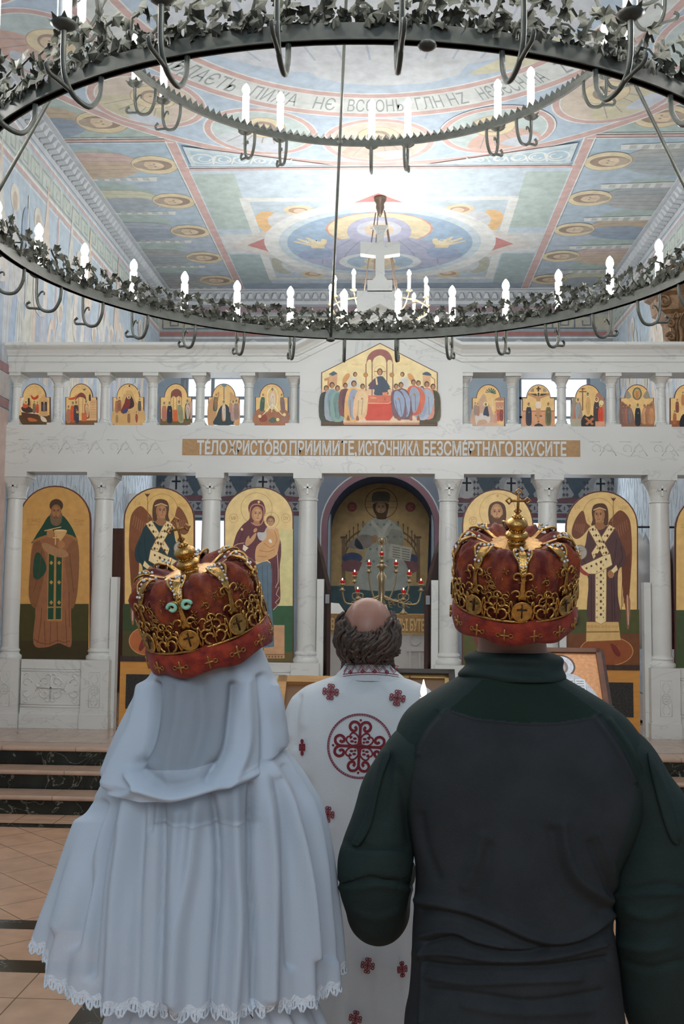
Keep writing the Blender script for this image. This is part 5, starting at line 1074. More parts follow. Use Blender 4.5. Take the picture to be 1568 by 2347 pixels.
m_page = mat('paper_white', (.78, .77, .74), .8)
al = thing('altar_table', 'altar table under gold lettered brocade seen through the middle arch', 'altar', (-.14, AYY+.4, .45))
x0, x1 = -.84, .56
g = MB(); g.box((x0+.03, AYY+.03, .45), (x1-.03, AYY+.9, 1.5)); bs = g.build('base', m_white, al)
for px_ in (.26, -.52):
    g = MB()
    for q in (-.012, .11): g.box((px_+q, AYY+.005, .6), (px_+q+.03, AYY+.03, 1.1))
    g.box((px_-.04, AYY, 1.1), (px_+.18, AYY+.03, 1.16)); g.box((px_-.02, AYY, .5), (px_+.16, AYY+.03, .58))
    g.tube([(px_+.07+.06*cos(t), AYY+.02, 1.24+.06*sin(t)) for t in [2*pi*i/16 for i in range(16)]], .01, 5, closed=True)
    g.build('carved_panel', m_white, bs)
g = MB(); g.box((x0, AYY, 1.33), (x1, AYY+.95, 1.56)); cl = g.build('brocade', m_cloth, al)
m_goldlet = mat('gold_lettering', S(214, 184, 128), .45, .3)
letter_mesh('ПЬІ БУТЕРЬ', lambda t, v: (.1+.44*t, AYY-.001, 1.36+min(v, 1.1)*.145), (0, -1, 0), m_goldlet, cl, 'lettering', .003)
letter_mesh('СВАТ', lambda t, v: (-.8+.22*t, AYY-.001, 1.36+min(v, 1.1)*.145), (0, -1, 0), m_goldlet, cl, 'lettering', .003)
g = MB(); 
for i in range(70): g.box((x0+.02*i, AYY-.003, 1.31), (x0+.02*i+.012, AYY+.002, 1.335))
g.build('fringe', m_gold, cl)
# seven-branched lamp stand behind the altar table
m_brass = mat('aged_brass', S(176, 156, 122), .3, .85)
m_redg = mat('red_lamp_glass', S(150, 24, 22), .15, emit=((.6, .03, .02), .25))
m_flame = mat('flame', (1, .8, .5), .5, emit=((1, .82, .55), 6))
LY = 14.35
def lampcup(par, c, s=1.0, lx='lamp_cup'):
    x, y, z = c
    g = MB(); g.lathe([(.012*s, z-.12*s), (.03*s, z-.11*s), (.045*s, z-.1*s), (.02*s, z-.085*s), (.018*s, z-.05*s), (.032*s, z-.035*s), (.034*s, z-.01*s), (.02*s, z-.008*s)], (x, y, 0), 12); b = g.build(lx, m_brass, par, True)
    MB().lathe([(.018*s, z-.01*s), (.034*s, z+.01*s), (.036*s, z+.035*s), (.032*s, z+.037*s)], (x, y, 0), 12).build('red_glass', m_redg, b, True)
    MB().sphere((x, y, z+.05*s), (.008*s, .008*s, .018*s), 8, 6).build('flame', m_flame, b, True)
cdl = thing('branched_lamp_stand', 'seven-branched brass lamp stand with red glass lamps behind the altar table', 'lamp stand', (-.12, LY, .45))
sx_ = PY(875, 1300, LY).x
g = MB(); zt = PY(875, 1272, LY).z
g.lathe([(.2, .45), (.2, .5), (.05, .58), (.03, 1.0), (.03, zt-.75), (.06, zt-.68), (.035, zt-.62), (.05, zt-.5), (.045, zt-.4), (.07, zt-.3), (.04, zt-.26), (.03, zt-.2), (.09, zt-.16), (.03, zt-.12), (.02, zt-.1)], (sx_, LY, 0), 16); g.build('stem', m_brass, cdl, True)
lampcup(cdl, (sx_, LY, zt))
g = MB(); zz = PY(875, 1240, LY).z; g.sphere((sx_, LY, zz), (.035, .03, .05), 10, 8)
for s in (-1, 1): g.tube(crs([(sx_, LY, zz-.05), (sx_+s*.05, LY, zz-.03), (sx_+s*.055, LY, zz+.03), (sx_+s*.03, LY, zz+.05)], 4, False), .01, 6)
g.tube([(sx_, LY-.02, zz-.15), (sx_, LY, zz-.04)], .01, 6); g.build('finial', m_brass, cdl, True)
for px_, py_ in ((846, 1294), (908, 1294), (813, 1317), (938, 1317), (785, 1336), (965, 1337)):
    c = PY(px_, py_, LY); s = 1 if c.x > sx_ else -1; d = abs(c.x-sx_)
    g = MB(); g.tube(crs([(sx_, LY, zt-.55), (sx_+s*d*.5, LY, zt-.6-.12*d), (sx_+s*d*.9, LY, c.z-.28), (c.x, LY, c.z-.12)], 6, False), .013, 7)
    for q in (.35, .7): g.tube([(sx_+s*d*q+.04*cos(t), LY, zt-.62-.1*q+.04*sin(t)) for t in [2*pi*i/10 for i in range(9)]], .007, 5)
    am = g.build('branch', m_brass, cdl, True); lampcup(am, c)
for i, (px_, py_, wd_) in enumerate(((820, 1356, 'left'), (925, 1358, 'right'))):
    c = PY(px_, py_, AYY+.25); t = thing('candlestick', ('small brass candlestick with a red lamp on the altar table '+('beside the white page' if i == 0 else 'above the gold lettering')), 'candlestick', (c.x, AYY+.25, 1.56), 'candlesticks on the altar table')
    g = MB(); g.lathe([(.05, 1.56), (.055, 1.575), (.02, 1.6), (.012, 1.64), (.022, 1.67), (.012, 1.7), (.012, c.z-.1)], (c.x, AYY+.25, 0), 12); g.build('stem', m_brass, t, True); lampcup(t, c, .9)
    g = MB()
    for s in (-1, 1): g.tube(crs([(c.x, AYY+.25, c.z-.12), (c.x+s*.06, AYY+.25, c.z-.09), (c.x+s*.065, AYY+.25, c.z-.03), (c.x+s*.03, AYY+.25, c.z-.02)], 4, False), .007, 6)
    g.build('scroll', m_brass, t, True)
c = PY(868, 1384, AYY+.35); g = MB(); g.loop([[(c.x-.14, AYY+.3, 1.56), (c.x+.14, AYY+.3, 1.56), (c.x+.14, AYY+.5, 1.56), (c.x-.14, AYY+.5, 1.56)], [(c.x-.1, AYY+.34, 1.68), (c.x+.1, AYY+.34, 1.68), (c.x+.1, AYY+.46, 1.68), (c.x-.1, AYY+.46, 1.68)]])
tag(g.build('altar_box', m_white), 'small pale box standing in the middle of the altar table', 'box')
g = MB(); c = PY(772, 1405, AYY+.1); g.add([(c.x-.1, AYY+.05, 1.562), (c.x+.12, AYY+.05, 1.562), (c.x+.02, AYY+.25, 1.69), (c.x-.12, AYY+.25, 1.7), (c.x-.1, AYY+.06, 1.556), (c.x+.12, AYY+.06, 1.556), (c.x+.02, AYY+.26, 1.684), (c.x-.12, AYY+.26, 1.694)], [(0, 1, 2, 3), (4, 5, 6, 7), (0, 1, 5, 4), (1, 2, 6, 5), (2, 3, 7, 6), (3, 0, 4, 7)])
tag(g.build('page', m_page), 'white page leaning at the end of the altar table', 'paper')
# air conditioner, wardrobe, vestments
ac2 = thing('air_conditioner', 'white air conditioner high on the wall behind a winged figure icon', 'air conditioner', (XL+.1, 15.4, 3.0))
g = MB(); g.loop([[(XL+.002, y, 2.98), (XL+.16, y, 2.98), (XL+.22, y, 3.04), (XL+.22, y, 3.24), (XL+.2, y, 3.27), (XL+.002, y, 3.27)] for y in (14.95, 15.8)]); g.build('case', mat('white_plastic', (.75, .76, .76), .4), ac2)
g = MB()
for k in range(3): g.box((XL+.221, 15.0, 3.07+.045*k), (XL+.226, 15.75, 3.09+.045*k))
g.build('air_slot', m_frame, ac2)
m_ward = mat('red_brown_wood', S(96, 58, 42), .4, var=.25, vscale=3, stretch=(10, 10, 1))
wd_ = thing('wardrobe', 'tall red-brown wooden wardrobe behind the marble screen', 'wardrobe', (-3.4, 14.1, .45))
MB().box((-3.86, 13.9, .45), (-2.9, 14.45, 2.68)).build('body', m_ward, wd_)
for a in (-3.85, -3.37):
    g = MB(); g.box((a+.01, 13.875, .55), (a+.455, 13.9, 2.6))
    for p0, p1 in ((.7, 1.5), (1.6, 2.5)): g.box((a+.06, 13.865, p0), (a+.4, 13.876, p1))
    d = g.build('door', m_ward, wd_); MB().sphere((a+(.42 if a < -3.5 else .05), 13.86, 1.6), .016, 8, 6).build('knob', m_brass, d, True)
VY = 11.6
rk = thing('garment_rail', 'dark garment rail behind a marble column holding white vestments', 'rail', (2.9, VY, .45))
g = MB(); zt = PY(1478, 1208, VY).z
for x in (2.72, 3.4): g.tube([(x, VY, .46), (x, VY, zt+.06)], .014, 8); g.box((x-.015, VY-.25, .45), (x+.015, VY+.25, .475))
g.tube([(2.66, VY, zt), (3.46, VY, zt)], .012, 8); g.build('frame', mat('black_rail', (.03, .03, .035), .4, .5), rk, True)
m_vest = mat('white_vestment_cloth', (.7, .71, .72), .8, var=.06, vscale=8)
m_vest2 = mat('dark_red_vestment_cloth', S(84, 40, 40), .8, var=.2, vscale=12)
for i, (x, m, lb) in enumerate(((2.82, m_vest, 'white vestment hanging at the near end of the garment rail'), (3.03, m_vest2, 'dark red vestment hanging between two white ones'), (3.24, m_vest, 'white vestment hanging beyond the outer marble column'))):
    t = thing('vestment', lb, 'vestment', (x, VY, 1.2), 'vestments on the garment rail'); rings = []
    for j in range(14):
        v = j/13; z = zt-.05-v*1.3; w = .05+.19*min(1, v*5)**.6*(1+.15*v); d = .03+.02*v
        rings.append([(x+(.012+w*.4)*cos(a)*(1+.12*sin(7*a)), VY+(d+w*.35)*sin(a), z-.0*sin(a)**2-(.12*abs(sin(a)) if j < 4 else 0)) for a in [2*pi*q/28 for q in range(28)]])
    MB().loop(rings).build('robe', m, t, True); MB().tube(crs([(x, VY, zt-.06), (x, VY, zt-.01), (x, VY+.012, zt+.014), (x, VY-.012, zt+.02)], 4, False), .004, 5).build('hook', m_frame, t)
# carved gilded wooden crest on the right of the screen's cornice
m_carv = mat('carved_gilded_wood', S(122, 92, 62), .45, .35, var=.4, vscale=18, bump=.6, bscale=30)
KY = 10.62
cx_ = PY(1585, 720, KY).x; z0 = 4.29
cr = thing('carved_crest', 'carved gilded wooden capital rising above the white cornice', 'carving', (cx_, KY, z0))
g = MB(); rows_ = []
for v, w in ((0, .2), (.03, .27), (.08, .27), (.1, .24), (.35, .27), (.42, .3), (.46, .36), (.6, .38), (.64, .43), (.72, .44), (.8, .4), (.98, .2)):
    rows_.append([(cx_+a*w, KY+b*w*.5, z0+v) for a, b in ((-1, -.8), (-.5, -1), (.5, -1), (1, -.8), (1, 1), (-1, 1))])
g.loop(rows_); g.build('core', m_carv, cr)
g = MB(); rc = random.Random(4)
for i in range(7):
    x = cx_-.24+.08*i
    g.tube(crs([(x, KY-.13, z0+.08), (x+.01, KY-.15, z0+.2), (x-.012, KY-.16, z0+.32), (x+.03, KY-.2, z0+.42), (x+.05, KY-.19, z0+.36)], 4, False), [.02+.012*sin(k*.4) for k in range(17)], 6)
for s in (-1, 1):
    for zc_, r, o in ((.53, .075, .33), (.68, .06, .2), (.3, .05, .27), (.16, .045, .27)):
        g.tube([(cx_+s*(o+r*(1-.7*t)*cos(7*t)), KY-.2, z0+zc_+r*(1-.7*t)*sin(7*t)) for t in [k/18 for k in range(19)]], .018, 6)
for i in range(9): g.sphere((cx_-.255+.004*i, KY-.15, z0+.11+.032*i), (.022, .022, .014), 8, 6)
for i in range(5): g.sphere((cx_-.2+.1*i, KY-.22, z0+.76+.05*sin(i*.8)), (.05, .04, .05), 8, 6)
g.build('acanthus', m_carv, cr, True)
# ================================================================ BOOK STANDS AND ICONS IN FRONT OF THE STEPS
m_lwood = mat('honey_wood', S(206, 152, 92), .4, var=.2, vscale=4, stretch=(1, 8, 8))
m_dwood = mat('dark_red_wood', S(74, 38, 32), .35, var=.25, vscale=4, stretch=(1, 8, 8))
def stand(name, label, c, w, d, tilt, mw_, hgt_base=0):
    """sloping-top reading stand; c = centre of the sloping top"""
    t = thing(name, label, 'stand', (c[0], c[1], 0))
    up = Vector((0, cos(tilt), sin(tilt))); nr = Vector((0, -sin(tilt), cos(tilt))); C = Vector(c)
    g = MB(); A = [C+Vector((a*w/2, 0, 0))+up*b*d/2-nr*e for e in (.002, .032) for a, b in ((-1, -1), (1, -1), (1, 1), (-1, 1))]
    g.add(A, [(0, 1, 2, 3), (4, 5, 6, 7), (0, 1, 5, 4), (1, 2, 6, 5), (2, 3, 7, 6), (3, 0, 4, 7)]); g.build('top', mw_, t)
    L = C-up*d/2; g = MB(); g.box((C.x-w/2, L.y-.03, L.z-.04), (C.x+w/2, L.y+.0, L.z+.03)); g.build('ledge', mw_, t)
    for sx in (-1, 1):
        for sy in (-1, 1):
            y = C.y+sy*d*.36; zt_ = C.z+sy*d*.36*sin(tilt)/max(.2, cos(tilt))*cos(tilt)-.04
            g = MB(); g.box((C.x+sx*(w/2-.05)-.02, y-.02, 0), (C.x+sx*(w/2-.05)+.02, y+.02, zt_)); g.build('leg', mw_, t)
    for z in (.25,): MB().box((C.x-w/2+.05, C.y-d*.36, z), (C.x+w/2-.05, C.y+d*.36, z+.03)).build('shelf', mw_, t)
    return up, nr
# silver covered icon on the dark stand at the right
SYY = 6.0
bl, brr = PY(1212, 1602, SYY), PY(1392, 1602, SYY); wI = .46; cI = Vector((bl.x+.5*(brr.x-bl.x), SYY+.14, 1.29)); tilt = radians(54)
up, nr = stand('book_stand', 'dark red wooden stand under the silver covered icon', tuple(cI), .52, .42, tilt, m_dwood)
ti = thing('framed_icon', 'silver covered icon of a bearded man in a brown frame on the dark stand', 'icon', tuple(cI))
Mi = lambda u, v: cI+Vector((u, 0, 0))+up*v
def board(g, x0, x1, v0, v1, a, b): 
    A = [Mi(x, v)+nr*e for e in (a, b) for x, v in ((x0, v0), (x1, v0), (x1, v1), (x0, v1))]
    g.add(A, [(0, 1, 2, 3), (4, 5, 6, 7), (0, 1, 5, 4), (1, 2, 6, 5), (2, 3, 7, 6), (3, 0, 4, 7)])
hw, hh = .235, .2
g = MB(); 
for q in ((-hw, hw, hh-.03, hh), (-hw, hw, -hh, -hh+.03), (-hw, -hw+.03, -hh, hh), (hw-.03, hw, -hh, hh)): board(g, *q, .0, .03)
g.build('frame', mat('brown_icon_frame', S(112, 70, 48), .4, var=.2, vscale=10), ti)
g = MB(); board(g, -hw+.03, hw-.03, -hh+.03, hh-.03, .0, .014); g.build('panel', m_edge, ti)
P = Paint(Mi, nr, .95, base=.0145); P.p([(-.205, -.17), (.205, -.17), (.205, .17), (-.205, .17)], (214, 152, 100))
P.ell(-.01, .08, .085, .08, (86, 68, 58)); P.ell(-.01, .08, .074, .069, (206, 208, 212)); P.ell(-.01, .075, .042, .05, (120, 108, 104)); P.ell(-.01, .07, .027, .036, (176, 156, 146))
P.poly([(-.04, .03), (-.13, -.0), (-.17, -.1), (-.17, -.168), (.16, -.168), (.17, -.1), (.1, .0), (.03, .03)], (196, 198, 204))
for k in range(8): P.line([(-.13+.035*k, -.02), (-.15+.04*k, -.16)], .005, (140, 142, 150))
P.ell(-.11, -.03, .03, .04, (168, 168, 172)); P.p([(.0, -.1), (.12, -.1), (.12, -.01), (.0, -.01)], (224, 226, 228)); P.line([(.06, -.1), (.06, -.01)], .004, (140, 140, 146))
for j in range(5):
    for a in (.008, .068): P.p([(a, -.09+.016*j), (a+.044, -.09+.016*j), (a+.044, -.083+.016*j), (a, -.083+.016*j)], (136, 138, 144))
m_silver = paint_mat('icon_silver_paint', .35, .6, .15, 60, .25); P.build('painting', m_silver, ti)
# honey coloured stand with its framed picture, beyond the priest's left shoulder
SY2 = 4.7
c2 = PY(728, 1612, SY2); c2 = Vector((c2.x, SY2, c2.z-.01)); tl2 = radians(40)
stand('reading_stand', 'honey-coloured wooden reading stand beyond the white robed priest', tuple(c2), .4, .34, tl2, m_lwood)
up2 = Vector((0, cos(tl2), sin(tl2))); nr2 = Vector((0, -sin(tl2), cos(tl2)))
tf = thing('framed_picture', 'picture in a honey wood frame on the reading stand', 'picture', tuple(c2)); M0 = Mi; Mi = lambda u, v: c2+Vector((u, 0, 0))+up2*v; n0 = nr; nr = nr2
g = MB(); 
for q in ((-.19, .19, .12, .16), (-.19, .19, -.16, -.12), (-.19, -.15, -.16, .16), (.15, .19, -.16, .16)): board(g, *q, 0, .03)
g.build('frame', m_lwood, tf); g = MB(); board(g, -.15, .15, -.12, .12, 0, .01); g.build('panel', mat('brown_panel', S(130, 92, 60), .5), tf)
# dark framed picture on a second stand, right of the priest
SY3 = 4.9
c3 = PY(972, 1598, SY3); c3 = Vector((c3.x, SY3, c3.z+.0)); tl3 = radians(38)
stand('reading_stand', 'dark wooden stand carrying the dark framed picture near the candle flame', tuple(c3), .3, .34, tl3, m_dwood)
up3 = Vector((0, cos(tl3), sin(tl3))); nr = Vector((0, -sin(tl3), cos(tl3))); tf2 = thing('framed_picture', 'dark framed picture with gilt lining behind the candle flame', 'picture', tuple(c3)); Mi = lambda u, v: c3+Vector((u, 0, 0))+up3*v
g = MB()
for q in ((-.15, .15, .13, .16), (-.15, .15, -.16, -.13), (-.15, -.12, -.16, .16), (.12, .15, -.16, .16)): board(g, *q, 0, .035)
g.build('frame', mat('black_brown_frame', S(50, 38, 34), .35), tf2)
g = MB(); 
for q in ((-.12, .12, .11, .13), (-.12, .12, -.13, -.11), (-.12, -.1, -.13, .13), (.1, .12, -.13, .13)): board(g, *q, 0, .022)
g.build('gilt_lining', m_gold, tf2); g = MB(); board(g, -.1, .1, -.11, .11, 0, .012); g.build('panel', mat('umber_panel', S(120, 90, 64), .5), tf2)
# ================================================================ PEOPLE
class Loft:
    """closed sleeve of cloth from its outline rows: (y picture, left, right, axis depth, half depth, squareness)"""
    def __init__(s, rows, yc=None, e=2.2):
        R = []
        for r in rows:
            y, l, rr = r[:3]; Yc = r[4] if len(r) > 4 else yc; ry = r[3]
            a, b = PY(l, y, Yc), PY(rr, y, Yc)
            R.append(((a.z+b.z)/2, a.x, b.x, Yc, ry))
        R.sort(); P = np.array(crs(R, 6, False)); P = P[np.argsort(P[:, 0])]
        s.t = P; s.e = e; s.z0, s.z1 = P[0, 0], P[-1, 0]
    def at(s, z):
        return [np.interp(z, s.t[:, 0], s.t[:, k]) for k in (1, 2, 3, 4)]
    def pt(s, th, z, off=0.0):
        xl, xr, yc, ry = s.at(z); c, q = np.cos(th), np.sin(th); k = 2/s.e
        rx = (xr-xl)/2; dx = np.sign(c)*np.abs(c)**k; dy = np.sign(q)*np.abs(q)**k
        nx, ny = c/np.maximum(rx, .01), q/np.maximum(ry, .01); n = np.hypot(nx, ny)
        return np.stack([(xl+xr)/2+(rx)*dx+off*nx/n, yc+ry*dy+off*ny/n, z+0*dx], -1)
    def mesh(s, nt, nz, ztop, zbot, disp=None, off=0.0, t0=0, t1=2*pi):
        """ztop, zbot: numbers or functions of theta"""
        full = abs(t1-t0-2*pi) < 1e-6
        th = np.linspace(t0, t1, nt, endpoint=not full); T, V = np.meshgrid(th, np.linspace(0, 1, nz))
        zt = ztop(T) if callable(ztop) else ztop; zb = zbot(T) if callable(zbot) else zbot
        Z = zt+(zb-zt)*V; O = np.full(T.shape, off) if not callable(off) else off(T, V)
        if disp is not None: O = O+disp(s.pt(T, Z, 0), T, V, Z)
        return s.pt(T, Z, O), full
def grid(P, full, g=None, mats=None, inside=None):
    g = g or MB(); nz, nt = P.shape[:2]; b = len(g.v); g.v += [tuple(p) for p in P.reshape(-1, 3).tolist()]
    for i in range(nz-1):
        for j in range(nt if full else nt-1):
            k = (j+1) % nt; g.f.append((b+i*nt+j, b+i*nt+k, b+(i+1)*nt+k, b+(i+1)*nt+j)); g.m.append(0 if mats is None else int(mats[i, j]))
    return g
def pxfold(P, folds, T=None):
    """sum of soft ridges (+) and creases (-) along picture polylines, on the side facing the viewer"""
    q = topx(P); out = np.zeros(q.shape[:-1])
    for pl, w, a in folds:
        pl = crs(pl, 4, False) if len(pl) > 2 else pl; d2 = np.full(out.shape, 1e9)
        for A, B in zip(pl[:-1], pl[1:]):
            A = np.array(A); v = np.array(B)-A; t = np.clip(((q-A)@v)/(v@v), 0, 1)[..., None]
            d2 = np.minimum(d2, ((q-A-t*v)**2).sum(-1))
        out += a*np.exp(-d2/(w*w))
    if T is not None: out *= np.clip(-np.sin(T)*2.5+.5, 0, 1)
    return out
def inpoly(q, poly):
    x, y = q[..., 0], q[..., 1]; r = np.zeros(x.shape, bool); n = len(poly)
    for i in range(n):
        (x1, y1), (x2, y2) = poly[i], poly[(i+1) % n]
        c = ((y1 > y) != (y2 > y)) & (x < (x2-x1)*(y-y1)/((y2-y1) or 1e-9)+x1); r ^= c
    return r
def bvh_of(o):
    off = wloc(o); me = o.data
    return BVHTree.FromPolygons([v.co+off for v in me.vertices], [tuple(p.vertices) for p in me.polygons])
def caster(o, off=.002):
    t = bvh_of(o) if not isinstance(o, BVHTree) else o; last = [2.0]
    def M(px, py):
        d = ray(px, py).normalized(); h = t.ray_cast(CAMP, d)
        if h[0] is None: return CAMP+d*last[0]
        last[0] = h[3]; return h[0]-d*off
    return M
def drape(poly, M, thick, name, m, parent, n=3, smooth=True):
    bm = bmesh.new(); vs = [bm.verts.new((p[0], p[1], 0)) for p in crs(poly, 3)]; f = bm.faces.new(vs)
    bmesh.ops.triangulate(bm, faces=bm.faces[:])
    for _ in range(n):
        es = [e for e in bm.edges if e.calc_length() > 9]
        if not es: break
        bmesh.ops.subdivide_edges(bm, edges=es, cuts=1); bmesh.ops.triangulate(bm, faces=[f for f in bm.faces if len(f.verts) > 3])
    r = bmesh.ops.extrude_face_region(bm, geom=bm.faces[:]); up = {v for v in r['geom'] if isinstance(v, bmesh.types.BMVert)}
    g = MB(); bm.verts.index_update(); pos = []
    for v in bm.verts:
        p = M(v.co.x, v.co.y); pos.append(tuple(p+(CAMP-p).normalized()*(thick if v in up else -.004)))
    g.add(pos, [tuple(v.index for v in f.verts) for f in bm.faces]); bm.free()
    return g.build(name, m, parent, smooth)
def capsule(g, a, b, ra, rb, n=12):
    a, b = Vector(a), Vector(b); d = b-a; L = d.length; d.normalize(); M = d.to_track_quat('Z', 'Y').to_matrix()
    pr = [(ra*sin(t), -ra*cos(t)) for t in [pi/2*k/4 for k in range(1, 5)]]+[(rb*cos(t), L+rb*sin(t)) for t in [pi/2*k/4 for k in range(0, 4)]]
    g.lathe(pr, a, n, M=M)
def hand(g, w, d, pn, side, curl=.5, s=1.0):
    """w wrist, d direction of the fingers, pn palm normal, side = thumb side"""
    w, d, pn = Vector(w), Vector(d).normalized(), Vector(pn).normalized(); sd = d.cross(pn).normalized()*side
    c = w+d*.05*s
    for k in range(4):
        o = sd*(.027-.018*k)*s; capsule(g, w+o*.6, w+d*.085*s+o, .0115*s, .0105*s, 8)
        ln = (.072, .08, .074, .058)[k]*s; p = w+d*.085*s+o; dd = d.copy()
        for j, f in enumerate((.45, .32, .23)):
            dd = (dd+pn*curl*(.5 if j == 0 else .8)).normalized(); q = p+dd*ln*f; capsule(g, p, q, (.0095-.0008*j)*s, (.009-.0008*j)*s, 8); p = q
    p = w+d*.025*s+sd*.025*s; q = p+(d*.6+sd*.75+pn*.35).normalized()*.04*s; capsule(g, p, q, .012*s, .0105*s, 8); capsule(g, q, q+(d+sd*.25+pn*.5*curl).normalized()*.032*s, .0102*s, .0085*s, 8)
def body_mesh(parts_fn, name, m, parent, vox=.0065):
    g = MB(); parts_fn(g); o = g.build(name, m, parent, True)
    r = o.modifiers.new('union', 'REMESH'); r.mode = 'VOXEL'; r.voxel_size = vox; r.use_smooth_shade = True
    s = o.modifiers.new('smooth', 'SMOOTH'); s.factor = .5; s.iterations = 5
    return o
def head(g, c, sx=.074, sy=.096, sz=.112):
    """cranium, face, nose, ears, chin; the face looks towards +Y"""
    c = Vector(c); g.sphere(c+Vector((0, -.008, .015)), (sx, sy*.94, sz*.88), 20, 14); g.sphere(c+Vector((0, .03, -.04)), (sx*.8, sy*.68, sz*.72), 16, 12)
    g.sphere(c+Vector((0, .07, -.095)), (.026, .024, .02), 10, 8); capsule(g, c+Vector((0, .088, .018)), c+Vector((0, .108, -.028)), .009, .013, 8)
    for s in (-1, 1):
        g.sphere(c+Vector((s*.014, .098, -.032)), .009, 8, 6); g.sphere(c+Vector((s*(sx+.004), .005, -.012)), (.009, .02, .032), 8, 8); capsule(g, c+Vector((s*.012, .088, .028)), c+Vector((s*.045, .076, .028)), .01, .009, 8); g.sphere(c+Vector((s*.04, .066, -.03)), (.022, .02, .02), 8, 6)
    capsule(g, c+Vector((-.017, .091, -.064)), c+Vector((.017, .091, -.064)), .0075, .0075, 8)
def face_bits(t, c, brow):
    c = Vector(c)
    for s in (-1, 1):
        e = MB().sphere(c+Vector((s*.031, .083, .006)), (.013, .009, .008), 10, 8).build('eye', mat('eye_white', (.75, .74, .72), .3), t, True)
        MB().sphere(c+Vector((s*.031, .0895, .006)), (.0055, .004, .0055), 8, 6).build('iris', mat('eye_brown', (.06, .035, .02), .2), e, True)
        g = MB(); capsule(g, c+Vector((s*.014, .097, .03)), c+Vector((s*.047, .084, .032)), .0045, .003, 6); g.build('eyebrow', brow, t, True)
    g = MB(); capsule(g, c+Vector((-.021, .0955, -.066)), c+Vector((.021, .0955, -.066)), .0042, .0042, 6); g.build('lips', mat('lips', S(150, 90, 80), .5), t, True)
def shoe(name, c, m, par, L=.27, yaw=0, hi=.06):
    g = MB(); c = Vector(c); rings = []
    for k in range(11):
        v = k/10; w = .036+.014*sin(pi*min(1, v*1.15))-(.016 if k == 10 else 0); h = hi*(1-.55*max(0, v-.35)/.65)
        rings.append([c+Vector((w*cos(a), -L*.3+L*v, max(0, h*.5+h*.5*sin(a)*1.0))) for a in [2*pi*j/14 for j in range(14)]])
    g.loop(rings); return g.build(name, m, par, True)
m_skin = mat('skin_tan', S(168, 122, 98), .55, var=.1, vscale=20)
m_skin2 = mat('skin_ruddy', S(160, 112, 92), .42, var=.1, vscale=18)
m_skin3 = mat('skin_fair', S(196, 156, 136), .5, var=.06, vscale=18)
m_hair = mat('dark_brown_hair', S(58, 44, 36), .55, var=.35, vscale=60)
m_brow = mat('brow_hair', S(52, 40, 32), .7)

# ---------------------------------------------------------------- the man in the dark field shirt
GY = 2.12
gx = PY(1178, 1700, GY).x
man = thing('person', 'man seen from behind in a dark green and charcoal field shirt wearing a crown', 'person', (gx, GY, 0))
m_char = mat('charcoal_knit', S(52, 54, 55), .85, var=.14, vscale=14, bump=.25, bscale=420, spec=.2)
m_green = mat('dark_green_ripstop', S(38, 50, 46), .8, var=.16, vscale=10, bump=.2, bscale=380, spec=.25)
m_greeny = mat('dark_green_yoke', S(29, 44, 36), .85, var=.12, vscale=10, bump=.2, bscale=380, spec=.2)
m_trous = mat('dark_green_trousers', S(46, 56, 50), .85, var=.14, vscale=8)
torso = Loft([(1496, 1086, 1258, .062), (1520, 1078, 1272, .07), (1545, 1062, 1290, .08), (1575, 1015, 1340, .092), (1608, 962, 1394, .104), (1645, 926, 1440, .114), (1700, 910, 1472, .124), (1780, 916, 1482, .132), (1860, 930, 1468, .135), (1940, 942, 1440, .132), (2000, 948, 1415, .127), (2060, 948, 1403, .124), (2130, 948, 1408, .124), (2200, 947, 1416, .126), (2280, 940, 1422, .128), (2347, 928, 1428, .132), (2490, 922, 1434, .136)], GY, 2.35)
C6 = lambda l: [(760+u/1.94, 1480+v/1.94) for u, v in l]
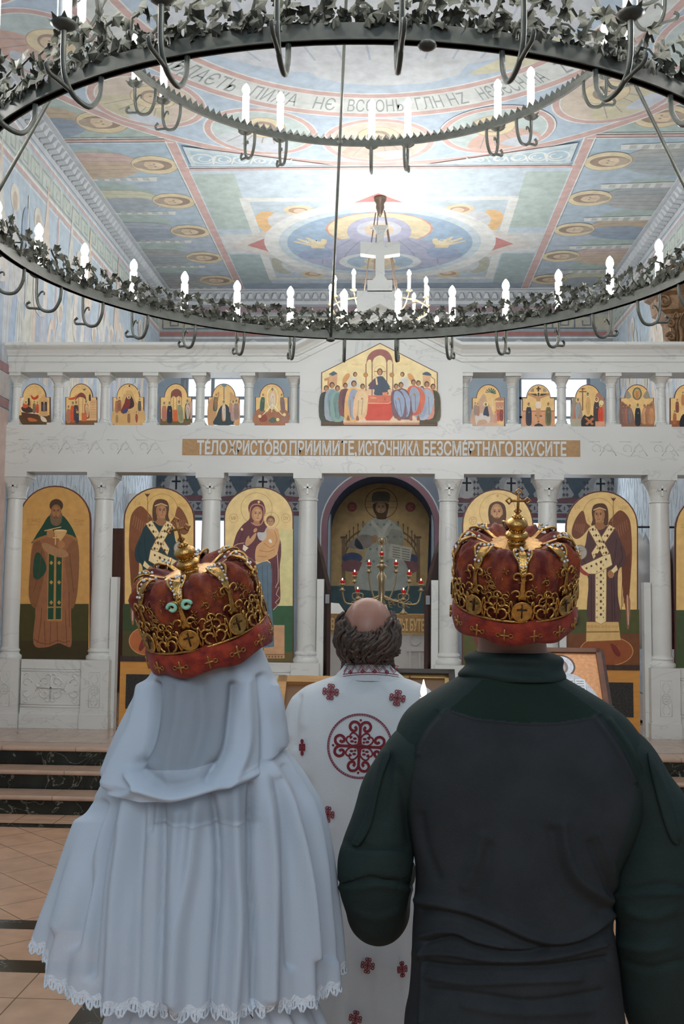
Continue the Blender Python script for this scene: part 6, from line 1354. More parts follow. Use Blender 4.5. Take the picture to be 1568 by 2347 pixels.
GF = [(C6([(1030, 800), (1050, 940), (1110, 1050), (1240, 1135)]), 13, .010), (C6([(985, 830), (1010, 980), (1080, 1100), (1200, 1180)]), 16, -.008), (C6([(1185, 840), (1240, 960), (1275, 1085)]), 9, .006), (C6([(1150, 880), (1200, 1000), (1240, 1100)]), 9, -.006),
      (C6([(670, 850), (645, 960), (590, 1070)]), 12, .006), (C6([(700, 900), (690, 1010), (640, 1120)]), 14, -.006), (C6([(400, 760), (420, 900), (470, 1030)]), 12, -.005),
      (C6([(380, 1130), (520, 1160), (700, 1210), (880, 1290), (1000, 1320), (1130, 1290), (1250, 1200)]), 11, .010), (C6([(400, 1180), (560, 1200), (720, 1260), (900, 1330), (1080, 1330), (1240, 1270)]), 9, -.009),
      (C6([(400, 1290), (480, 1270), (560, 1275), (640, 1310), (760, 1335)]), 7, .008), (C6([(420, 1320), (540, 1300), (640, 1340), (800, 1365), (960, 1350)]), 6, -.009), (C6([(380, 1370), (520, 1370), (700, 1395), (950, 1385), (1220, 1330)]), 8, .008),
      (C6([(410, 1410), (560, 1430), (780, 1430), (1000, 1420), (1230, 1390)]), 7, -.008), (C6([(430, 1470), (600, 1500), (820, 1490), (1100, 1480)]), 9, .006), (C6([(440, 1530), (660, 1555), (900, 1580), (1200, 1540)]), 9, -.006), (C6([(600, 1600), (850, 1630), (1150, 1620)]), 12, .005),
      (C6([(400, 1350), (405, 1500), (398, 1670)]), 5, .005), (C6([(1165, 320), (1260, 450), (1345, 600)]), 6, .006), (C6([(1200, 320), (1300, 450), (1372, 620)]), 6, -.005), (C6([(1235, 330), (1330, 470), (1390, 600)]), 6, .005),
      (C6([(470, 300), (400, 380), (355, 470)]), 8, -.006), (C6([(510, 300), (440, 390), (400, 480)]), 8, .005), (C6([(520, 282), (640, 325), (830, 346), (1000, 346), (1140, 322), (1190, 300)]), 3, .003), (C6([(640, 95), (830, 100), (990, 96)]), 6, -.004), (C6([(610, 130), (830, 142), (1000, 130)]), 5, .004), (C6([(830, 360), (830, 600), (840, 900)]), 60, -.006)]
rn = np.random.RandomState(5)
def cloth_noise(P, s, a, seed=0):
    r = np.random.RandomState(seed); o = np.zeros(P.shape[:-1])
    for k in range(7):
        d = r.normal(size=3); d /= np.linalg.norm(d); o += np.sin((P@d)*s*(.6+.25*k)+r.uniform(0, 6))*a/(1+.4*k)
    return o
GP, gfull = torso.mesh(470, 430, torso.z1, torso.z0, lambda P, T, V, Z: pxfold(P, GF, T)+cloth_noise(P, 22, .0022, 2))
q = topx(GP); fc = (q[:-1]+q[1:])/2
TH = np.tile(np.linspace(0, 2*pi, 470, endpoint=False), (429, 1)); backside = np.sin(TH) < .05
core = inpoly(fc, C6([(520, 284), (430, 360), (390, 430), (362, 560), (352, 740), (362, 900), (340, 1100), (330, 1300), (300, 2000), (1330, 2000), (1310, 1300), (1256, 1100), (1262, 960), (1330, 760), (1360, 660), (1340, 560), (1262, 400), (1185, 300), (1000, 340), (830, 342), (640, 322)]))
yoke = inpoly(fc, C6([(670, 148), (600, 215), (520, 284), (640, 322), (830, 342), (1000, 342), (1140, 320), (1188, 300), (1080, 220), (985, 158), (830, 165)]))
mi = np.where(core | (~backside & (fc[..., 1] > 1700)), 0, 1); mi = np.where(yoke & backside, 2, mi)
shirt = grid(GP, gfull, None, mi).build('shirt', [m_char, m_green, m_greeny], man, True)
gcol = Loft([(1494, 1088, 1256, .064), (1505, 1076, 1272, .072), (1522, 1072, 1278, .076), (1540, 1066, 1284, .082), (1556, 1064, 1290, .084)], GY, 2.1)
CP, f_ = gcol.mesh(120, 26, gcol.z1, gcol.z0, lambda P, T, V, Z: .004*np.sin(V*9+.8*np.sin(T*2))+.003*np.sin(3*T+V*5)+.006*V*(1-V)*4, .004)
C2, f_ = gcol.mesh(120, 6, gcol.z1, gcol.z1-.03, None, -.008)
grid(np.concatenate([C2[::-1], CP]), True).build('collar', m_green, man, True)
# sleeves
def tube_path(rows, disp=None, nt=72, nz=120, e=2.0):
    """rows: (px, py, Y, rx across, ry along the view)"""
    P = np.array(crs([(*PY(r[0], r[1], r[2]), r[3], r[4]) for r in rows], 10, False)); n = len(P)
    s = np.linspace(0, n-1, nz); C = np.stack([np.interp(s, np.arange(n), P[:, k]) for k in range(5)], 1)
    out = np.zeros((nz, nt, 3)); th = np.linspace(0, 2*pi, nt, endpoint=False)
    for i in range(nz):
        t = Vector(C[min(i+1, nz-1), :3]-C[max(i-1, 0), :3]).normalized(); a = Vector((1, 0, 0)); a = (a-t*a.dot(t)).normalized(); b = t.cross(a)
        if b.y < 0 and abs(t.z) > .5: pass
        A, B = np.array(a), np.array(b)
        d = (np.cos(th)[:, None]*A*C[i, 3]+np.sin(th)[:, None]*B*C[i, 4]); u = d/np.linalg.norm(d, axis=1)[:, None]
        p = C[i, :3]+d
        if disp is not None: p = p+u*disp(p, th, i/(nz-1))[:, None]
        out[i] = p
    return out
LF = [(C6([(85, 880), (180, 905), (330, 900)]), 5, -.004), (C6([(30, 1055), (130, 1050), (200, 1035), (350, 1062)]), 5, -.006), (C6([(40, 1075), (140, 1072), (220, 1060), (340, 1085)]), 6, .006), (C6([(60, 900), (45, 960), (40, 1050)]), 6, .004), (C6([(300, 560), (330, 700), (345, 860)]), 10, -.006), (C6([(230, 480), (200, 640), (160, 860)]), 10, .005), (C6([(265, 500), (250, 640), (230, 780)]), 10, -.005), (C6([(100, 1180), (200, 1220), (300, 1190)]), 8, .004)]
sl = tube_path([(988, 1686, GY, .05, .06), (940, 1730, GY, .056, .078), (902, 1798, GY, .058, .076), (882, 1860, GY, .06, .072), (868, 1945, GY, .072, .076), (858, 2020, GY+.01, .075, .078), (862, 2078, GY+.05, .066, .07), (874, 2085, GY+.14, .06, .06), (890, 2040, GY+.26, .052, .052), (905, 1990, GY+.34, .046, .046)],
               lambda p, th, v: pxfold(p[None], LF)[0]*np.clip(.4-np.sin(th)*0+.6, 0, 1)+cloth_noise(p, 30, .002, 4))
slo = grid(sl, True).build('sleeve', m_green, man, True)
sr = tube_path([(1376, 1692, GY, .05, .06), (1430, 1738, GY, .056, .078), (1474, 1806, GY, .056, .076), (1505, 1870, GY, .066, .074), (1502, 1960, GY, .078, .076), (1492, 2040, GY, .082, .078), (1500, 2110, GY, .07, .072), (1500, 2180, GY+.01, .07, .07), (1512, 2280, GY+.03, .072, .066), (1526, 2380, GY+.06, .06, .056), (1536, 2470, GY+.08, .048, .044)],
               lambda p, th, v: pxfold(p[None], [(C6([(1255, 1090), (1370, 1080), (1480, 1060), (1560, 1080)]), 6, -.005), (C6([(1260, 1105), (1380, 1100), (1560, 1100)]), 6, .005), (C6([(1340, 560), (1330, 760), (1270, 960)]), 8, -.006), (C6([(1390, 480), (1480, 640), (1545, 850)]), 9, .006), (C6([(1300, 1330), (1400, 1350), (1500, 1330)]), 9, .006), (C6([(1310, 1400), (1420, 1430), (1540, 1400)]), 8, -.006), (C6([(1320, 1180), (1420, 1210), (1540, 1170)]), 10, .005)])[0]+cloth_noise(p, 30, .0022, 6))
sro = grid(sr, True).build('sleeve', m_green, man, True)
drape([(890, 1722), (872, 1760), (848, 1838), (820, 1905), (806, 1930), (812, 1938), (826, 1934), (850, 1890), (866, 1820), (878, 1775), (894, 1732)], caster(slo), .009, 'pocket', m_green, slo)
drape([(1486, 1725), (1512, 1745), (1540, 1850), (1560, 1920), (1548, 1935), (1528, 1900), (1500, 1800)], caster(sro), .008, 'pocket', m_green, sro)
drape([(780, 1965), (790, 1945), (830, 1948), (935, 1955), (944, 2005), (890, 2015), (850, 2005), (800, 2020), (779, 2018)], caster(slo), .003, 'elbow_patch', m_green, slo)
hz = PY(1176, 1395, GY); HC_ = Vector((hz.x, GY+.005, 1.735))
def man_body(g):
    head(g, HC_, .078, .098, .116); nz_ = PY(1174, 1500, GY)
    for px_, py_, r in ((1174, 1462, .072), (1174, 1500, .074), (1174, 1530, .076)): g.sphere(tuple(PY(px_, py_, GY+.0)), (r, .066, .05), 16, 10)
    capsule(g, (gx, GY, 1.52), (gx, GY, 1.72), .06, .062)
    g.sphere((gx, GY, 1.34), (.2, .105, .2), 16, 12); g.sphere((gx, GY, 1.12), (.16, .095, .18), 16, 12); g.sphere((gx, GY, .94), (.165, .1, .14), 16, 12)
    capsule(g, (gx-.15, GY, 1.44), (gx+.15, GY, 1.44), .05, .05)
    for s in (-1, 1): capsule(g, (gx+s*.09, GY, .92), (gx+s*.1, GY, .5), .085, .058); capsule(g, (gx+s*.1, GY, .5), (gx+s*.105, GY-.01, .1), .056, .038); capsule(g, (gx+s*.105, GY-.03, .05), (gx+s*.11, GY+.14, .04), .036, .03)
    L = [PY(968, 1735, GY), PY(862, 2050, GY+.03), PY(905, 1990, GY+.34)]; capsule(g, L[0], L[1], .042, .04); capsule(g, L[1], L[2], .042, .03)
    hand(g, L[2], (.06, .3, .95), (1, 0, .1), -1, .9)
    R_ = [PY(1415, 1735, GY), PY(1496, 2080, GY), PY(1536, 2470, GY+.08)]; capsule(g, R_[0], R_[1], .042, .04); capsule(g, R_[1], R_[2], .042, .03); hand(g, R_[2], (.04, .12, -1), (-1, 0, 0), -1, .35)
body_mesh(man_body, 'body', m_skin, man); face_bits(man, HC_, m_brow)
# short cropped hair below the crown's rim
g = MB(); rings = []
for k in range(8):
    v = k/7; z = HC_.z+.06-.115*v
    rings.append([(HC_.x+(.082-.006*v)*cos(a), HC_.y-.004+(.1-.012*v)*sin(a), z) for a in [pi*.9+pi*1.2*j/30 for j in range(31)]])
g.loop(rings, 0, False); g.build('hair', m_hair, man, True)
for s in (-1, 1):
    g = MB(); 
    g.loop([[(gx+s*.1+(w)*cos(a)+(.0), GY+d*sin(a)+.004*sin(9*a+z*30), z) for a in [2*pi*j/32 for j in range(32)]] for z, w, d in ((.86, .09, .1), (.8, .096, .11), (.6, .085, .095), (.45, .08, .088), (.2, .072, .08), (.06, .078, .09))]); g.build('trouser_leg', m_trous, man, True)
    shoe('boot', (gx+s*.105, GY+.03, 0), mat('black_boot_leather', (.015, .015, .015), .4), man, .3, 0, .1)
MB().loop([[(gx+.19*cos(a), GY+.1*sin(a), z) for a in [2*pi*j/40 for j in range(40)]] for z in (.8, .94)]).build('trouser_seat', m_trous, man, True)

# ---------------------------------------------------------------- the priest
PYc = 3.3
pcx = PY(835, 1700, PYc).x
pr = thing('person', 'balding priest seen from behind in a white robe with dark red crosses', 'person', (pcx, PYc, 0))
m_robe = mat('white_robe_cloth', (.68, .69, .68), .75, var=.05, vscale=6, bump=.15, bscale=300, spec=.3)
robe = Loft([(1528, 795, 890, .058), (1548, 772, 914, .072), (1560, 738, 950, .086), (1578, 698, 984, .1), (1602, 670, 1002, .115), (1640, 652, 1015, .13), (1700, 643, 1024, .142), (1800, 640, 1030, .152), (1950, 640, 1036, .158), (2150, 645, 1045, .165), (2347, 640, 1055, .175), (2560, 628, 1068, .195), (2606, 626, 1070, .197)], PYc, 2.3)
C4 = lambda l: [(600+u/3.92, 1480+v/3.92) for u, v in l]
RF = [(C4([(350, 470), (310, 640), (300, 900)]), 8, -.008), (C4([(300, 480), (260, 620), (240, 800)]), 8, .008), (C4([(420, 330), (380, 480), (370, 700)]), 12, .006), (C4([(500, 310), (560, 300), (620, 290)]), 6, -.004), (C4([(830, 290), (780, 340), (740, 420)]), 10, .005), (C4([(1050, 300), (1120, 360), (1180, 450)]), 10, .005), ([(800, 1950), (795, 2150), (790, 2400)], 16, .012), ([(850, 2000), (860, 2200), (862, 2400)], 18, -.012), ([(905, 2050), (915, 2200), (925, 2400)], 16, .012), ([(700, 1800), (690, 2100), (680, 2400)], 18, -.012), ([(745, 1900), (740, 2100), (730, 2400)], 14, .01), ([(960, 1900), (980, 2200), (990, 2400)], 18, -.01)]
RP, rf = robe.mesh(220, 220, robe.z1, robe.z0, lambda P, T, V, Z: pxfold(P, RF, T)+.008*V*np.sin(15*T+2*V)+cloth_noise(P, 12, .003, 9)*V)
rob = grid(RP, rf).build('robe', m_robe, pr, True)
cM = caster(rob, .0018)
P = Paint(cM, (0, -1, 0), 1.0, eps=.00004, base=.0002); WINE = (124, 36, 44)
def vine_cross(P, cx, cy, s, rot=0.0, sx=1.0, w=.07, col=WINE, hearts=True):
    c, q = cos(rot), sin(rot); M = lambda u, v: (cx+s*sx*(u*c-v*q), cy+s*(u*q+v*c)); W = w*s
    for k in range(4):
        a = k*pi/2; R = lambda u, v: M(u*cos(a)-v*sin(a), u*sin(a)+v*cos(a))
        P.line([R(0, 0), R(.25, 0), R(.5, 0), R(.72, 0)], W, col)
        for d in (-1, 1): P.line([R(.68, 0), R(.84, d*.02), R(.97, d*.14), R(.97, d*.32), R(.82, d*.42), R(.66, d*.36), R(.62, d*.22), R(.72, d*.16), R(.8, d*.22)], W, col, 3)
        P.ell(*R(1.06, 0), W*.45, W*.45, col)
        if hearts:
            b = pi/4; H = lambda u, v: R(u*cos(b)-v*sin(b), u*sin(b)+v*cos(b))
            for d in (-1, 1): P.line([H(.1, 0), H(.25, d*.2), H(.46, d*.24), H(.6, d*.16), H(.58, d*.02), H(.46, d*.04)], W*.6, col, 3)
            P.ell(*H(.36, .08), W*.7, W*.45, col); P.ell(*H(.36, -.08), W*.7, W*.45, col); P.ell(*H(.24, 0), W*.5, W*.4, col)
vine_cross(P, 824, 1711, 57, .05, 1, .11); P.ring(825, 1710, 75, 75, 2.5, (150, 80, 96), n=72); P.ring(825, 1710, 71.5, 71.5, 1.5, (150, 90, 104), n=72)
for i in range(80):
    a = 2*pi*i/80; P.line([(825+71*cos(a), 1710+71*sin(a)), (825+75*cos(a), 1710+75*sin(a))], 1.8, WINE)
for x, y, r, sx in ((758, 1585, .1, 1), (911, 1599, .15, 1), (693, 1712, 0, .35), (752, 1865, .1, .8), (843, 2210, .15, .85), (922, 2218, -.1, .62), (815, 2330, .2, .8), (760, 2060, .05, .9), (690, 1960, 0, .7), (895, 1905, 0, 1), (975, 1760, 0, .7), (870, 2060, 0, 1)): vine_cross(P, x, y, 17.5, r, sx, .13)
absorb(rob, P.build('embroidered_crosses', paint_mat('embroidery', .7, .3, .1, 60), rob))
pcol = Loft([(1517, 798, 886, .06), (1530, 790, 896, .066), (1546, 776, 916, .078), (1556, 768, 926, .082)], PYc, 2.1)
CP, f_ = pcol.mesh(100, 12, pcol.z1, pcol.z0, None, .006); C2, f_ = pcol.mesh(100, 4, pcol.z1, pcol.z1-.02, None, -.004)
pc = grid(np.concatenate([C2[::-1], CP]), True).build('collar', m_robe, pr, True)
P = Paint(caster(pc, .0012), (0, -1, 0), 1.0, eps=.00004, base=.0002)
top_ = lambda x: 1520+.0024*(x-840)**2*.4; bot_ = lambda x: 1543+.0024*(x-846)**2*.55
xs_ = np.linspace(786, 914, 40)
for f, w in ((lambda x: top_(x)+2, 1.6), (lambda x: bot_(x)-2, 1.6), (lambda x: bot_(x)+2.5, 1.2)): P.line([(x, f(x)) for x in xs_], w, WINE)
for o in (0, 4.5):
    P.line([(788+8.2*k, (top_(788+8.2*k)+4.5+o if k % 2 else bot_(788+8.2*k)-8+o)) for k in range(16)], 1.7, (150, 50, 56))
for k in range(4): vine_cross(P, 803+28*k, bot_(803+28*k)-5, 4, 0, 1, .3, (150, 40, 50), False)
absorb(pc, P.build('collar_embroidery', MATS['embroidery'], pc))
PH = PY(843, 1452, PYc-.03); PH = Vector((PH.x, PYc-.02, PH.z-.005))
def pr_body(g):
    head(g, PH, .084, .104, .118); capsule(g, (PH.x, PYc, 1.45), (PH.x, PYc, 1.62), .062, .058)
    g.sphere((pcx, PYc, 1.28), (.2, .11, .2), 16, 12); g.sphere((pcx, PYc, 1.02), (.18, .12, .24), 16, 12)
    capsule(g, (pcx-.16, PYc, 1.42), (pcx+.16, PYc, 1.42), .055, .055)
    for s in (-1, 1):
        capsule(g, (pcx+s*.09, PYc, .92), (pcx+s*.09, PYc, .5), .08, .056); capsule(g, (pcx+s*.09, PYc, .5), (pcx+s*.095, PYc, .1), .055, .038); capsule(g, (pcx+s*.095, PYc-.03, .05), (pcx+s*.1, PYc+.13, .04), .034, .03)
        e = Vector((pcx+s*.2, PYc+.02, 1.12)); w = Vector((pcx+s*.1, PYc+.26, 1.2)); capsule(g, (pcx+s*.18, PYc, 1.4), e, .05, .042); capsule(g, e, w, .042, .03); hand(g, w, (-s*.5, 1, .2), (-s*.6, -.2, -.5), -s, .5)
body_mesh(pr_body, 'body', m_skin2, pr); face_bits(pr, PH, m_brow)
for s in (-1, 1):
    g = MB(); pth = crs([(pcx+s*.18, PYc, 1.4), (pcx+s*.2, PYc+.02, 1.14), (pcx+s*.16, PYc+.16, 1.15), (pcx+s*.11, PYc+.24, 1.19)], 5, False); g.tube(pth, [.062+.001*k for k in range(len(pth))], 14); g.build('sleeve', m_robe, pr, True)
    shoe('shoe', (pcx+s*.1, PYc+.03, 0), mat('black_shoe_leather', (.015, .015, .015), .4), pr)
# fringe of long wavy hair round the bald crown, and beard
g = MB(); rh = random.Random(11); hc = PH+Vector((0, -.008, .015))
def onhead(a, el, k=1.0): return hc+Vector((.084*cos(a)*cos(el)*k, .098*sin(a)*cos(el)*k, .104*sin(el)*k))
m_ph = mat('wavy_brown_hair', S(74, 56, 44), .45, var=.45, vscale=45, stretch=(1, 1, .3))
rings = []
for k in range(12):
    v = k/11; rg = []
    for j in range(64):
        a = pi*.72+pi*1.56*j/63; rim = .56-.62*max(0, -sin(a))**2+.06*sin(7*a); el = rim-(rim+.75)*v
        p = onhead(a, el, 1.03+.16*v+.02*sin(11*a+5*v)+.014*sin(23*a-9*v)); rg.append(p)
    rings.append(rg)
g.loop(rings, 0, False)
for i in range(330):
    a = pi*.7+pi*1.6*rh.random(); rim = .55-.62*max(0, -sin(a))**2+rh.uniform(-.12, .08); ph = rh.uniform(0, 6); fl = rh.uniform(.06, .2); end = rh.uniform(-.95, -.55); am = rh.uniform(.006, .013)
    pts = []; st_ = rh.uniform(0, .55); tw = rh.uniform(-.25, .25)
    for k in range(11):
        v = st_+(1-st_)*k/10; el = rim-(rim-end)*v; p = onhead(a+tw*v+.05*sin(9*v+ph), max(el, -.85), 1.035+fl*v); 
        if el < -.85: p.z -= (-.85-el)*.1
        p += Vector((am*sin(8*v+ph), am*cos(7*v+ph)*.6, 0)); pts.append(p)
    if v > .9: pts.append(pts[-1]+Vector((rh.uniform(-.016, .016), rh.uniform(-.014, .004), rh.uniform(-.002, .012))))
    n = len(pts); g.tube(pts, [.0035+.0045*sin(pi*min(1, .15+.85*k/n)) for k in range(n)], 5)
g.build('hair', m_ph, pr, True)
g = MB()
for i in range(90):
    a = rh.uniform(-.6, pi+.6); p = PH+Vector((.066*cos(a), .045+.05*abs(sin(a)), -.06)); d = Vector((.2*cos(a), .25*sin(a)+.12, -1)).normalized(); L_ = rh.uniform(.06, .14); ph = rh.uniform(0, 6)
    g.tube([p+d*L_*k/6+Vector((.008*sin(k+ph), .008*cos(k+ph), 0)) for k in range(7)], [.006, .008, .008, .007, .006, .004, .002], 5)
g.build('beard', m_ph, pr, True)

# ---------------------------------------------------------------- the woman in the white veil
BY = 2.1
bcx = PY(480, 1900, BY).x
wo = thing('person', 'woman seen from behind in a long white veil and cape wearing a tilted crown', 'person', (bcx, BY, 0))
def sheer(name, col, a, a2, rough=.8):
    m = mat(name, col, rough, bump=.12, bscale=350, spec=.15); nt = m.node_tree; b = nt.nodes['Principled BSDF']; out = nt.nodes['Material Output']
    t = nt.nodes.new('ShaderNodeBsdfTransparent'); tr = nt.nodes.new('ShaderNodeBsdfTranslucent'); tr.inputs['Color'].default_value = (*col, 1)
    x1 = nt.nodes.new('ShaderNodeMixShader'); x1.inputs[0].default_value = .22; nt.links.new(b.outputs[0], x1.inputs[1]); nt.links.new(tr.outputs[0], x1.inputs[2])
    x2 = nt.nodes.new('ShaderNodeMixShader'); at = nt.nodes.new('ShaderNodeAttribute'); at.attribute_name = 'see_through'; mr = nt.nodes.new('ShaderNodeMapRange')
    mr.inputs['To Min'].default_value = a; mr.inputs['To Max'].default_value = a2; nt.links.new(at.outputs['Fac'], mr.inputs['Value']); nt.links.new(mr.outputs[0], x2.inputs[0])
    nt.links.new(x1.outputs[0], x2.inputs[1]); nt.links.new(t.outputs[0], x2.inputs[2]); nt.links.new(x2.outputs[0], out.inputs['Surface']); return m
m_veil = sheer('sheer_white_veil', (.70, .765, .84), .08, .47)
m_cape = sheer('white_cape_chiffon', (.71, .77, .84), .12, .34)
m_dress = mat('white_dress_cloth', (.7, .72, .76), .8, var=.04, vscale=8)
m_lace = mat('white_lace', (.78, .8, .83), .8, bump=.5, bscale=160)
zpx = lambda y: HC-(y-1375)*BY/F-.0
def zof(y, x=480): return PY(x, y, BY).z
def tab(ts, ys, ry):
    ts = np.array(ts)*pi; zs = np.array([PY(480, y, BY+ry*sin(t)).z for y, t in zip(ys, ts)])
    return lambda T: np.interp(np.mod(T, 2*pi), ts, zs)
cape = Loft([(1640, 330, 585, .09), (1690, 285, 625, .12), (1735, 258, 668, .145), (1790, 243, 704, .162), (1850, 214, 733, .172), (1950, 172, 752, .188), (2050, 132, 762, .203), (2140, 102, 770, .213), (2240, 88, 774, .222), (2345, 78, 778, .23)], BY, 2.15)
hh_ = tab([0, .3, .5, .7, .9, 1.0, 1.1, 1.2, 1.3, 1.4, 1.5, 1.6, 1.75, 1.9, 2.0], [1716, 1690, 1690, 1700, 1760, 1786, 1796, 1812, 1830, 1840, 1838, 1816, 1782, 1738, 1716], .19)
hem = tab([0, .12, .5, .88, 1.0, 1.1, 1.17, 1.24, 1.35, 1.5, 1.65, 1.8, 1.9, 2.0], [2205, 2150, 2100, 2095, 2122, 2152, 2186, 2244, 2282, 2304, 2296, 2272, 2245, 2205], .215)
C5 = lambda l: [(60+u/2.119, 1600+v/2.119) for u, v in l]
BF = [(C5([(620, 480), (610, 560), (600, 640)]), 6, -.006), (C5([(660, 480), (662, 700), (655, 1000), (640, 1500)]), 8, -.010), (C5([(740, 560), (720, 900), (700, 1450)]), 14, .012), (C5([(830, 480), (800, 800), (750, 1100), (730, 1550)]), 16, .016), (C5([(900, 470), (930, 700), (930, 1000), (900, 1500)]), 9, -.016), (C5([(1010, 430), (1020, 800), (1030, 1100), (1000, 1550)]), 15, .016), (C5([(1090, 420), (1085, 800), (1100, 1100), (1105, 1480)]), 7, -.016), (C5([(1150, 380), (1180, 600), (1200, 900), (1190, 1450)]), 16, .012), (C5([(1190, 330), (1270, 500), (1340, 800), (1400, 1250)]), 10, .01), (C5([(1220, 400), (1260, 600), (1270, 900), (1290, 1300)]), 10, -.009), (C5([(1260, 340), (1340, 480), (1420, 800), (1470, 1250)]), 10, -.007),
      (C5([(500, 480), (480, 700), (440, 1000), (410, 1500)]), 16, .013), (C5([(560, 480), (550, 700), (540, 1000), (520, 1500)]), 12, -.008), (C5([(420, 470), (380, 700), (345, 950), (310, 1350)]), 9, -.014), (C5([(360, 520), (300, 750), (270, 950), (230, 1200)]), 12, -.010), (C5([(300, 600), (220, 850), (150, 1100)]), 14, .01), (C5([(620, 600), (800, 612), (1090, 596)]), 3, .002)]
def bdisp(P, T, V, Z):
    return 1.9*pxfold(P, BF, T)*np.clip(V*4, 0, 1)+V**.7*(.015*np.sin(17*T+1.3*np.sin(3*T))+.006*np.sin(31*T+.7))*np.clip(np.sin(T)+1.15, .1, 1)
VP_, f_ = cape.mesh(330, 170, lambda T: hh_(T)+.05, lambda T: hem(T)+.004*np.sin(60*T), bdisp)
def see_through(o, P, poly, n, full=3):
    q = topx(P); w = (inpoly(q, poly) & (np.sin(np.linspace(0, 2*pi, P.shape[1], endpoint=False))[None] < 0)).astype(float)
    for _ in range(n):
        w = (np.roll(w, 1, 1)+2*w+np.roll(w, -1, 1))/4; w[1:-1] = (w[:-2]+2*w[1:-1]+w[2:])/4
    o.data.attributes.new('see_through', 'FLOAT', 'POINT').data.foreach_set('value', w.reshape(-1))
cpo = grid(VP_, f_).build('cape', m_cape, wo, True); see_through(cpo, VP_, [(350, 1770), (592, 1770), (592, 1884), (350, 1890)], 2)
# scalloped lace along the hem
g = MB(); E_ = VP_[-1]; E0 = VP_[-2]; n = len(E_); sc_ = 3
for j in range(0, n, sc_):
    idx = [(j+k) % n for k in range(sc_+1)]; A = [Vector(E_[i]) for i in idx]; dn = (Vector(E_[idx[1]])-Vector(E0[idx[1]])).normalized()
    w = (A[-1]-A[0]).length
    low = [A[k]+dn*(.015+.010*sin(pi*k/sc_)) for k in range(sc_+1)]; mid = [a+dn*.012 for a in A]
    b0 = len(g.v); g.add(A+mid, [(k, k+1, sc_+2+k, sc_+1+k) for k in range(sc_)])
    for k in range(sc_): g.add([mid[k], mid[k]+(mid[k+1]-mid[k])*.72, low[k]+(low[k+1]-low[k])*.72, low[k]], [(0, 1, 2, 3)])
    g.tube(low, .0022, 5); g.tube([mid[0], low[1], low[2], mid[-1]], .0016, 4)
g.build('lace_trim', m_lace, cpo, True)
hood = Loft([(1468, 398, 580, .088), (1540, 364, 610, .104), (1600, 324, 634, .118), (1650, 292, 641, .13), (1700, 268, 645, .15), (1750, 254, 642, .172), (1790, 247, 632, .192), (1850, 240, 620, .21)], BY, 2.15)
HF = [(C5([(530, 372), (590, 440), (690, 482), (790, 466), (930, 428), (1060, 384), (1140, 360)]), 13, .018), (C5([(560, 330), (640, 400), (720, 430), (830, 400), (900, 330)]), 16, -.014), (C5([(650, -60), (640, 100), (610, 240), (545, 330)]), 10, -.02), (C5([(600, -60), (560, 100), (470, 300), (420, 420)]), 12, .014), (C5([(1000, -60), (985, 100), (960, 260), (880, 400)]), 10, -.02), (C5([(1050, -80), (1060, 150), (1030, 300), (960, 420)]), 13, .014), (C5([(760, -60), (740, 120), (700, 300), (690, 420)]), 12, .008), (C5([(850, -60), (850, 150), (800, 330)]), 20, -.016), (C5([(1120, -100), (1140, 100), (1145, 280), (1140, 370)]), 9, -.014), (C5([(1180, -60), (1210, 120), (1220, 230)]), 10, .01), (C5([(480, 60), (400, 250), (330, 420)]), 14, -.008), (C5([(560, 440), (480, 476), (420, 470)]), 8, .008)]
def hdisp(P, T, V, Z):
    return pxfold(P, HF, T)*np.clip(V*3+.2, 0, 1)+.012+.008*np.clip(V-.6, 0, 1)*np.sin(13*T+1)-.012*np.clip((V-.93)/.07, 0, 1)
HP, f_ = hood.mesh(340, 180, hood.z1, hh_, hdisp)
hdo = grid(HP, f_).build('veil', m_veil, wo, True); see_through(hdo, HP, crs(C5([(655, -160), (640, 100), (612, 240), (560, 335), (600, 400), (700, 450), (800, 430), (880, 380), (955, 260), (982, 100), (1005, -160)]), 6), 14)  # sheer centre darkened by the hair below, standing in for the hollow's shade
BH = Vector((PY(488, 1480, BY).x, BY+.02, 1.625))
def wo_body(g):
    head(g, BH, .07, .092, .108); capsule(g, (BH.x, BY+.01, 1.36), (BH.x, BY+.01, 1.56), .05, .048)
    c = bcx; g.sphere((c, BY, 1.2), (.165, .09, .17), 16, 12); g.sphere((c, BY, 1.0), (.13, .085, .16), 16, 12); g.sphere((c, BY, .84), (.165, .11, .15), 16, 12); capsule(g, (c-.13, BY, 1.34), (c+.13, BY, 1.34), .045, .045)
    for s in (-1, 1):
        capsule(g, (c+s*.08, BY, .82), (c+s*.08, BY, .45), .08, .05); capsule(g, (c+s*.08, BY, .45), (c+s*.08, BY, .1), .048, .034); capsule(g, (c+s*.08, BY-.02, .05), (c+s*.085, BY+.12, .035), .03, .026)
        e = Vector((c+s*.2, BY+.0, 1.06)); w = Vector((c+s*.05, BY+.25, 1.14)); capsule(g, (c+s*.15, BY, 1.32), e, .042, .035); capsule(g, e, w, .035, .025); hand(g, w, (-s*.4, .8, .4), (-s*.8, -.2, -.3), -s, .6, .9)
body_mesh(wo_body, 'body', m_skin3, wo); face_bits(wo, BH, m_brow)
hr = Loft([(1450, 430, 545, .03, BY), (1490, 400, 560, .045, BY-.002), (1560, 360, 560, .052, BY-.012), (1640, 345, 545, .052, BY-.038), (1720, 335, 530, .05, BY-.068), (1790, 335, 545, .045, BY-.085), (1850, 340, 600, .042, BY-.09), (1905, 340, 602, .04, BY-.09)], BY, 2.1)  # hair widened to darken the veil's hollow as its shade would
HRP, f_ = hr.mesh(120, 60, hr.z1, hr.z0, lambda P, T, V, Z: .004*np.sin(16*T+6*V)+.002*np.sin(37*T))
grid(HRP, f_).build('hair', m_hair, wo, True)
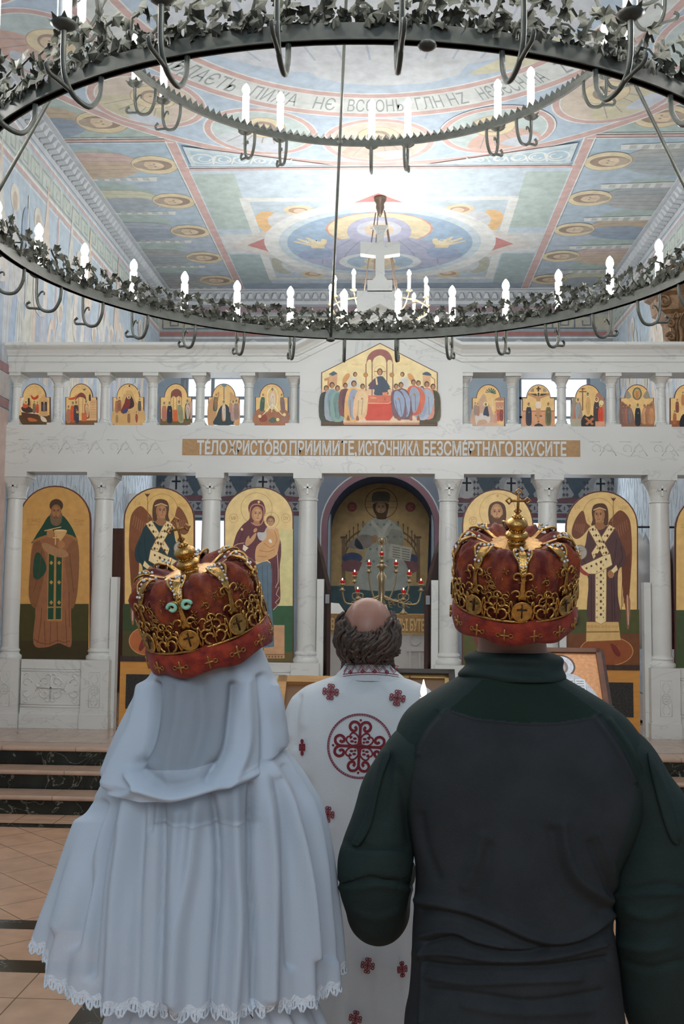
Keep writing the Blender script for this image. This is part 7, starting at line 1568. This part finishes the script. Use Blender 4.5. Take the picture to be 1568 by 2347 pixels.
drs = Loft([(1880, 330, 640, .105), (1950, 360, 615, .1), (2040, 365, 612, .1), (2140, 330, 640, .13), (2250, 290, 690, .16), (2347, 250, 740, .19), (2600, 200, 800, .24), (2950, 150, 850, .27), (3240, 130, 870, .28)], BY, 2.1)
dt = zof(1885); DP, f_ = drs.mesh(200, 90, dt, .012, lambda P, T, V, Z: V**.6*(.012*np.sin(19*T+1)+.008*np.sin(27*T)))
grid(DP, f_).build('dress', m_dress, wo, True)
for s in (-1, 1):
    g = MB(); c = bcx; pth = crs([(c+s*.15, BY, 1.32), (c+s*.2, BY, 1.07), (c+s*.13, BY+.12, 1.09), (c+s*.07, BY+.22, 1.13)], 5, False); g.tube(pth, .05, 14); g.build('dress_sleeve', m_dress, wo, True)
    shoe('shoe', (bcx+s*.085, BY+.03, 0), mat('white_shoe', (.7, .7, .7), .4), wo, .23)
# ---------------------------------------------------------------- crowns resting on the two heads
m_velvet = mat('maroon_velvet', S(152, 64, 18), .75, col2=S(92, 12, 6), vscale=34, sheen=.08, bump=.25, bscale=200)
m_velvet2 = mat('rust_red_velvet', S(164, 52, 20), .8, col2=S(112, 20, 8), vscale=44, sheen=.1, bump=.3, bscale=220)
m_cg = mat('crown_gold', S(206, 158, 88), .3, 1.0, var=.25, vscale=90, bump=.2, bscale=300)
m_cg2 = mat('crown_gold_thread', S(176, 126, 66), .45, .6, var=.35, vscale=120)
m_pearl = mat('pearl', (.8, .78, .74), .2)
m_gem = mat('pale_green_gem', S(160, 220, 190), .15)
def crown(label, base, tilt, roll, spin, s=1.0, gems=False):
    t = thing('crown', label, 'crown', base, 'wedding crowns'); M = (Matrix.Rotation(roll, 3, 'Y') @ Matrix.Rotation(tilt, 3, 'X') @ Matrix.Rotation(spin, 3, 'Z')); B = Vector(base)
    X = lambda p: B+M @ (Vector(p)*s)
    def done(g, name, m, par=t, sm=True, auto=None):
        g.v = [tuple(X(p)) for p in g.v]; return g.build(name, m, par, sm, auto=auto)
    cyl = lambda a, r, z: (r*sin(a), -r*cos(a), z)     # a = 0 faces the viewer
    # plush roll round the rim
    g = MB(); n = 96
    pf = [(.104, .012), (.112, -.004), (.121, .0), (.1255, .016), (.1245, .034), (.119, .046), (.108, .047)]
    g.loop([[cyl(2*pi*j/n, r*(1+.012*sin(5*2*pi*j/n+1)+.008*sin(13*2*pi*j/n)), z+.004*sin(7*2*pi*j/n)) for j in range(n)] for r, z in pf], 0, True, (False, False)); rim = done(g, 'velvet_rim', m_velvet2)
    g = MB()
    for k in range(14):
        a = 2*pi*k/14+.2; q = lambda u, v: cyl(a+u/.125, .1262, .02+v)
        for p0, p1 in (((-.009, 0), (.009, 0)), ((0, -.012), (0, .013))): g.tube([q(p0[0]+(p1[0]-p0[0])*i/4, p0[1]+(p1[1]-p0[1])*i/4) for i in range(5)], .0022, 5)
        for d in (-1, 1): g.tube([q(d*.012+.004*cos(w), .004*sin(w)) for w in [i*.8 for i in range(9)]], .0013, 4)
    absorb(rim, done(g, 'embroidery', m_cg2, rim))
    # velvet cap with soft pleats between the eight straps
    NS = 8
    def capr(z):     # radius of the outer cap wall
        return float(np.interp(z, [.04, .07, .1, .13, .15, .163], [.108, .113, .117, .119, .116, .106]))
    top = [(.106, .163), (.094, .171), (.078, .172), (.062, .166), (.046, .16), (.02, .158)]
    prof = [(capr(z), z) for z in (.04, .055, .07, .085, .1, .115, .13, .142, .153)]+top
    g = MB(); rg = []
    for i, (r, z) in enumerate(prof):
        v = i/(len(prof)-1); row = []
        for j in range(160):
            a = 2*pi*j/160; u = cos(NS*a); bul = .0035*(-u)*sin(pi*min(1, v*1.1)); wr = (.0045*sin(19*a+9*v+1.5*sin(3*a))+.003*sin(37*a-14*v+2))*sin(pi*v); dz = (.007*(-u) if i > 8 else 0)*sin(pi*min(1, (i-8)/5))
            row.append(cyl(a, max(.001, r+bul+wr), z+dz+wr*.7))
        rg.append(row)
    g.loop(rg, 0, True, (True, True)); cap_ = done(g, 'velvet_cap', m_velvet)
    # stamped flower pattern of the brocade
    g = MB(); rr_ = random.Random(2)
    for i in range(46):
        a, z = rr_.uniform(0, 2*pi), rr_.uniform(.085, .15); sz = rr_.uniform(.007, .012)
        for k in range(4):
            w = k*pi/2+.4; p = [cyl(a+(sz*cos(w)*q)/.117, capr(z)+.0035, z+sz*sin(w)*q) for q in (.1, .4, .7, 1)]; g.tube(p, [.0006, .0013, .0013, .0005], 4)
    for i in range(70):
        a, z = rr_.uniform(0, 2*pi), rr_.uniform(.07, .152); sz = rr_.uniform(.007, .012); d = rr_.choice((-1, 1)); st_ = rr_.uniform(0, 6)
        g.tube([cyl(a+d*sz*(1-.65*q)*cos(st_+5*q)/.117, capr(min(.162, z+sz*sin(st_+5*q)*(1-.65*q)))+.004, z+sz*(1-.65*q)*sin(st_+5*q)) for q in [k/12 for k in range(13)]], .0014, 4)
    absorb(cap_, done(g, 'brocade_pattern', m_cg2, cap_))
    # pierced gold band with a cross medallion under every second strap
    bnd = MB()
    for z, w in ((.047, .003), ): bnd.tube([cyl(2*pi*j/72, .1185, z) for j in range(72)], w, 6, closed=True)
    def sc(a0, z0, r, d, turns=4.6, w=.0026, R=.1195, st=0.):
        bnd.tube([cyl(a0+d*r*(1-.62*q)*cos(st+turns*q)/R, R+.0015, z0+r*(1-.62*q)*sin(st+turns*q)) for q in [i/13 for i in range(14)]], w, 5)
    for k in range(16):
        a = 2*pi*k/16
        if k % 2: 
            for d in (-1, 1): sc(a+d*.07, .064, .013, d, 5, .0028, st=-1.5); sc(a+d*.06, .084, .011, -d, 5, .0024, .121, 1.2); sc(a+d*.145, .07, .013, -d, 4.4, .0024, .1205, .3); sc(a+d*.12, .096, .008, d, 4.6, .002, .122, 0)
            sc(a, .1, .009, 1, 6.3, .0022, .122); bnd.tube([cyl(a, .1205+.00*q, .05+.06*q) for q in (0, .5, 1)], .002, 5)
        else:
            for d in (-1, 1): bnd.tube(crs([cyl(a+d*.17, .1195, .05), cyl(a+d*.2, .12, .068), cyl(a+d*.175, .1205, .09), cyl(a+d*.145, .121, .075), cyl(a+d*.15, .12, .052)], 3, False), .0024, 5)
    done(bnd, 'gold_band', m_cg)
    for k in range(NS):
        a = 2*pi*k/NS; g = MB(); R = .1215
        Md = Matrix.Rotation(a, 3, 'Z') @ Matrix.Rotation(pi/2, 3, 'X')
        g.lathe([(.001, 0), (.0165, 0), (.0195, .001), (.0205, .003), (.0195, .0045), (.0165, .0035), (.001, .004)], cyl(a, R-.001, .069), 24, M=Md); md = done(g, 'medallion', m_cg)
        g = MB()
        for p0, p1 in (((0, -.012), (0, .013)), ((-.009, .004), (.009, .004))): g.tube([cyl(a+p0[0]/R, R+.0045, .069+p0[1]), cyl(a+p1[0]/R, R+.0045, .069+p1[1])], .0013, 5)
        done(g, 'cross', mat('dark_engraving', S(70, 46, 24), .5, .4), md)
        # strap: flat ribbon with scrolls from the band over the shoulder to the centre
        pth = [(capr(z)+.0045, z) for z in (.088, .1, .115, .13, .142)]+[(.1165, .153), (.111, .167), (.1, .177), (.085, .178), (.07, .172), (.056, .166), (.04, .163)]
        wd = [.024, .02, .012, .009, .016, .022, .024, .02, .013, .01, .012, .014]
        g = MB(); rows_ = []
        for (r, z), w in zip(pth, wd): rows_.append([cyl(a+u*w/2/max(r, .03), r+(.001 if e else -.001), z+(.001 if e else 0)) for u, e in ((-1, 0), (-.5, 1), (0, 0), (.5, 1), (1, 0), (.5, 0), (-.5, 0))])
        g.loop(rows_); 
        for d in (-1, 1):
            for z0, r0, dd in ((.104, .009, 1), (.138, .01, -1)): g.tube([cyl(a+(d*.011+d*dd*r0*(1-.6*q)*cos(5*q))/.118, capr(z0)+.0065, z0+r0*(1-.6*q)*sin(5*q)) for q in [i/12 for i in range(13)]], .0024, 5)
            g.tube(crs([cyl(a+d*.008/.11, .114, .165), cyl(a+d*.016/.1, .106, .178), cyl(a+d*.014/.09, .092, .183), cyl(a+d*.004/.08, .08, .177)], 4, False), .0026, 5)
        sp = done(g, 'strap', m_cg)
        g = MB()
        for d in (-1, 1):
            for i in range(5): g.sphere(cyl(a+d*(.004+.0025*i)/.1, .119-.006*i, .158+.006*i), .0028, 6, 5)
        for i in range(3): g.sphere(cyl(a, .098-.012*i, .184-.002*i), .003, 6, 5)
        done(g, 'pearls', m_pearl, sp)
        if gems and k == 0:
            g = MB()
            for d in (-1, 1): g.tube([cyl(a+(d*.013+d*.009*(1-.5*q)*cos(6*q))/.118, .1265, .136+.009*(1-.5*q)*sin(6*q)) for q in [i/12 for i in range(13)]], .0036, 6)
            done(g, 'gem_scrolls', m_gem, sp)
    g = MB(); rows_ = []
    for z, k in ((.161, 1), (.167, 1), (.1675, .9), (.169, .4)): rows_.append([cyl(2*pi*j/96, (.046+.006*abs(cos(6*2*pi*j/96)))*k, z) for j in range(96)])
    g.loop(rows_); done(g, 'top_plate', m_cg, auto=40)
    g = MB(); FZ = lambda z: .167+(z-.167)*.54
    g.lathe([(q_*.8, FZ(z_)) for q_, z_ in [(.02, .167), (.024, .17), (.02, .175), (.016, .178), (.026, .186), (.0295, .196), (.026, .206), (.017, .212), (.014, .215), (.017, .219), (.0235, .228), (.0265, .238), (.0245, .249), (.017, .257), (.01, .262), (.008, .266), (.011, .27), (.007, .276), (.003, .28)]], (0, 0, 0), 24)
    for z, r in ((.215, .0136), (.266, .0084), (.176, .0152)):
        for j in range(10): g.sphere((r*cos(2*pi*j/10), r*sin(2*pi*j/10), FZ(z)), .0028, 6, 5)
    fn_ = done(g, 'finial', m_cg)
    g = MB(); z0 = FZ(.278)
    for pts in ([(0, z0), (0, z0+.04)], [(-.015, z0+.026), (.015, z0+.026)]): g.tube([(u, 0, z) for u, z in pts], .0028, 6)
    for (u, z) in ((0, z0+.005), (-.0175, z0+.026), (.0175, z0+.026), (0, z0+.044)): g.tube([(u+.0062*cos(w), 0, z+.0062*sin(w)) for w in [i*pi/2 for i in range(4)]], .0023, 5, closed=True)
    done(g, 'cross', m_cg2, fn_); return t
crown('upright maroon and gold crown on the head of the man in dark green', tuple(PY(1176, 1424, 2.1)), radians(21), radians(0), 0)
crown('tilted maroon and gold crown on the veiled woman\'s head', tuple(PY(487, 1492, 2.08)), radians(17), radians(-14), radians(-6), 1.03, True)
# ---------------------------------------------------------------- lit taper in the man's hand
tp = PY(969, 1606, 2.5); ta = thing('candle', 'lit wax taper held in front of the man in dark green', 'candle', (tp.x, 2.5, tp.z-.3))
g = MB(); g.lathe([(.0075, tp.z-.34), (.0085, tp.z-.02), (.0092, tp.z-.004), (.008, tp.z+.004), (.004, tp.z+.001)], (tp.x, 2.5, 0), 14)
for s in (-1, 1): g.sphere((tp.x+s*.0045, 2.5, tp.z+.003), (.0052, .006, .006), 8, 6)
g.build('taper', mat('warm_wax', S(236, 206, 190), .4), ta, True)
MB().tube([(tp.x, 2.5, tp.z), (tp.x+.002, 2.5, tp.z+.012)], .001, 5).build('wick', mat('burnt_wick', (.01, .01, .01), .9), ta)
g = MB(); g.lathe([(.001, tp.z+.006), (.006, tp.z+.013), (.0078, tp.z+.02), (.0062, tp.z+.03), (.003, tp.z+.04), (.0008, tp.z+.05)], (tp.x+.002, 2.5, 0), 12); g.build('flame', mat('taper_flame', (1, .9, .7), .5, emit=((1, .84, .6), 9)), ta, True)
# open service book before the priest
bp = PY(926, 1564, 4.98)
bk = thing('open_book', 'book with white pages and red edge leaning on the dark stand beyond the priest\'s shoulder', 'book', tuple(bp))
g = MB(); A = [(bp.x-.08, 4.95, bp.z-.05), (bp.x+.024, 4.93, bp.z-.05), (bp.x+.024, 5.0, bp.z+.03), (bp.x-.04, 5.0, bp.z+.005)]
g.add(A+[(p[0], p[1]+.018, p[2]-.006) for p in A], [(0, 1, 2, 3), (4, 5, 6, 7), (0, 1, 5, 4), (1, 2, 6, 5), (2, 3, 7, 6), (3, 0, 4, 7)]); g.build('pages', m_page, bk)
g = MB(); g.box((bp.x+.024, 4.93, bp.z-.05), (bp.x+.03, 5.02, bp.z+.034)); g.build('cover_edge', mat('red_book_cover', S(130, 40, 44), .5), bk)
